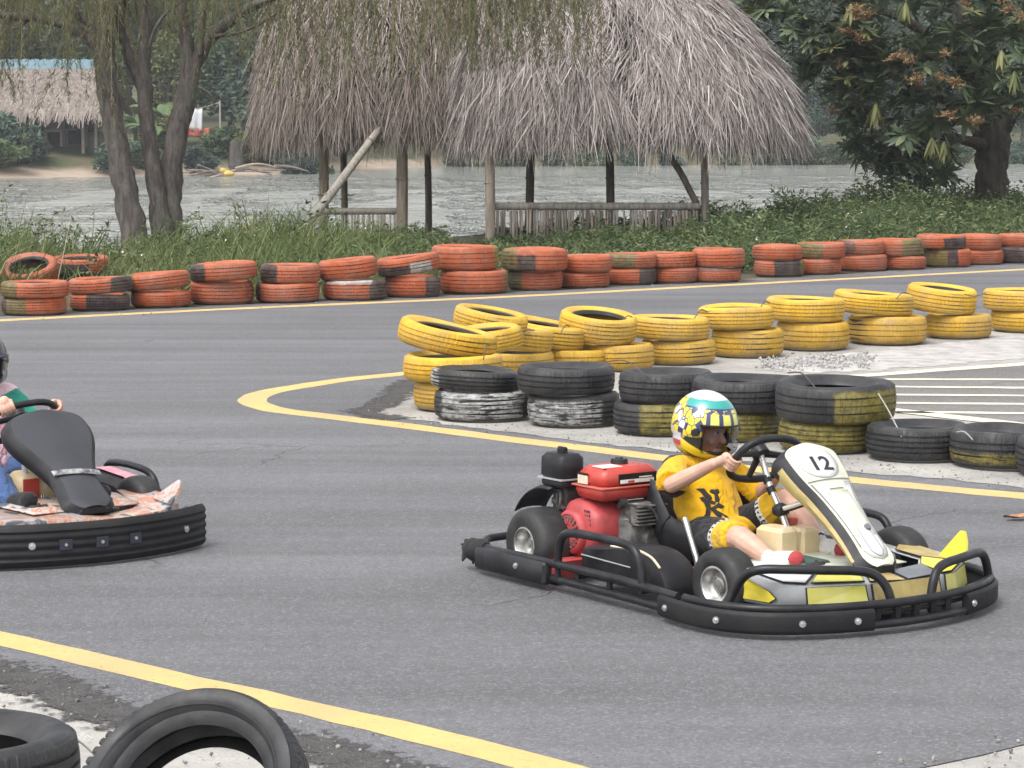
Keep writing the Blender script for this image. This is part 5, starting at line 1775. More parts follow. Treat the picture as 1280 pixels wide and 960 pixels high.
M_LABEL = M('cream_label', (.70, .62, .48), .5, c2=(.55, .45, .32), scale=60)
M_WHITE = M('white_print', (.74, .73, .70), .45, c2=(.60, .56, .52), scale=40)
M_PALE = M('pale_yellow_plastic', (.60, .61, .49), .34, c2=(.48, .49, .39), scale=7)
M_WHT = M('white_plastic', (.60, .60, .61), .34, c2=(.50, .50, .49), scale=9)
M_LIME = M('lime_yellow_plastic', (.47, .45, .055), .34, c2=(.54, .51, .20), scale=6)
M_YELP = M('yellow_plastic_panel', (.70, .58, .050), .34, c2=(.62, .50, .06), scale=10)
M_GOLD = M('dusty_gold_plastic', (.42, .33, .13), .45, c2=(.33, .25, .09), scale=14)
M_GREYP = M('slate_grey_plastic', (.17, .175, .19), .4, c2=(.12, .125, .14), scale=8)
M_GREYL = M('light_grey_plastic', (.42, .43, .44), .4, c2=(.34, .35, .36), scale=8)
M_JUG = NT('milky_fuel_plastic')
_c = M_JUG.mix(M_JUG.ramp(M_JUG.noise(7, 4, .6), .35, .65), (.68, .56, .36), (.58, .45, .25))
M_JUG.set(M_JUG.p.inputs['Subsurface Weight'], .25)
M_JUG.set(M_JUG.p.inputs['Subsurface Radius'], (.03, .02, .012))
M_JUG = M_JUG.base(_c, .4, 0, .4)
n = NT('flame_print')
f = n.noise(1.0, 4, .6, vec=n.n('Mapping', {'Vector': n.co(), 'Rotation': (0, 0, .35), 'Scale': (5, 9, 5)}).outputs[0], dist=.8)
c = n.mix(n.ramp(f, .36, .42), (.09, .09, .10), (.42, .40, .39))
c = n.mix(n.ramp(f, .47, .49), c, (.46, .21, .14))
c = n.mix(n.ramp(f, .53, .55), c, (.50, .40, .33))
c = n.mix(n.ramp(f, .60, .62), c, (.10, .10, .11))
c = n.mix(n.ramp(f, .67, .69), c, (.44, .42, .41))
M_FLAME = n.base(c, .4)
M_PINK = M('pink_plastic', (.62, .22, .27), .4, c2=(.66, .34, .38), scale=14)

def belt(b, plan, z0, z1, t, mi=0, groove=0):
    """a plastic bumper band following a plan line; outward = right-hand side of travel."""
    P = [np.array([*q[:2], 0.]) for q in plan]
    rows = []
    h = z1 - z0
    for i, p in enumerate(P):
        d = P[min(i + 1, len(P) - 1)] - P[max(i - 1, 0)]
        d /= np.linalg.norm(d)
        o = np.array([d[1], -d[0], 0])
        prof = [(0, z0 + .006), (t * .6, z0), (t * .9, z0 + h * .08)]
        for k in range(groove):
            zz = z0 + h * (.12 + .76 * (k + .5) / groove)
            prof += [(t, zz - .010), (t - .005, zz - .004), (t - .005, zz + .004), (t, zz + .010)]
        if not groove:
            prof += [(t, z0 + h * .2), (t, z0 + h * .8)]
        prof += [(t * .9, z1 - h * .08), (t * .6, z1), (0, z1 - .006)]
        rows.append([p + o * a + [0, 0, z] for a, z in prof])
    m = len(rows[0])
    o0 = len(b.v)
    b.grid([[tuple(q) for q in r] for r in rows], mi, closed_u=True)
    b.f.append(tuple(o0 + i for i in range(m))); b.m.append(mi)
    b.f.append(tuple(o0 + (len(rows) - 1) * m + i for i in reversed(range(m)))); b.m.append(mi)
    return b

def bolt(parent, p, nrm, r=.013, plate=None):
    b = B()
    nv = Vector(nrm).normalized()
    p = Vector(p)
    b.cyl(p - nv * .004, p + nv * .005, r, r * .92, 14)
    b.cyl(p + nv * .005, p + nv * .011, r * .5, r * .45, 6)
    o = b.build('bolt', M_STEEL, parent, 40)
    if plate:
        q = B()
        side = nv.cross(Vector((0, 0, 1))).normalized()
        up = Vector((0, 0, 1))
        s = plate
        q.slab([p + side * s + up * s * .8 + nv * .002, p - side * s + up * s * .8 + nv * .002, p - side * s - up * s * .8 + nv * .002, p + side * s - up * s * .8 + nv * .002], .004)
        q.build('bolt_plate', M('dark_blue_plate', (.03, .032, .05), .5), parent, None)
    return o

def kart_wheel(parent, x, y, R, w, rr, steer=0.0):
    """wheel part > tyre, rim; outer face away from the kart's middle."""
    sg = 1 if y > 0 else -1
    wh = empty('wheel', (x, y, R), parent=parent)
    wh.rotation_euler = (0, 0, steer)
    Mx = Matrix.Rotation(radians(-90) * sg, 4, 'X')
    h = w / 2
    prof = [(rr, -h * .86), (rr + .006, -h * .96), (rr + (R - rr) * .45, -h * 1.0), (R - .016, -h * .90), (R - .004, -h * .70), (R, -h * .35), (R, h * .35), (R - .004, h * .70), (R - .016, h * .90), (rr + (R - rr) * .45, h), (rr + .006, h * .96), (rr, h * .86), (rr - .004, h * .7), (rr - .004, -h * .7)]
    B().lathe(prof, 48, M=Mx, closed=True).build('tyre', M_KTYRE, wh, 40)
    b = B()
    prof = [(rr + .002, h * .86), (rr + .004, h * .93), (rr - .003, h * .95), (rr - .008, h * .88), (rr - .012, h * .5), (rr * .66, h * .32), (rr * .42, h * .30), (rr * .40, h * .52), (rr * .26, h * .56), (rr * .24, h * .62), (0.001, h * .64)]
    b.lathe(prof, 40, M=Mx)
    b.lathe([(rr - .003, -h * .8), (rr - .004, h * .5)], 40, M=Mx)
    b.lathe([(rr, -h * .9), (rr - .012, -h * .8), (.001, -h * .6)], 32, M=Mx)
    for k in range(3):
        a = 2 * pi * k / 3 + .5
        p = Mx @ Vector((rr * .54 * cos(a), rr * .54 * sin(a), h * .30))
        q = Mx @ Vector((rr * .54 * cos(a), rr * .54 * sin(a), h * .46))
        b.cyl(p, q, .007, .006, 6)
    b.build('rim', M_ALU, wh, 40)
    return wh

def steering(parent, c, up, lat, rx, ry, roll):
    c = Vector(c)
    up, lat = Vector(up).normalized(), Vector(lat).normalized()
    u2 = up * cos(roll) - lat * sin(roll)
    l2 = lat * cos(roll) + up * sin(roll)
    sw = []
    for k in range(28):
        a = 2 * pi * k / 28
        e = 2.6
        ca, sa = cos(a), sin(a)
        sw.append(c + l2 * (rx * np.sign(ca) * abs(ca) ** (2 / e)) + u2 * (ry * np.sign(sa) * abs(sa) ** (2 / e)))
    b = B()
    b.tube(sw, .0145, 10, closed=True)
    o = b.build('steering_wheel', M_BLKP, parent, 180)
    n_ = u2.cross(l2)
    b = B()
    hub = c + n_ * .03
    for a in (0.15, pi - .15, -pi / 2):
        e = c + l2 * (rx * cos(a)) + u2 * (ry * sin(a))
        b.tube([hub, (hub + e) / 2, e], [.016, .013, .011], 8)
    b.cyl(hub + n_ * .02, hub - n_ * .012, .034, .034, 16)
    b.build('spokes', M_BLKP, o, 40)
    return hub

def fairing(parent, s_half, mats, A, Bm, side_depth, mat_side, name='front_panel'):
    """front panel: outline list (s, half width), A top centre, Bm bottom centre; slightly crowned face and swept side walls."""
    A, Bm = Vector(A), Vector(Bm)
    du = (Bm - A).normalized()
    nrm = Vector((-du.z, 0, du.x)).normalized()
    if nrm.x < 0:
        nrm = -nrm
    rows = []
    for s, hw in s_half:
        r = []
        for u in np.linspace(-1, 1, 13):
            r.append(A + du * s + Vector((0, hw * u, 0)) + nrm * (.012 * (1 - u * u)))
        rows.append(r)
    b = B()
    b.grid(rows)
    face = b
    # side walls and back
    sb = B()
    sd = []
    for i, (s, hw) in enumerate(s_half):
        sd.append((A + du * s, hw, side_depth(i / (len(s_half) - 1))))
    for sg in (-1, 1):
        sb.grid([[c + Vector((0, sg * hw, 0)) + nrm * .001, c + Vector((0, sg * (hw + .022), 0)) - nrm * .022, c + Vector((0, sg * (hw + .030), 0)) - nrm * dep * .6, c + Vector((0, sg * (hw + .016), 0)) - nrm * dep] for c, hw, dep in sd])
    for e in (0, -1):
        c, hw, dep = sd[e]
        sb.grid([[c + Vector((0, u * hw, 0)) + nrm * .001, c + Vector((0, u * (hw + .02), 0)) - nrm * .022 + du * (.012 if e else -.012), c + Vector((0, u * (hw + .016), 0)) - nrm * dep] for u in np.linspace(-1, 1, 7)])
    return face, sb, A, du, nrm

def engine(kt):
    en = empty('engine', (0, 0, 0), parent=kt)
    # petrol tank
    b = B()
    b.box((.21, -.258, .415), (.185, .290, .076), bev=.022, taper=.90)
    b.box((.21, -.258, .352), (.165, .266, .052), bev=.012, taper=1.12)
    tk = b.build('petrol_tank', M_REDP, en, 50)
    B().box((.21, -.258, .378), (.200, .304, .007), bev=.002).build('tank_lip', M_REDL, tk, None)
    b = B(); b.cyl((.185, -.235, .451), (.185, -.235, .471), .034, .032, 20); b.cyl((.185, -.235, .467), (.185, -.235, .477), .018, .014, 12)
    b.build('tank_cap', M_BLKP, tk, 40)
    B().box((.175, -.4015, .404), (.062, .004, .036)).build('sticker', M_LABEL, tk, None)
    B().box((.175, -.4025, .424), (.066, .004, .008)).build('sticker', M_BLKP, tk, None)
    B().box((.302, -.235, .411), (.004, .180, .036)).build('sticker', M_BLKP, tk, None)
    B().box((.3045, -.240, .400), (.004, .160, .014)).build('sticker', M_WHITE, tk, None)
    B().box((.3065, -.270, .399), (.003, .030, .008)).build('sticker', M_REDP, tk, None)
    B().box((.306, -.20, .413), (.003, .06, .004)).build('sticker', M_WHITE, tk, None)
    B().box((.235, -.33, .4535), (.075, .09, .003)).build('sticker', M_WHITE, tk, None)
    # air cleaner
    b = B()
    b.box((.005, -.375, .435), (.150, .120, .100), bev=.016, taper=.97)
    b.box((.005, -.375, .372), (.140, .110, .034), bev=.01)
    ac = b.build('air_cleaner', M_BLKP, en, 50)
    B().box((.005, -.375, .388), (.158, .128, .005)).build('clamp_seam', M_GREYL, ac, None)
    b = B(); b.cyl((.005, -.375, .48), (.005, -.375, .503), .022, .020, 12); b.box((.005, -.375, .503), (.05, .014, .012), bev=.003)
    b.build('knob', M_BLKP, ac, 40)
    # carburettor, muffler and clutter under the cleaner
    b = B()
    b.box((.0, -.34, .30), (.09, .10, .12), bev=.01)
    b.box((-.03, -.30, .22), (.13, .16, .10), bev=.02)
    for k in range(6):
        b.box((.0, -.392, .25 + k * .018), (.07, .012, .006))
    b.cyl((-.02, -.40, .30), (.06, -.40, .27), .010, .010, 8)
    b.cyl((.02, -.41, .33), (.02, -.41, .20), .006, .006, 8)
    b.tube(catmull([(.03, -.40, .34), (.06, -.425, .30), (.04, -.42, .24), (.09, -.41, .21)], 5), .006, 6)
    b.build('carburettor', M_ENGD, en, 40)
    b = B(); b.box((.05, -.22, .30), (.12, .13, .10), bev=.02)
    b.build('muffler', M_ENGD, en, 40)
    # fan cover with the recoil starter
    def rsl(poly, y0, y1):
        return [(x, y0, z) for x, z in poly], y1 - y0
    pol = [(.035, .14), (.030, .22), (.055, .285), (.10, .318), (.17, .318), (.245, .285), (.268, .24), (.262, .17), (.22, .12), (.15, .085), (.08, .095)]
    PP = [np.array(q) for q in catmull([(x, z, 0) for x, z in pol], 4, True)]
    c0 = np.mean(PP, axis=0)
    rows = []
    for y, k in ((-.27, 1.0), (-.37, 1.0), (-.395, .95), (-.408, .80), (-.412, .55)):
        rows.append([(c0[0] + (q[0] - c0[0]) * k, y, c0[1] + (q[1] - c0[1]) * k) for q in PP])
    b = B()
    b.grid(rows, closed_u=True)
    b.f.append(tuple(len(b.v) - len(PP) + i for i in range(len(PP)))); b.m.append(0)
    fc = b.build('fan_cover', M_REDF, en, 50)
    Mx = Matrix.Translation((.125, -.405, .195)) @ Matrix.Rotation(radians(90), 4, 'X')
    b = B()
    b.lathe([(.088, 0), (.086, .018), (.078, .028), (.070, .030), (.068, .026), (.034, .032), (.030, .028), (.001, .028)], 36, M=Mx)
    rc = b.build('recoil_starter', M_REDF, fc, 40)
    b = B()
    for k in range(18):
        a = 2 * pi * k / 18
        for r0, r1 in ((.040, .050), (.054, .064)):
            p0 = Mx @ Vector((r0 * cos(a), r0 * sin(a), .0295)); p1 = Mx @ Vector((r1 * cos(a + .12), r1 * sin(a + .12), .0285))
            b.cyl(p0, p1, .0042, .0042, 6)
    for k in range(4):
        for j in range(3):
            b.box((.21 + j * .012 - k * .004, -.4085, .235 + k * .016), (.005, .004, .010))
    b.build('grille_slots', M_ENGD, rc, 40, kind='stuff')
    b = B()
    b.cyl((.10, -.43, .16), (.10, -.46, .155), .012, .010, 10); b.box((.10, -.462, .155), (.05, .016, .016), bev=.005)
    b.build('pull_handle', M_BLKP, fc, 40)
    b = B(); b.slab([(.10, -.40, .10), (.10, -.40, .03), (.19, -.40, .03), (.21, -.40, .10)], -.14)
    b.build('engine_mount', M_REDF, en, 30)
    # crankcase
    b = B()
    b.box((.20, -.20, .18), (.21, .20, .20), bev=.03)
    b.box((.28, -.20, .27), (.10, .15, .09), bev=.015)
    for k in range(6):
        b.box((.33, -.20, .235 + k * .014), (.05, .14, .005))
    b.cyl((.305, -.17, .17), (.335, -.17, .17), .05, .045, 16)
    b.box((.32, -.25, .13), (.04, .06, .05), bev=.01)
    b.build('crankcase', M_ENG, en, 40)
    b = B(); b.cyl((.28, -.30, .30), (.30, -.30, .33), .016, .016, 8); b.box((.30, -.30, .315), (.03, .02, .012))
    b.tube(catmull([(.26, -.31, .33), (.33, -.28, .31), (.36, -.22, .30), (.37, -.18, .24)], 5), .006, 6)
    b.build('spark_lead', M_ENGD, en, 40)
    return en

def base_kart(kt, seat=True, eng=True):
    kart_wheel(kt, 0, -.475, .14, .17, .066)
    kart_wheel(kt, 0, .475, .14, .17, .066)
    kart_wheel(kt, 1.05, -.42, .13, .12, .066, radians(4))
    kart_wheel(kt, 1.05, .42, .13, .12, .066, radians(4))
    b = B()
    for s in (-1, 1):
        b.tube(catmull([(-.12, s * .30, .075), (.35, s * .30, .075), (.8, s * .24, .075), (1.15, s * .20, .075), (1.42, s * .16, .085)], 5), .015, 8)
        b.tube(catmull([(1.05, s * .20, .08), (1.05, s * .34, .11)], 3), .015, 8)
    for x in (-.1, .4, .75, 1.15):
        b.tube([(x, -.30 if x < .6 else -.24, .075), (x, .30 if x < .6 else .24, .075)], .014, 8)
    b.build('chassis_frame', M_TUBE, kt, 60)
    B().cyl((0, -.47, .14), (0, .47, .14), .019, .019, 14).build('rear_axle', M_ALU, kt, 60)
    b = B(); b.slab([(.5, -.26, .066), (1.38, -.19, .066), (1.38, .19, .066), (.5, .26, .066)], .004)
    b.build('floor_tray', M_ENGD, kt, None)
    if seat:
        prof = [(.190, .385), (.200, .36), (.222, .31), (.265, .22), (.33, .135), (.43, .10), (.55, .105), (.68, .125), (.74, .14)]
        PP = catmull([(x, 0, z) for x, z in prof], 4)
        rows = []
        for i, p in enumerate(PP):
            d = PP[min(i + 1, len(PP) - 1)] - PP[max(i - 1, 0)]
            d /= np.linalg.norm(d)
            up = np.array([-d[2], 0, d[0]])
            if up[2] < 0:
                up = -up
            t = i / (len(PP) - 1)
            hw = .165 + .025 * sin(pi * min(t * 1.2, 1))
            sh = .05 + .13 * sin(pi * min(max(t, 0.02), .98)) ** .8
            rows.append([tuple(p + np.array([0, hw * np.sign(u) * min(abs(u) * 1.25, 1) ** .9, 0]) + up * sh * max(0, (abs(u) - .55) / .45) ** 1.6) for u in np.linspace(-1, 1, 17)])
        b = B(); b.grid(rows)
        so = b.build('seat', M_BLKP, kt, 180)
        md = so.modifiers.new('shell', 'SOLIDIFY'); md.thickness = .008; md.offset = -1
        b = B()
        b.tube([(.565, -.215, .285), (.66, -.235, .15), (.68, -.24, .09)], .012, 8)
        b.build('seat_strut', M_ALU, kt, 60)
    # pedals
    for y in (-.15, .15):
        b = B()
        b.tube([(1.24, y, .09), (1.225, y, .16), (1.23, y, .215)], .006, 8)
        b.tube([(1.225, y - .04, .20), (1.225, y + .04, .20)], .008, 8)
        b.build('pedal', M_ENGD, kt, 60)
    # front uprights and tie rods
    b = B()
    b.tube([(.95, 0, .15), (1.02, -.34, .12)], .008, 8); b.tube([(.95, 0, .15), (1.02, .34, .12)], .008, 8)
    b.build('tie_rod', M_STEEL, kt, 60)

HALF = [(.95, -.615), (1.06, -.632), (1.20, -.635), (1.31, -.605), (1.40, -.545), (1.475, -.44), (1.535, -.29), (1.57, -.13), (1.578, 0)]
PLAN = [tuple(q[:2]) for q in catmull([(*q, 0) for q in HALF] + [(x, -y, 0) for x, y in HALF[-2::-1]], 5)]
def plan_at(y):
    ys = [q[1] for q in PLAN]
    i = int(np.argmin([abs(v - y) for v in ys]))
    p, q = np.array(PLAN[max(i - 1, 0)]), np.array(PLAN[min(i + 1, len(PLAN) - 1)])
    d = (q - p) / np.linalg.norm(q - p)
    return np.array(PLAN[i]), np.array([d[1], -d[0], 0])

# ------------------------------------------------------------------ the numbered kart in front
K1 = empty('go_kart', (.50, 10.08, 0), radians(-55), label='white and yellow go kart number 12 with red engine, child driving', cat='go kart', group='go karts on the track')
base_kart(K1)
engine(K1)
# bumper: solid sides, an open slot at the middle
bp = empty('front_bumper', (0, 0, 0), parent=K1)
i0 = next(i for i, q in enumerate(PLAN) if q[1] > -.20 and q[0] > 1.5)
i1 = next(i for i, q in enumerate(PLAN) if q[1] > .24 and q[0] > 1.5)
belt(B(), PLAN[:i0 + 1], .022, .100, .030).build('bumper_band', M_RUBB, bp, 40)
belt(B(), PLAN[i1:], .022, .100, .030).build('bumper_band', M_RUBB, bp, 40)
b = B()
b.tube([(x, y, .108) for x, y in PLAN[6:-4]], .016, 10)
b.tube([(x + .012, y, .040) for x, y in PLAN[i0 - 2:i1 + 3]], .014, 10)
b.tube([(x - .02, y, .075) for x, y in PLAN[i0 - 2:i1 + 3]], .010, 8)
for k in range(5):
    y = -.16 + k * .085
    p, _ = plan_at(y)
    b.box((p[0] - .012, y, .075), (.02, .025, .05))
b.build('bumper_tube', M_TUBE, bp, 60)
for y in (-.625, -.628, -.43, -.24, .275):
    pass
for (x, y) in ((1.00, -.62), (1.27, -.615)):
    j = int(np.argmin([(q[0] - x) ** 2 + (q[1] - y) ** 2 for q in PLAN]))
    d = np.array(PLAN[j + 1]) - np.array(PLAN[j - 1]); d /= np.linalg.norm(d)
    o = np.array([d[1], -d[0], 0])
    bolt(bp, (*(np.array(PLAN[j]) + o[:2] * .030), .062), o)
for y in (-.445, -.245, .275):
    p, o = plan_at(y)
    bolt(bp, (*(p + o[:2] * .030), .062), o)
def hoop(pts, mat=M_TUBE, r=.0165, name='bumper_hoop', parent=K1):
    return B().tube(catmull(pts, 6), r, 10).build(name, mat, parent, 60)
hoop([(1.20, -.545, .08), (1.215, -.52, .135), (1.25, -.50, .195), (1.30, -.475, .222), (1.36, -.41, .226), (1.43, -.30, .222), (1.485, -.19, .216), (1.515, -.135, .20), (1.54, -.105, .16), (1.555, -.09, .10)])
hoop([(1.56, .09, .10), (1.555, .105, .155), (1.545, .135, .195), (1.53, .19, .212), (1.50, .29, .216), (1.46, .40, .216), (1.43, .47, .205), (1.415, .51, .16), (1.41, .53, .09)])
# side guards: an end plate, two rails and a hoop
for s in (-1, 1):
    sg = empty('side_guard', (0, 0, 0), parent=K1)
    b = B()
    b.tube([(-.20, s * .60, .105), (.25, s * .615, .112), (.70, s * .615, .112), (1.02, s * .61, .098)], .0165, 10)
    b.tube([(.10, s * .60, .052), (.60, s * .61, .052), (.95, s * .605, .045)], .0155, 10)
    for x in (.30, .62):
        b.tube([(x, s * .61, .05), (x, s * .61, .11)], .012, 8)
    for x in (.42, .80):
        b.tube([(x, s * .61, .085), (x, s * .28, .075)], .013, 8)
    b.build('guard_rail', M_TUBE, sg, 60)
    B().tube(catmull([(.30, s * .61, .105), (.305, s * .61, .17), (.335, s * .61, .225), (.40, s * .61, .243), (.55, s * .61, .247), (.70, s * .61, .246), (.765, s * .61, .232), (.80, s * .61, .185), (.815, s * .61, .11)], 5), .0165, 10).build('guard_hoop', M_TUBE, sg, 60)
    b = B()
    b.box((.02, s * .622, .070), (.47, .045, .086), bev=.010)
    pl = b.build('guard_plate', M_BLKP, sg, 40)
    bolt(pl, (.075, s * .645, .078), (0, s, 0))
    b = B()
    rr_ = np.random.default_rng(5)
    b.tube(catmull([(-.19, s * .60, .10), (-.24, s * .60, .095), (-.29, s * .59, .085), (-.335, s * .575, .085)], 4), [.028, .042, .040, .047, .045, .038], 9)
    for k in range(9):
        a = rr_.uniform(0, 6)
        c = Vector((-.32 + rr_.uniform(-.03, .05), s * .58, .085)) + Vector((0, .026 * cos(a), .026 * sin(a)))
        d = Vector((-.022 * rr_.random(), .022 * cos(a), .022 * sin(a) - .012))
        b.slab([c - Vector((.02, 0, 0)), c + d * .8, c + d * 1.1 + Vector((.012, 0, 0)), c + Vector((.026, 0, 0))], .006)
    b.build('rag_wrap', M('black_rag', (.018, .018, .019), .9, bump=.8, bscale=70), sg, 50)
# rear bumper
b = B()
b.tube(catmull([(-.20, -.60, .105), (-.27, -.55, .118), (-.29, -.45, .125), (-.29, 0, .125), (-.29, .45, .125), (-.27, .55, .118), (-.20, .60, .105)], 6), .016, 10)
b.tube(catmull([(-.12, -.30, .075), (-.24, -.28, .10), (-.285, -.26, .125)], 5), .014, 8)
b.tube(catmull([(-.12, .30, .075), (-.24, .28, .10), (-.285, .26, .125)], 5), .014, 8)
b.build('rear_bumper', M_TUBE, K1, 60)
# mudguard behind the near rear wheel
rows = []
for t in np.linspace(0, 1, 9):
    a = radians(84 + 68 * t)
    r = .222 + .012 * t
    rows.append([(r * cos(a) * 1.0 - .02, y, .14 + r * sin(a) - .012 * abs((y + .36) / .075) ** 3) for y in np.linspace(-.44, -.29, 6)])
b = B(); b.grid(rows)
mg = b.build('mudguard', M_BLKP, K1, 60)
mg.modifiers.new('shell', 'SOLIDIFY').thickness = .006
# side box between engine and front wheel
pol = [(.32, .055), (.32, .165), (.42, .185), (.55, .203), (.66, .205), (.74, .188), (.80, .15), (.835, .095), (.84, .055)]
rows = []
for y, k in ((-.36, .96), (-.375, 1), (-.50, 1), (-.515, .965), (-.52, .90)):
    rows.append([(.58 + (q[0] - .58) * k, y, .12 + (q[2] - .12) * k) for q in catmull([(x, 0, z) for x, z in pol], 4)])
b = B(); b.grid(rows)
b.f.append(tuple(len(b.v) - len(rows[0]) + i for i in range(len(rows[0])))); b.m.append(0)
sp = b.build('side_box', M_BLKP, K1, 40)
B().tube(catmull([(.50, -.512, .198), (.64, -.514, .207), (.74, -.514, .192), (.795, -.514, .158)], 5), .005, 6).build('cream_edge', M_LABEL, sp, 60)
B().tube([(.33, -.522, .145), (.63, -.522, .138)], .003, 6).build('scratch_wire', M_GREYL, sp, 60)
# fuel tank between the driver's legs
b = B(); b.box((.90, -.053, .218), (.15, .100, .132), bev=.014, taper=.94); b.box((.905, .053, .214), (.15, .100, .124), bev=.014, taper=.92); b.box((.90, 0, .21), (.13, .08, .11))
ft = b.build('fuel_tank', M_JUG, K1, 25)
b = B(); b.cyl((.87, .05, .282), (.87, .05, .302), .022, .02, 14)
b.build('filler_cap', M_REDP, ft, 40)
# steering
hub = steering(K1, (.765, 0, .515), (.66, 0, .75), (0, 1, 0), .150, .112, radians(-9))
b = B()
b.tube([hub, (.80, 0, .415), (.86, 0, .335), (.91, 0, .25), (1.02, 0, .10)], .012, 10)
b.tube([(.862, -.012, .335), (1.02, .05, .395)], .010, 8)
b.build('steering_column', M_STEEL, K1, 60)
b = B()
b.cyl((.775, 0, .452), (.79, 0, .428), .0175, .0175, 10); b.cyl((.80, 0, .412), (.815, 0, .392), .0165, .0165, 10)
b.ell((.862, 0, .335), .028, 12, 8); b.box((.862, 0, .335), (.05, .06, .04), bev=.01)
b.cyl((.90, .01, .345), (1.02, .05, .395), .012, .012, 8)
b.build('column_clamp', M_BLKP, K1, 60)
# number panel
OUT = [(-.030, .035), (-.026, .060), (-.012, .092), (.012, .118), (.05, .120), (.10, .115), (.15, .105), (.20, .090), (.26, .078), (.32, .070), (.38, .066), (.44, .067), (.50, .072), (.535, .058), (.552, .036)]
OUT = [tuple(q[:2]) for q in catmull([(*q, 0) for q in OUT], 3)]
face, sb, PA, du, nn = fairing(K1, OUT, None, (1.0, .006, .569), (1.383, .006, .23), lambda t: .095 - .055 * t, None)
fp = face.build('front_panel', M_PALE, K1, 60)
# side walls: gold with dark edges
fm = []
npz = len(OUT)
for fi in range(len(sb.f)):
    c_ = sum((Vector(sb.v[i]) for i in sb.f[fi]), Vector()) / len(sb.f[fi])
    d_ = (c_ - PA).dot(nn)
    s_ = (c_ - PA).dot(du)
    fm.append(1 if (-.062 < d_ < -.014 and .05 < s_ < .5) else 0)
sb.m = fm
sb.build('panel_side', [M_BLKP, M_GOLD], fp, 50)
def on_panel(s, y, off=.002):
    hw = np.interp(s, [q[0] for q in OUT], [q[1] for q in OUT])
    return PA + du * s + Vector((0, y, 0)) + nn * (.012 * (1 - (y / hw) ** 2) + off)
def panel_patch(name, poly, mat, off=.002, parent=fp, th=.0015):
    pts = [on_panel(s, y, off) for s, y in poly]
    c = sum(pts, Vector()) / len(pts)
    cs = (c - PA).dot(du); cy = c.y - PA.y
    b = B()
    b.v = [tuple(on_panel(cs, cy, off))]
    K_ = 4
    for k in range(1, K_ + 1):
        for s, y in poly:
            b.v.append(tuple(on_panel(cs + (s - cs) * k / K_, cy + (y - cy) * k / K_, off)))
    n_ = len(poly)
    for i in range(n_):
        b.f.append((0, 1 + i, 1 + (i + 1) % n_)); b.m.append(0)
    for k in range(K_ - 1):
        for i in range(n_):
            a, c2 = 1 + k * n_ + i, 1 + k * n_ + (i + 1) % n_
            b.f.append((a, a + n_, c2 + n_, c2)); b.m.append(0)
    o = b.build(name, mat, parent, 180)
    so = o.modifiers.new('shell', 'SOLIDIFY'); so.thickness = th; so.offset = -1
    return o
disc = [(.062 + .080 * cos(a), .090 * sin(a)) for a in np.linspace(0, 2 * pi, 33)[:-1]]
panel_patch('number_disc', disc, M_WHT, .003)
panel_patch('lower_panel', [(.16, -.088), (.16, .088), (.22, .072), (.32, .058), (.42, .054), (.48, .054), (.515, .036), (.53, 0), (.515, -.036), (.48, -.054), (.42, -.054), (.32, -.058), (.22, -.072)], M_WHT, .0022)
panel_patch('tint_panel', [(.205, -.045), (.205, .05), (.33, .046), (.42, .042), (.42, -.042), (.33, -.04)], M_PALE, .0036)
for a_, b_ in (((.150, -.100), (.150, .100)), ((.195, -.03), (.195, .035))):
    B().tube([on_panel(a_[0] + (b_[0] - a_[0]) * t, a_[1] + (b_[1] - a_[1]) * t, .0035) for t in np.linspace(0, 1, 9)], .0016, 6).build('panel_seam', M_GREYP, fp, 180)
for s_ in (-1, 1):
    B().tube([on_panel(s, s_ * y, .003) for s, y in ((.16, .092), (.22, .075), (.30, .061), (.38, .055), (.46, .056))], .0014, 6).build('panel_seam', M_GREYP, fp, 180)
    B().tube([on_panel(s, s_ * y, .004) for s, y in ((.36, .024), (.42, .026), (.49, .027), (.512, .012), (.517, 0))], .0014, 6).build('panel_seam', M_GREYP, fp, 180)
b = B(); p = on_panel(.385, .022, .0); b.cyl(p, p + nn * .012, .016, .012, 14)
b.build('rubber_knob', M_GREYP, fp, 40)
tm = text_mesh('12', .090, .0012)
tm.materials.append(M('number_print', (.03, .03, .035), .5))
tx = link('number', tm, fp)
zx = Vector((0, 1, 0)); yx = -du
R3 = Matrix((zx, yx, nn)).transposed() @ Matrix.Rotation(radians(-4), 3, 'Z')
for v in tm.vertices:
    q = R3 @ Vector((v.co.x * 1.15, v.co.y, 0))
    s_, y_ = .078 + q.dot(du), q.y + .002
    v.co = on_panel(s_, y_, .0045 + v.co.z * .3)
# nose body
NB = [(1.06, -.44, .09), (1.2, -.44, .09), (1.33, -.415, .09), (1.395, -.35, .09), (1.487, -.125, .09), (1.50, .08, .09), (1.50, .27, .09), (1.41, .41, .09), (1.25, .45, .09), (1.06, .45, .09)]
NTp = [(1.06, -.43, .205), (1.2, -.43, .188), (1.33, -.405, .166), (1.388, -.342, .163), (1.472, -.125, .163), (1.478, .08, .150), (1.485, .27, .163), (1.40, .405, .172), (1.25, .44, .188), (1.06, .44, .20)]
NI = [(1.0, -.34, .205), (1.1, -.30, .20), (1.22, -.26, .19), (1.30, -.20, .188), (1.38, -.085, .188), (1.385, .07, .165), (1.38, .20, .18), (1.30, .28, .185), (1.15, .30, .19), (1.0, .34, .20)]
b = B(); b.grid([NB, NTp, NI]); b.grid([[(x * .985, y * .97, z) for x, y, z in NB], [(x, y * .6, z) for x, y, z in NB]])
nb = b.build('nose_body', M_GREYL, K1, 30)
nb.modifiers.new('shell', 'SOLIDIFY').thickness = .004
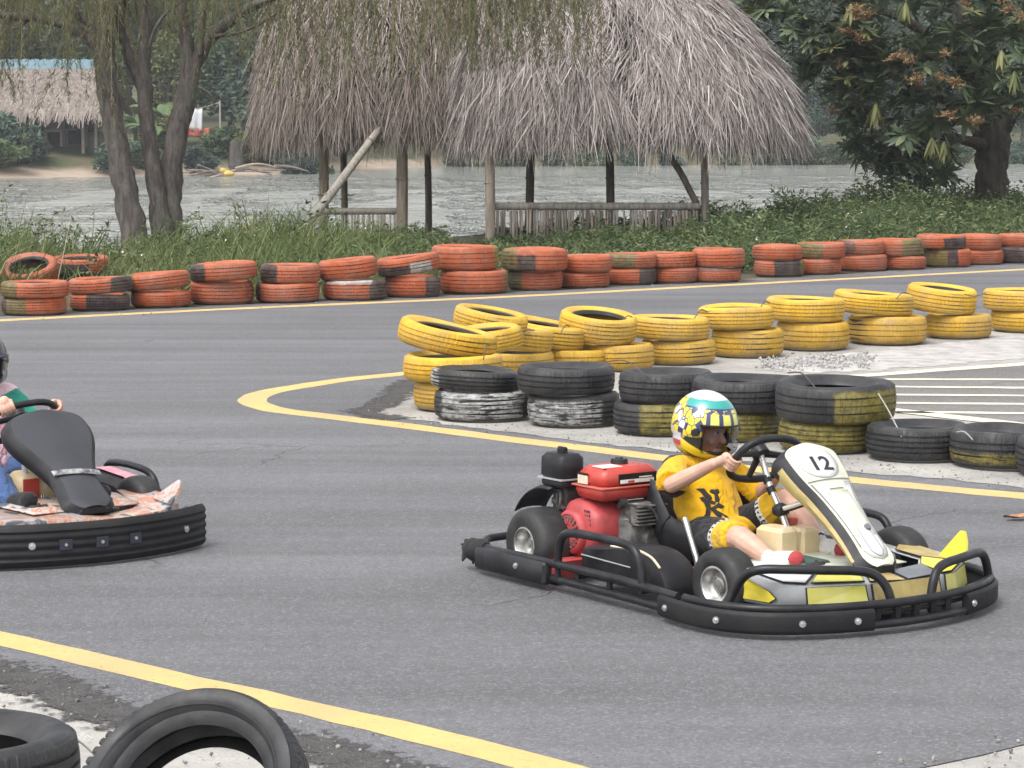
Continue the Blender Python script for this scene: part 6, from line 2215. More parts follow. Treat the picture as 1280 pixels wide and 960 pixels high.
def inset(poly, off, k=.94):
    P = [Vector(p) for p in poly]
    c = sum(P, Vector()) / len(P)
    nr = Vector((0, 0, 0))
    for i in range(len(P)):
        nr += P[i].cross(P[(i + 1) % len(P)])
    nr.normalize()
    if nr.dot(Vector((.6, -.6 if c.y < .15 else .3, .7))) < 0:
        nr = -nr; P = P[::-1]
    return [c + (p - c) * k + nr * off for p in P]
def npanel(name, poly, mat, off=.006, k=.95, edge=True):
    o = B().slab(inset(poly, off, k), .004).build(name, mat, nb, None)
    if edge:
        B().slab(inset(poly, off - .002, k + .045), .003).build('panel_border', M_BLKP, nb, None)
    return o
npanel('yellow_side_panel', [(1.09, -.442, .192), (1.20, -.44, .172), (1.30, -.425, .140), (1.33, -.42, .118), (1.30, -.423, .100), (1.14, -.443, .098)], M_YELP)
npanel('lime_front_panel', [(1.392, -.347, .16), (1.470, -.135, .16), (1.485, -.13, .095), (1.398, -.345, .095)], M_LIME)
npanel('gold_front_panel', [(1.473, -.118, .16), (1.481, .205, .158), (1.498, .205, .095), (1.489, -.118, .095)], M_GOLD)
npanel('yellow_front_panel', [(1.487, .222, .163), (1.487, .27, .165), (1.408, .40, .172), (1.416, .408, .10), (1.50, .275, .095), (1.50, .222, .095)], M_LIME)
npanel('white_top_panel', [(1.06, -.418, .206), (1.2, -.418, .192), (1.33, -.392, .172), (1.385, -.335, .170), (1.30, -.205, .192), (1.22, -.262, .194), (1.1, -.302, .204)], M_WHT, .005, .95)
npanel('lime_top_panel', [(1.39, -.325, .170), (1.468, -.135, .168), (1.383, -.09, .190), (1.305, -.198, .193)], M_LIME, .006, .93)
npanel('gold_top_panel', [(1.472, -.118, .167), (1.478, .05, .156), (1.385, .03, .176), (1.384, -.07, .19)], M_GOLD, .005, .95)
npanel('grey_top_panel', [(1.478, .06, .156), (1.483, .20, .162), (1.40, .20, .186), (1.385, .06, .172)], M_GREYP, .008, .97)
npanel('yellow_top_panel', [(1.484, .22, .166), (1.484, .265, .167), (1.40, .395, .176), (1.30, .29, .19), (1.38, .21, .184)], M_YELP, .006, .95)
npanel('gold_top_panel', [(1.06, .418, .206), (1.2, .428, .192), (1.38, .40, .178), (1.29, .29, .192), (1.15, .305, .196)], M_GOLD, .005, .95)
b = B(); b.slab([(1.30, .385, .18), (1.345, .40, .235), (1.385, .415, .285), (1.405, .415, .287), (1.425, .405, .25), (1.455, .37, .185)], .012)
b.build('nose_fin', M_YELP, nb, 30)
# inner wheel fairings seen either side of the pedals
for s in (-1, 1):
    b = B(); b.grid([[(x, s * y, z) for x, y, z in ((.95, .21, .10), (1.02, .30, .20), (1.10, .30, .20), (1.2, .26, .19))], [(x, s * y, z) for x, y, z in ((.95, .20, .07), (1.02, .20, .07), (1.12, .20, .07), (1.3, .18, .07))]])
    o = b.build('inner_fairing', M_GREYP, K1, 40)
    o.modifiers.new('shell', 'SOLIDIFY').thickness = .005
B().box((1.10, -.10, .188), (.16, .13, .014), bev=.006).build('foot_mat', M('green_mat', (.045, .095, .085), .8), K1, 40)
b = B(); b.grid([[(.93, y, .175 + .01 * cos(y * 8)) for y in np.linspace(-.24, .24, 9)], [(1.10, y * .95, .182) for y in np.linspace(-.24, .24, 9)], [(1.33, y * .8, .185) for y in np.linspace(-.24, .24, 9)]])
o = b.build('floor_fairing', M_PALE, K1, 60); o.modifiers.new('shell', 'SOLIDIFY').thickness = .004

# ------------------------------------------------------------------ the black panelled kart at the left
K2 = empty('go_kart', (-2.57, 11.40, 0), radians(-52), label='go kart with plain black front panel and flame printed nose at left edge', cat='go kart', group='go karts on the track')
base_kart(K2)
engine(K2)
bp = empty('front_bumper', (0, 0, 0), parent=K2)
PLAN2 = [(x, y * .95) for x, y in PLAN if not (y > .50)]
belt(B(), PLAN2, .012, .185, .045, groove=4).build('bumper_band', M_RUBB, bp, 40)
for y in (-.36, -.215, -.075, .075, .36):
    p, o = plan_at(y)
    p = p * np.array([1, .95])
    bolt(bp, (*(p + o[:2] * .043), .100), o, .015, .026 if abs(y) < .3 else None)
b = B()
b.tube(catmull([(1.20, -.56, .12), (1.42, -.40, .12), (1.50, 0, .12), (1.42, .40, .12), (1.20, .56, .12)], 6), .016, 8)
b.build('bumper_tube', M_TUBE, bp, 60)
for s in (-1, 1):
    sg = empty('side_guard', (0, 0, 0), parent=K2)
    b = B()
    b.tube([(-.20, s * .60, .105), (.25, s * .615, .112), (.70, s * .615, .112), (1.02, s * .61, .098)], .0165, 10)
    b.tube([(.10, s * .60, .052), (.60, s * .61, .052), (.95, s * .605, .045)], .0155, 10)
    b.build('guard_rail', M_TUBE, sg, 60)
    B().tube(catmull([(.40, s * .61, .105), (.405, s * .61, .17), (.435, s * .61, .225), (.50, s * .61, .243), (.65, s * .61, .247), (.80, s * .61, .232), (.86, s * .61, .185), (.87, s * .61, .11)], 5), .0165, 10).build('guard_hoop', M_TUBE, sg, 60)
    # side pods with a pink stripe on top
    rows = []
    for x, z, hw in ((.30, .10, .06), (.36, .20, .075), (.60, .235, .085), (.84, .22, .085), (.93, .17, .07), (.95, .08, .05)):
        rows.append([(x, s * (.50 + hw * u), z - .03 * abs(u) ** 3 - .0 * u) for u in np.linspace(-1, 1, 7)])
    b = B(); b.grid(rows)
    b.grid([[(p[0], p[1], .07) for p in r] if False else [r[0], (r[0][0], r[0][1], .06)] for r in rows]); b.grid([[r[-1], (r[-1][0], r[-1][1], .06)] for r in rows])
    pd = b.build('side_pod', M_BLKP, K2, 40)
    o = B().grid([[(x, s * (.50 + .035 * u), z + .006) for u in np.linspace(-1, 1, 4)] for x, z in ((.40, .207), (.60, .235), (.84, .22), (.91, .185))]).build('pink_stripe', M_PINK, pd, 60)
    o.modifiers.new('shell', 'SOLIDIFY').thickness = .003
b = B()
b.tube(catmull([(-.20, -.60, .105), (-.27, -.55, .118), (-.29, -.45, .125), (-.29, 0, .125), (-.29, .45, .125), (-.27, .55, .118), (-.20, .60, .105)], 6), .016, 10)
b.build('rear_bumper', M_TUBE, K2, 60)
b = B(); b.box((.90, 0, .225), (.16, .22, .15), bev=.025, taper=.93); b.box((.90, 0, .308), (.07, .05, .03), bev=.008)
ft = b.build('fuel_tank', M_JUG, K2, 60)
B().box((.9835, -.055, .235), (.006, .075, .09), bev=.002).build('red_label', M('red_label', (.55, .06, .04), .5), ft, None)
B().cyl((.87, .07, .295), (.87, .07, .33), .018, .018, 12).build('filler_cap', M_WHITE, ft, 40)
B().cyl((.94, -.06, .295), (.94, -.06, .335), .014, .014, 12).build('breather', M_WHITE, ft, 40)
hub = steering(K2, (.80, 0, .50), (.66, 0, .75), (0, 1, 0), .150, .112, radians(8))
b = B(); b.tube([hub, (.86, 0, .40), (.93, 0, .28), (1.02, 0, .10)], .012, 10)
b.build('steering_column', M_STEEL, K2, 60)
b = B(); b.ell((.87, 0, .38), .04, 12, 8); b.box((.87, 0, .38), (.07, .09, .05), bev=.012)
b.build('column_clamp', M_BLKP, K2, 60)
OUT2 = [(-.045, .05), (-.038, .095), (-.015, .145), (.02, .168), (.07, .172), (.13, .16), (.19, .135), (.25, .108), (.31, .088), (.36, .080), (.42, .084), (.47, .090), (.50, .080), (.525, .05)]
OUT2 = [tuple(q[:2]) for q in catmull([(*q, 0) for q in OUT2], 3)]
face, sb, PA2, du2, nn2 = fairing(K2, OUT2, None, (.995, .01, .528), (1.395, .01, .215), lambda t: .10 - .05 * t, None)
f2 = face.build('front_panel', M_GREYP if False else M('matt_black_panel', (.042, .044, .052), .45, c2=(.032, .033, .039), scale=5), K2, 60)
sb.build('panel_side', M_BLKP, f2, 50)
b = B()
hw = .112
rows = [[PA2 + du2 * (s + .010 * u) + Vector((0, (hw - .006) * u, 0)) + nn2 * (.0165 - .012 * u * u) for u in np.linspace(-1, 1, 11)] for s in (.318, .345)]
b.grid(rows)
o = b.build('grey_strap', M('worn_strap', (.42, .42, .43), .6, c2=(.06, .06, .065), scale=26), f2, 60)
o.modifiers.new('shell', 'SOLIDIFY').thickness = .003
b = B(); b.grid([[(x, y, z + .03) for x, y, z in NB], [(x, y, z + .012) for x, y, z in NTp], NI])
nb2 = b.build('nose_body', M_FLAME, K2, 40)
nb2.modifiers.new('shell', 'SOLIDIFY').thickness = .004
b = B(); b.slab([(1.28, .36, .19), (1.36, .40, .245), (1.40, .415, .275), (1.42, .415, .275), (1.43, .40, .24), (1.46, .34, .185)], .012)
b.build('nose_fin', M_FLAME, nb2, 30)
b = B(); b.grid([[(.93, y, .19) for y in np.linspace(-.30, .30, 9)], [(1.10, y * .95, .20) for y in np.linspace(-.3, .3, 9)], [(1.36, y * .8, .19) for y in np.linspace(-.3, .3, 9)]])
o = b.build('floor_fairing', M_FLAME, K2, 60); o.modifiers.new('shell', 'SOLIDIFY').thickness = .004
# ================================================================== DRIVERS
from mathutils import noise as mnoise
n = NT('skin')
f = n.ramp(n.noise(22, 4, .6), .35, .65)
c = n.mix(f, (.60, .38, .29), (.52, .30, .225))
n.set(n.p.inputs['Subsurface Weight'], .15)
n.set(n.p.inputs['Subsurface Radius'], (.012, .005, .003))
M_SKIN = n.base(c, .5, 0, .4)
def cloth_mat(name, c1, c2=None, rough=.85):
    n = NT(name)
    c2 = c2 or tuple(q * .82 for q in c1)
    c = n.mix(n.ramp(n.noise(9, 4, .6), .35, .65), c1, c2)
    wv = n.noise(9, 2, .5, vec=n.n('Mapping', {'Vector': n.co(), 'Rotation': (.3, .5, .6), 'Scale': (1.0, 2.4, 1.6)}).outputs[0], dist=1.2)
    n.bump(n.math('ADD', n.math('MULTIPLY', wv, 1.0), n.math('MULTIPLY', n.noise(260, 2), .04)), .7, .03)
    n.set(n.p.inputs['Sheen Weight'], .15)
    return n.base(c, rough, 0, .2)
M_JERSEY = cloth_mat('yellow_jersey', (.74, .41, .010))
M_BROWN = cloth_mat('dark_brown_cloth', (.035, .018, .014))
M_BLACKC = cloth_mat('black_cloth', (.016, .016, .019))
M_WHITEC = cloth_mat('white_cloth_knit', (.68, .67, .66))
M_YELC = cloth_mat('yellow_cloth', (.72, .43, .02))
M_REDS = cloth_mat('red_shoe', (.36, .05, .055))
M_PRINT = M('black_print', (.018, .015, .014), .8)
M_PINKC = cloth_mat('pink_cloth', (.68, .30, .36), (.7, .55, .58))
M_TEAL = cloth_mat('teal_cloth', (.03, .28, .20))
M_JEAN = cloth_mat('blue_denim', (.06, .11, .24))
M_EYE = M('eye_dark', (.02, .016, .014), .2)
M_EYEW = M('eye_white', (.7, .68, .66), .3)
M_LIP = M('lip', (.42, .18, .14), .5)

def hand_grip(b, G, t, o, nrm, wrist, k, thumb=1):
    """a hand closed on the wheel rim. G rim point, t rim tangent, o outward, nrm towards the driver."""
    G, t, o, nrm, wrist = [Vector(q) for q in (G, t, o, nrm, wrist)]
    t, o, nrm = t.normalized(), o.normalized(), nrm.normalized()
    R0 = .0225
    lens = (.92, 1.0, .97, .82)
    for i in range(4):
        off = (i - 1.5) * .0172 * k
        pts = []
        end = 205 * lens[i]
        for a in np.linspace(20, -end, 9):
            ar = radians(a)
            rr = R0 + .0015 * (i == 1)
            pts.append(G + t * off + o * (rr * cos(ar)) * 1.05 + nrm * (rr * sin(ar)))
        b.tube(pts, list(np.linspace(.0082, .0064, len(pts)) * k), 9)
        b.ell(pts[-1], .0063 * k, 9, 6)
        b.ell(pts[0], .0083 * k, 9, 6)
        # back of the hand to the knuckle
        blob(b, [wrist + (G - wrist) * .25 + t * off * .6, G + t * off + o * .0245 + nrm * .012], [.012 * k, .0098 * k], 9)
    pc = G + o * .020 + nrm * .020
    b.ell(pc, (.024 * k, .024 * k, .028 * k), 12, 8)
    blob(b, [wrist, wrist + (pc - wrist) * .5, pc], [.0205 * k, .022 * k, .021 * k], 12)
    # thumb: leaves the side of the palm and closes over the rim from the driver's side
    base = pc + t * (.024 * k * thumb) - (pc - wrist) * .25
    blob(b, [base, G + t * .034 * k * thumb + nrm * .026 + o * .006, G + t * .032 * k * thumb + nrm * .020 - o * .016], [.0105 * k, .0092 * k, .0075 * k], 9)

def displaced(me, amp, sc, seed=0):
    off = Vector((seed * 3.7, seed * 1.3, 0))
    nrm = [v.normal.copy() for v in me.vertices]
    for v, nn_ in zip(me.vertices, nrm):
        p = v.co * sc + off
        d = mnoise.noise(p) + .5 * mnoise.noise(p * 2.1) + 1.0 * (.5 - abs(mnoise.noise(Vector((p.x * .7 + p.z * .9, p.y * .5, p.z * .35)) * 1.3)))
        v.co += nn_ * amp * d
    me.update()
    return me

def by_face(me, mats, fn):
    for m in mats:
        me.materials.append(m)
    cs = np.zeros(len(me.polygons) * 3, np.float32)
    me.polygons.foreach_get('center', cs)
    me.polygons.foreach_set('material_index', np.array([fn(Vector(c)) for c in cs.reshape(-1, 3)], np.int32))
    me.update()

def seg_t(p, a, b):
    a, b = Vector(a), Vector(b)
    d = b - a
    return (p - a).dot(d) / d.length_squared

def seg_d(p, a, b):
    a, b = Vector(a), Vector(b)
    t = min(max(seg_t(p, a, b), 0), 1)
    return (p - a - (b - a) * t).length

def helmet_mesh(rx, ry, rz, mat):
    b = B()
    nu, nv = 72, 44
    V = {}
    def pt(i, j):
        az = 2 * pi * i / nu
        el = pi / 2 - (pi * .83) * j / nv
        x, y, z = cos(el) * cos(az), cos(el) * sin(az), sin(el)
        fwd = max(x, 0)
        ch = max(0, -z - .25) * fwd
        x2 = x * (1 + .30 * ch)
        if z < -.3:
            s = 1 + (-z - .3) * .42
            x2 *= s * (1.02 if x > 0 else .94); y *= s
        return (x2 * rx, y * ry, z * rz * (1.0 if z > 0 else .98))
    rows = [[pt(i, j) for i in range(nu)] for j in range(nv + 1)]
    for j in range(nv + 1):
        for i in range(nu):
            b.v.append(rows[j][i])
    for j in range(nv):
        for i in range(nu):
            az = (360 * (i + .5) / nu + 180) % 360 - 180
            z = rows[j][i][2] / rz
            if abs(az) < 66 and -.66 < z < .12:
                continue
            i2 = (i + 1) % nu
            b.f.append((j * nu + i, (j + 1) * nu + i, (j + 1) * nu + i2, j * nu + i2)); b.m.append(0)
    me = b.mesh('helmet', mat, 180)
    # visor
    v = B()
    vr = []
    for z in np.linspace(.16, -.68, 12):
        r = []
        for az in np.linspace(-67, 67, 25):
            a = radians(az)
            el = math.asin(z)
            x, y = cos(el) * cos(a), cos(el) * sin(a)
            ch = max(0, -z - .25) * max(x, 0)
            x *= 1 + .30 * ch
            if z < -.3:
                s = 1 + (-z - .3) * .42
                x *= s * 1.02; y *= s
            r.append((x * rx * 1.035, y * ry * 1.035, z * rz))
        vr.append(r)
    v.grid(vr)
    return me, v

n = NT('visor_smoke')
tr = n.n('BsdfTransparent', {'Color': (.60, .60, .63, 1)})
gl = n.n('BsdfGlossy', {'Color': (.8, .82, .85, 1), 'Roughness': .06})
fr = n.n('Fresnel', {'IOR': 1.22})
mx = n.n('MixShader', {0: n.math('MULTIPLY', fr.outputs[0], .3), 1: tr.outputs[0], 2: gl.outputs[0]})
n.t.links.new(mx.outputs[0], n.out.inputs[0])
M_VISOR = n.mat

n = NT('helmet_patchwork')
co = n.co()
hx, hy, hz = n.sep(co)
az = n.math('ARCTAN2', hy, hx)
vn = n.n('TexVoronoi', {'Vector': n.scaled(co, (1, 1, .75)), 'Scale': 40.0, 'Randomness': .9})
rv = n.sep(vn.outputs['Color'])[0]
yel, navy, wht, teal = (.70, .58, .035), (.030, .033, .12), (.58, .58, .60), (.025, .30, .27)
c = n.mix(n.ramp(rv, .50, .52), yel, navy)
c = n.mix(n.ramp(rv, .74, .76), c, wht)
ed = n.n('TexVoronoi', {'Vector': n.scaled(co, (1, 1, .75)), 'Scale': 40.0, 'Randomness': .9}, feature='DISTANCE_TO_EDGE').outputs[0]
c = n.mix(n.ramp(ed, .055, .035), c, navy)
# back of the helmet: yellow scales; cheek: black with a yellow sweep
cheek = n.math('MULTIPLY', n.ramp(hz, -.028, -.036), n.ramp(hx, -.03, -.01))
c = n.mix(cheek, c, (.014, .014, .016))
sw = n.math('ABSOLUTE', n.math('SUBTRACT', n.math('ADD', hz, n.math('MULTIPLY', hx, .45)), -.078))
c = n.mix(n.ramp(sw, .022, .018), c, yel)
bk = n.math('MULTIPLY', n.math('MULTIPLY', n.ramp(hx, -.03, -.04), n.ramp(hz, -.022, -.028)), n.ramp(hz, -.080, -.074))
c = n.mix(bk, c, wht)
c = n.mix(n.math('MULTIPLY', bk, n.ramp(hz, -.052, -.056)), c, (.50, .07, .05))
# brow bars above the opening
bar = n.math('SINE', n.math('MULTIPLY', az, 15.0))
brow = n.math('MULTIPLY', n.math('MULTIPLY', n.ramp(hz, .008, .011), n.ramp(hz, .062, .058)), n.ramp(n.math('ABSOLUTE', az), 1.12, 1.05))
c = n.mix(brow, c, n.mix(n.ramp(bar, -.55, -.4), navy, (.66, .66, .12)))
# teal ring and white crown
fr_ = n.ramp(hx, -.045, -.03)
c = n.mix(n.math('MULTIPLY', fr_, n.ramp(hz, .074, .076)), c, navy)
c = n.mix(n.math('MULTIPLY', fr_, n.ramp(hz, .080, .082)), c, teal)
c = n.mix(n.ramp(n.math('ADD', hz, n.math('MULTIPLY', n.noise(30, 2), .012)), .113, .115), c, wht)
n.set(n.p.inputs['Coat Weight'], .6)
n.set(n.p.inputs['Coat Roughness'], .08)
M_HELM = n.base(c, .3)
n = NT('black_helmet_print')
co = n.co()
hz = n.sep(co)[2]
vn = n.sep(n.n('TexVoronoi', {'Vector': co, 'Scale': 22.0}).outputs['Color'])[0]
c = n.mix(n.ramp(vn, .60, .62), (.010, .010, .012), (.05, .05, .035))
c = n.mix(n.ramp(vn, .82, .84), c, (.05, .10, .38))
c = n.mix(n.ramp(vn, .93, .94), c, (.65, .55, .05))
c = n.mix(n.ramp(hz, .0, -.01), c, (.016, .016, .018))
n.set(n.p.inputs['Coat Weight'], .5)
M_HELM2 = n.base(c, .3)

def person(root, S, label, group, cols, k=1.0):
    """S: joint positions in the kart's own axes. The body is one mesh; clothing hangs from it as children."""
    Rz = root.rotation_euler[2]
    T = Matrix.Translation(root.location) @ Matrix.Rotation(Rz, 4, 'Z')
    base = Vector(S['seat'])
    def L(p):
        return Vector(p) - base
    J = {q: (L(v) if not isinstance(v, dict) else v) for q, v in S.items() if q not in ('seat', 'yaw', 'grip', 'hy', 'drape', 'sleeve')}
    yaw = S['yaw']
    Hr = Matrix.Rotation(yaw, 4, 'Z') @ Matrix.Rotation(S.get('hy', .10), 4, 'Y')
    hc = J['head']
    def HP(x, y, z):
        return hc + (Hr @ Vector((x, y, z)))
    b = B()
    # trunk
    blob(b, [J['pelvis'], J['belly'], J['chest'], J['neck']], [.085 * k, .075 * k, .070 * k, .040 * k], 14)
    for s in ('n', 'f'):
        sh = J['sh_' + s]
        blob(b, [J['chest'] + (J['neck'] - J['chest']) * .6, sh], [.055 * k, .042 * k], 12)
        blob(b, [sh, J['el_' + s]], [.040 * k, .031 * k], 12)
        blob(b, [J['el_' + s], J['el_' + s] + (J['wr_' + s] - J['el_' + s]) * .35, J['wr_' + s]], [.034 * k, .034 * k, .023 * k], 12)
        g = S['grip'][s]
        hand_grip(b, L(g['G']), g['t'], g['o'], g['n'], J['wr_' + s], k * .92, g.get('thumb', 1))
        blob(b, [J['hip_' + s], J['kn_' + s]], [.070 * k, .049 * k], 14)
        blob(b, [J['kn_' + s], J['kn_' + s] + (J['an_' + s] - J['kn_' + s]) * .35, J['an_' + s]], [.047 * k, .047 * k, .029 * k], 12)
        blob(b, [J['an_' + s], J['to_' + s]], [.028 * k, .022 * k], 10)
    # neck and head with a face
    blob(b, [J['neck'], HP(-.005, 0, -.06)], [.042 * k, .042 * k], 12)
    b.ell(HP(-.012, 0, .010), (.088, .071, .088), 20, 14, rot=Hr.to_3x3())
    b.ell(HP(.018, 0, -.035), (.062, .056, .072), 18, 12, rot=Hr.to_3x3())
    b.ell(HP(.060, 0, -.088), (.020, .024, .016), 12, 8, rot=Hr.to_3x3())
    blob(b, [HP(.074, 0, -.018), HP(.088, 0, -.046)], [.008, .0125], 10)
    for s in (-1, 1):
        b.ell(HP(.052, s * .034, -.046), (.022, .018, .020), 10, 8, rot=Hr.to_3x3())
        b.ell(HP(.070, s * .028, .003), (.012, .022, .007), 10, 8, rot=Hr.to_3x3())
        b.ell(HP(-.010, s * .072, -.02), (.018, .008, .026), 10, 8, rot=Hr.to_3x3())
    me = remesh(b, .0034, 2)
    me.materials.append(M_SKIN)
    me.name = 'person'
    body = link('person', me, label=label, cat='person', group=group)
    body.matrix_world = T @ Matrix.Translation(base)
    for s in (-1, 1):
        e = B().ell(HP(.069, s * .029, -.012), (.0085, .0115, .0085), 14, 10, rot=Hr.to_3x3())
        eo = e.build('eye', M_EYEW, body, 180)
        B().ell(HP(.0758, s * .029, -.012), (.0026, .0055, .0055), 12, 8, rot=Hr.to_3x3()).build('iris', M_EYE, eo, 180)
        B().tube([HP(.078, s * .012, .006), HP(.079, s * .028, .011), HP(.070, s * .046, .006)], [.002, .0032, .0018], 6).build('eyebrow', M_EYE, body, 180)
    B().tube(catmull([HP(.071, -.020, -.070), HP(.081, 0, -.067), HP(.071, .020, -.070)], 4), [.002, .0052, .002], 8).build('mouth', M_LIP, body, 180)
    # jersey
    b = B()
    for s in (-1, 1):
        o = Vector((0, s * .052 * k, 0))
        blob(b, [J['pelvis'] + o * .9 + Vector((.02, 0, .02)), J['belly'] + o, J['chest'] + o, J['chest'] + (J['neck'] - J['chest']) * .62 + o * .75], [.098 * k, .094 * k, .092 * k, .060 * k], 14)
    blob(b, [J['chest'], J['neck'] - Vector((0, 0, .012))], [.075 * k, .056 * k], 14)
    blob(b, [J['pelvis'] + Vector((.03, 0, .03)), J['belly'] + Vector((.03, 0, 0)), J['chest'] + Vector((.022, 0, 0)), J['neck'] - Vector((-.006, 0, .035))], [.10 * k, .098 * k, .094 * k, .06 * k], 14)
    for q in S.get('drape', []):
        b.ell(L(q[0]), q[1], 14, 10)
    for s in ('n', 'f'):
        sh, el = J['sh_' + s], J['el_' + s]
        blob(b, [J['chest'] + (J['neck'] - J['chest']) * .55, sh], [.070 * k, .058 * k], 12)
        e2 = sh + (el - sh) * S.get('sleeve', 1.0)
        b.tube([sh, sh + (e2 - sh) * .5, e2], [.056 * k, .060 * k, .063 * k], 16)
        b.ell(sh, .056 * k, 14, 10)
    jm = displaced(remesh(b, .0065, 5), .006, 15)
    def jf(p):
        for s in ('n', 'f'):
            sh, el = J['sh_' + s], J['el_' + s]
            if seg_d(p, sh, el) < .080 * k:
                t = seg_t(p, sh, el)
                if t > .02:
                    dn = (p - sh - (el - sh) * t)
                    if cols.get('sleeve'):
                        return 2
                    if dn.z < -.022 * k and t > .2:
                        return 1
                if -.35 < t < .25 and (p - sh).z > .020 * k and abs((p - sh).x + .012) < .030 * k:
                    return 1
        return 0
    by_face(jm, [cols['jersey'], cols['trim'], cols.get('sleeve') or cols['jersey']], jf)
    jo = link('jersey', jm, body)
    if cols.get('emblem'):
        bm = bmesh.new(); bm.from_mesh(jm)
        bv = BVHTree.FromBMesh(bm)
        E, ex, ez = L(cols['emblem']['c']), Vector(cols['emblem']['x']).normalized(), Vector(cols['emblem']['z']).normalized()
        en = ex.cross(ez)
        if en.dot(Vector((.6, -.8, .1))) < 0:
            en = -en
        gl_ = [[(192, 497), (234, 494), (246, 514), (262, 530), (268, 548), (250, 560), (232, 548), (222, 530), (212, 512)],
               [(258, 512), (268, 498), (304, 496), (306, 514), (296, 520), (302, 552), (296, 566), (278, 562), (282, 520)],
               [(204, 545), (222, 538), (240, 556), (262, 556), (284, 566), (274, 580), (246, 572), (226, 574), (212, 562)],
               [(222, 572), (240, 566), (254, 580), (254, 640), (236, 648), (206, 660), (226, 636), (230, 600)],
               [(248, 596), (274, 584), (294, 566), (320, 586), (306, 598), (288, 592), (272, 606), (256, 616)],
               [(256, 606), (276, 604), (296, 618), (332, 642), (306, 644), (288, 640), (268, 624)]]
        b2 = B()
        hit_n = 0
        for poly in gl_:
            P2 = [Vector(((x - 262) / 1360, -(y - 574) / 1360)) for x, y in poly]
            c2 = sum(P2, Vector((0, 0))) / len(P2)
            n_ = len(P2)
            vv = [c2] + [c2 + (q - c2) * (kk / 3) for kk in (1, 2, 3) for q in P2]
            pts = []
            for q in vv:
                o = E + ex * q.x + ez * q.y + en * .25
                h, hn, _, _ = bv.ray_cast(o, -en, 1.0)
                if h is None:
                    h, hn = E + ex * q.x + ez * q.y, en
                else:
                    hit_n += 1
                pts.append(h + hn * .0022)
            fs = [(0, 1 + i, 1 + (i + 1) % n_) for i in range(n_)]
            for kk in range(2):
                for i in range(n_):
                    a_, c_ = 1 + kk * n_ + i, 1 + kk * n_ + (i + 1) % n_
                    fs.append((a_, a_ + n_, c_ + n_, c_))
            b2.add(pts, fs)
        bm.free()
        eo = b2.build('emblem', M_PRINT, jo, 180)
        eo['kind'] = 'stuff'
    # shorts or trousers
    b = B()
    b.ell(J['pelvis'] + Vector((.0, 0, -.012)), (.115 * k, .135 * k, .095 * k), 18, 12)
    for s in ('n', 'f'):
        hp, kn = J['hip_' + s], J['kn_' + s]
        if cols.get('long'):
            blob(b, [hp, kn], [.086 * k, .064 * k], 14)
            blob(b, [kn, J['an_' + s]], [.062 * k, .045 * k], 14)
        else:
            e2 = hp + (kn - hp) * .90
            b.tube([hp, hp + (e2 - hp) * .5, e2], [.084 * k, .074 * k, .066 * k], 18)
            b.ell(hp, .083 * k, 14, 10)
    sm = displaced(remesh(b, .0065, 4), .005, 17, 2)
    def sf(p):
        if cols.get('long'):
            return 0
        best = min(('n', 'f'), key=lambda s: seg_d(p, J['hip_' + s], J['kn_' + s]))
        t = seg_t(p, J['hip_' + best], J['kn_' + best])
        return 2 if t > .66 else 1 if t > .585 else 0
    by_face(sm, [cols['shorts'], M_WHITEC, M_YELC], sf)
    so = link('trousers' if cols.get('long') else 'shorts', sm, body)
    if not cols.get('long'):
        # dark lettering strokes round the white band
        bm = bmesh.new(); bm.from_mesh(sm); bv = BVHTree.FromBMesh(bm)
        for s in ('n', 'f'):
            hp, kn = J['hip_' + s], J['kn_' + s]
            d = (kn - hp).normalized()
            u = d.cross(Vector((0, 0, 1))).normalized(); w_ = u.cross(d)
            c = hp + (kn - hp) * .622
            b2 = B()
            for q in range(22):
                a = 2 * pi * q / 22
                rd = u * cos(a) + w_ * sin(a)
                a2 = a + .13
                rd2 = u * cos(a2) + w_ * sin(a2)
                pts = []
                for r_, dd in ((rd, -.009), (rd2, -.009), (rd2, .009), (rd, .009)):
                    h, hn, _, _ = bv.ray_cast(c + d * dd * (1 if q % 3 else .4) + r_ * .2, -r_, .3)
                    pts.append((h + hn * .0015) if h is not None else c + d * dd + r_ * .07)
                b2.add(pts, [(0, 1, 2, 3)])
            eo = b2.build('hem_print', M_PRINT, so, None)
            eo['kind'] = 'stuff'
        bm.free()
    # socks and shoes
    for s in ('n', 'f'):
        an, to, kn = J['an_' + s], J['to_' + s], J['kn_' + s]
        d = (to - an).normalized()
        up = (kn - an).normalized()
        if not cols.get('long'):
            b = B()
            b.tube([an - d * .0 - up * .01, an + up * .018, an + up * .045], [.034 * k, .033 * k, .036 * k], 16)
            b.ell(an, .034 * k, 14, 10)
            km = remesh(b, .005, 2)
            by_face(km, [M_WHITEC, M_BLACKC], lambda p: 1 if .022 < (p - an).dot(up) < .033 else 0)
            link('sock', km, body)
        b = B()
        heel = an - d * .022 * k - up * .012
        blob(b, [heel, an + d * .06 * k - up * .006, to - d * .0], [.036 * k, .037 * k, .032 * k], 14)
        b.ell(to - d * .01, (.034 * k, .036 * k, .023 * k), 14, 10)
        fm_ = remesh(b, .005, 3)
        by_face(fm_, [cols['shoe'], cols['toe'], M_BLACKC], lambda p: 1 if (p - to).dot(d) > -.012 * k else (2 if abs((p - to).dot(d) + .085 * k) < .006 and (p - an).dot(up) > .0 else 0))
        link('shoe', fm_, body)
    # helmet
    hm, vis = helmet_mesh(.133, .120, .135, cols['helmet'])
    ho = link('helmet', hm, body)
    ho.matrix_local = Matrix.Translation(hc + Vector((0, 0, .003))) @ Hr
    md = ho.modifiers.new('shell', 'SOLIDIFY'); md.thickness = .010; md.offset = -1
    vo = vis.build('visor', M_VISOR, ho, 180)
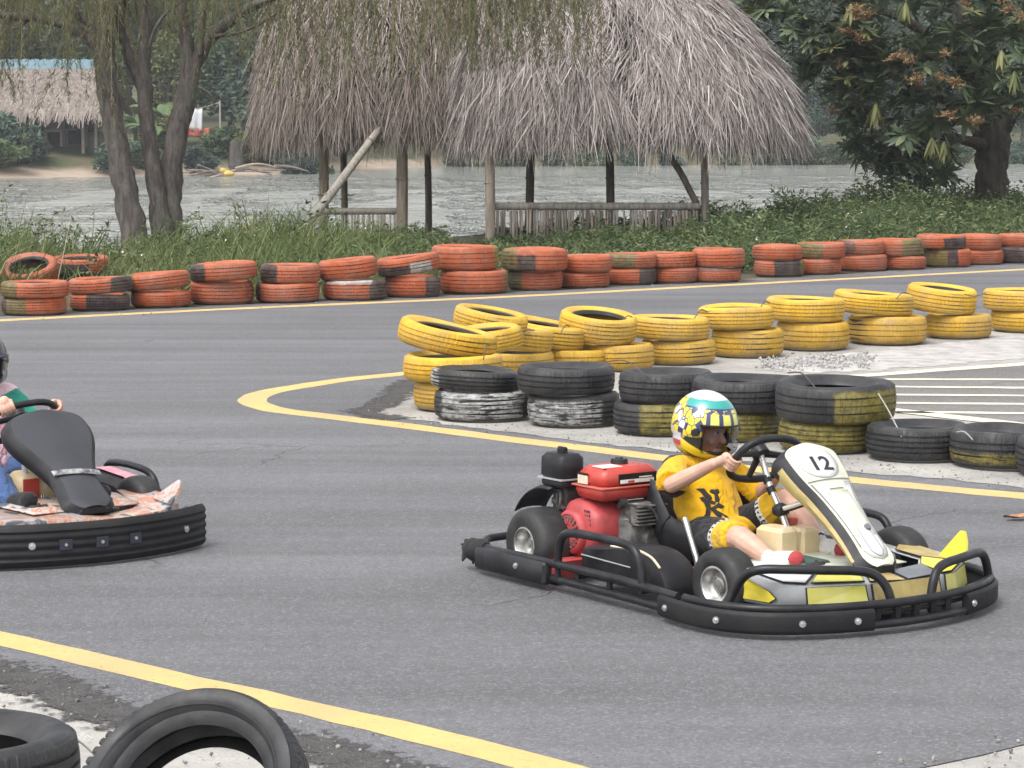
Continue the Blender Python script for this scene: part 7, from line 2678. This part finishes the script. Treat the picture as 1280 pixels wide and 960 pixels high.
    b = B()
    b.tube(catmull([(.131 * 1.03 * cos(a) , .118 * 1.03 * sin(a), .018) for a in np.linspace(radians(-70), radians(70), 13)], 2), .004, 6)
    b.build('visor_rim', M_BLKP, ho, 180)
    for s in (-1, 1):
        B().cyl((.131 * cos(radians(76)) , s * .118 * sin(radians(76)) * 1.02, -.012), (.131 * cos(radians(76)) + .003, s * .118 * 1.12, -.012), .016, .014, 14).build('visor_pivot', M_BLKP, ho, 40)
    # dark padding inside
    B().grid([[(.112 * cos(a) * cos(e), .100 * sin(a) * cos(e), .108 * sin(e)) for a in np.linspace(radians(68), radians(292), 25)] for e in np.linspace(radians(-42), radians(85), 10)]).build('padding', M_BLACKC, ho, 180)
    return body

def rim(c, up, roll, a, rx=.150, ry=.112):
    """point, tangent, outward and driver-side normal on a steering wheel rim; a = angle from the driver's left (+y)"""
    c, up, lat = Vector(c), Vector(up).normalized(), Vector((0, 1, 0))
    u2 = up * cos(roll) - lat * sin(roll)
    l2 = lat * cos(roll) + up * sin(roll)
    e = 2.6
    def P(a):
        return c + l2 * (rx * math.copysign(abs(cos(a)) ** (2 / e), cos(a))) + u2 * (ry * math.copysign(abs(sin(a)) ** (2 / e), sin(a)))
    G = P(a)
    t = (P(a + .08) - P(a - .08)).normalized()
    nr = l2.cross(u2)
    if nr.x > 0:
        nr = -nr
    o = t.cross(nr)
    if o.dot(G - c) < 0:
        o = -o
    return dict(G=G, t=t, o=o, n=nr)

UPW = (.66, 0, .75)
gn = rim((.765, 0, .515), UPW, radians(-9), radians(188))
gf = rim((.765, 0, .515), UPW, radians(-9), radians(-22))
S1 = dict(seat=(.48, 0, .11), yaw=radians(20), pelvis=(.47, 0, .205), belly=(.445, 0, .29), chest=(.405, 0, .375), neck=(.388, 0, .478),
          head=(.415, 0, .605), sh_n=(.39, -.125, .445), sh_f=(.38, .125, .440), el_n=(.515, -.240, .408), el_f=(.47, .225, .315),
          wr_n=tuple(gn['G'] + gn['o'] * .030 + Vector((-.060, -.012, -.010))), wr_f=tuple(gf['G'] + gf['o'] * .030 + Vector((-.055, .005, -.02))),
          hip_n=(.51, -.085, .200), hip_f=(.51, .085, .200), kn_n=(.855, -.185, .245), kn_f=(.755, .135, .350),
          an_n=(.995, -.165, .185), an_f=(.955, .120, .205), to_n=(1.135, -.160, .205), to_f=(1.075, .115, .205),
          grip=dict(n=dict(gn, thumb=1), f=dict(gf, thumb=1)),
          drape=[((.575, .0, .232), (.085, .125, .040)), ((.60, .085, .238), (.06, .05, .030)), ((.56, -.07, .240), (.07, .06, .05))])
person(K1, S1, 'child in yellow jersey and patchwork helmet driving the numbered kart', 'kart drivers in helmets',
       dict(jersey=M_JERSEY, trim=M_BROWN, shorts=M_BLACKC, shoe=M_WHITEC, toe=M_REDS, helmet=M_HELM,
            emblem=dict(c=(.585, -.125, .332), x=(.80, .60, 0), z=(-.30, -.08, 1))), .93)

W2 = (.80, 0, .50)
gn = rim(W2, UPW, radians(8), radians(118))
gf = rim(W2, UPW, radians(8), radians(12))
S2 = dict(seat=(.44, 0, .11), yaw=radians(12), hy=.05, pelvis=(.43, 0, .225), belly=(.40, 0, .35), chest=(.35, 0, .48), neck=(.335, 0, .600),
          head=(.405, 0, .735), sh_n=(.35, -.165, .555), sh_f=(.35, .165, .555), el_n=(.54, -.29, .455), el_f=(.50, .25, .38),
          wr_n=tuple(gn['G'] + gn['o'] * .034 + Vector((-.062, -.012, -.008))), wr_f=tuple(gf['G'] + gf['o'] * .034 + Vector((-.06, .01, -.012))),
          hip_n=(.47, -.10, .215), hip_f=(.47, .10, .215), kn_n=(.86, -.21, .34), kn_f=(.86, .21, .34),
          an_n=(1.03, -.175, .20), an_f=(1.03, .175, .20), to_n=(1.19, -.17, .225), to_f=(1.19, .17, .225),
          grip=dict(n=dict(gn, thumb=1), f=dict(gf, thumb=1)), sleeve=.95)
person(K2, S2, 'driver in dark helmet gripping the wheel of the black panelled kart', 'kart drivers in helmets',
       dict(jersey=M_PINKC, trim=M_PINKC, sleeve=M_TEAL, shorts=M_JEAN, long=True, shoe=M_BLACKC, toe=M_BLACKC, helmet=M_HELM2), 1.08)
# ================================================================== HAZE
n = NT('thin_haze')
n.t.nodes.remove(n.p)
pv = n.t.nodes.new('ShaderNodeVolumePrincipled')
pv.inputs['Color'].default_value = (.86, .90, .95, 1)
pv.inputs['Density'].default_value = 0.0004
pv.inputs['Anisotropy'].default_value = 0.0
n.t.links.new(pv.outputs[0], n.out.inputs['Volume'])
hz_b = B()
x0, x1, y0, y1 = float(gx[0]) - 3, float(gx[-1]) + 3, float(gy[0]) - 3, float(gy[-1]) + 3
hz_b.box(((x0 + x1) / 2, (y0 + y1) / 2, 10.5), (x1 - x0, y1 - y0, 29))
hz_b.build('haze', n.mat, None, None, kind='stuff')
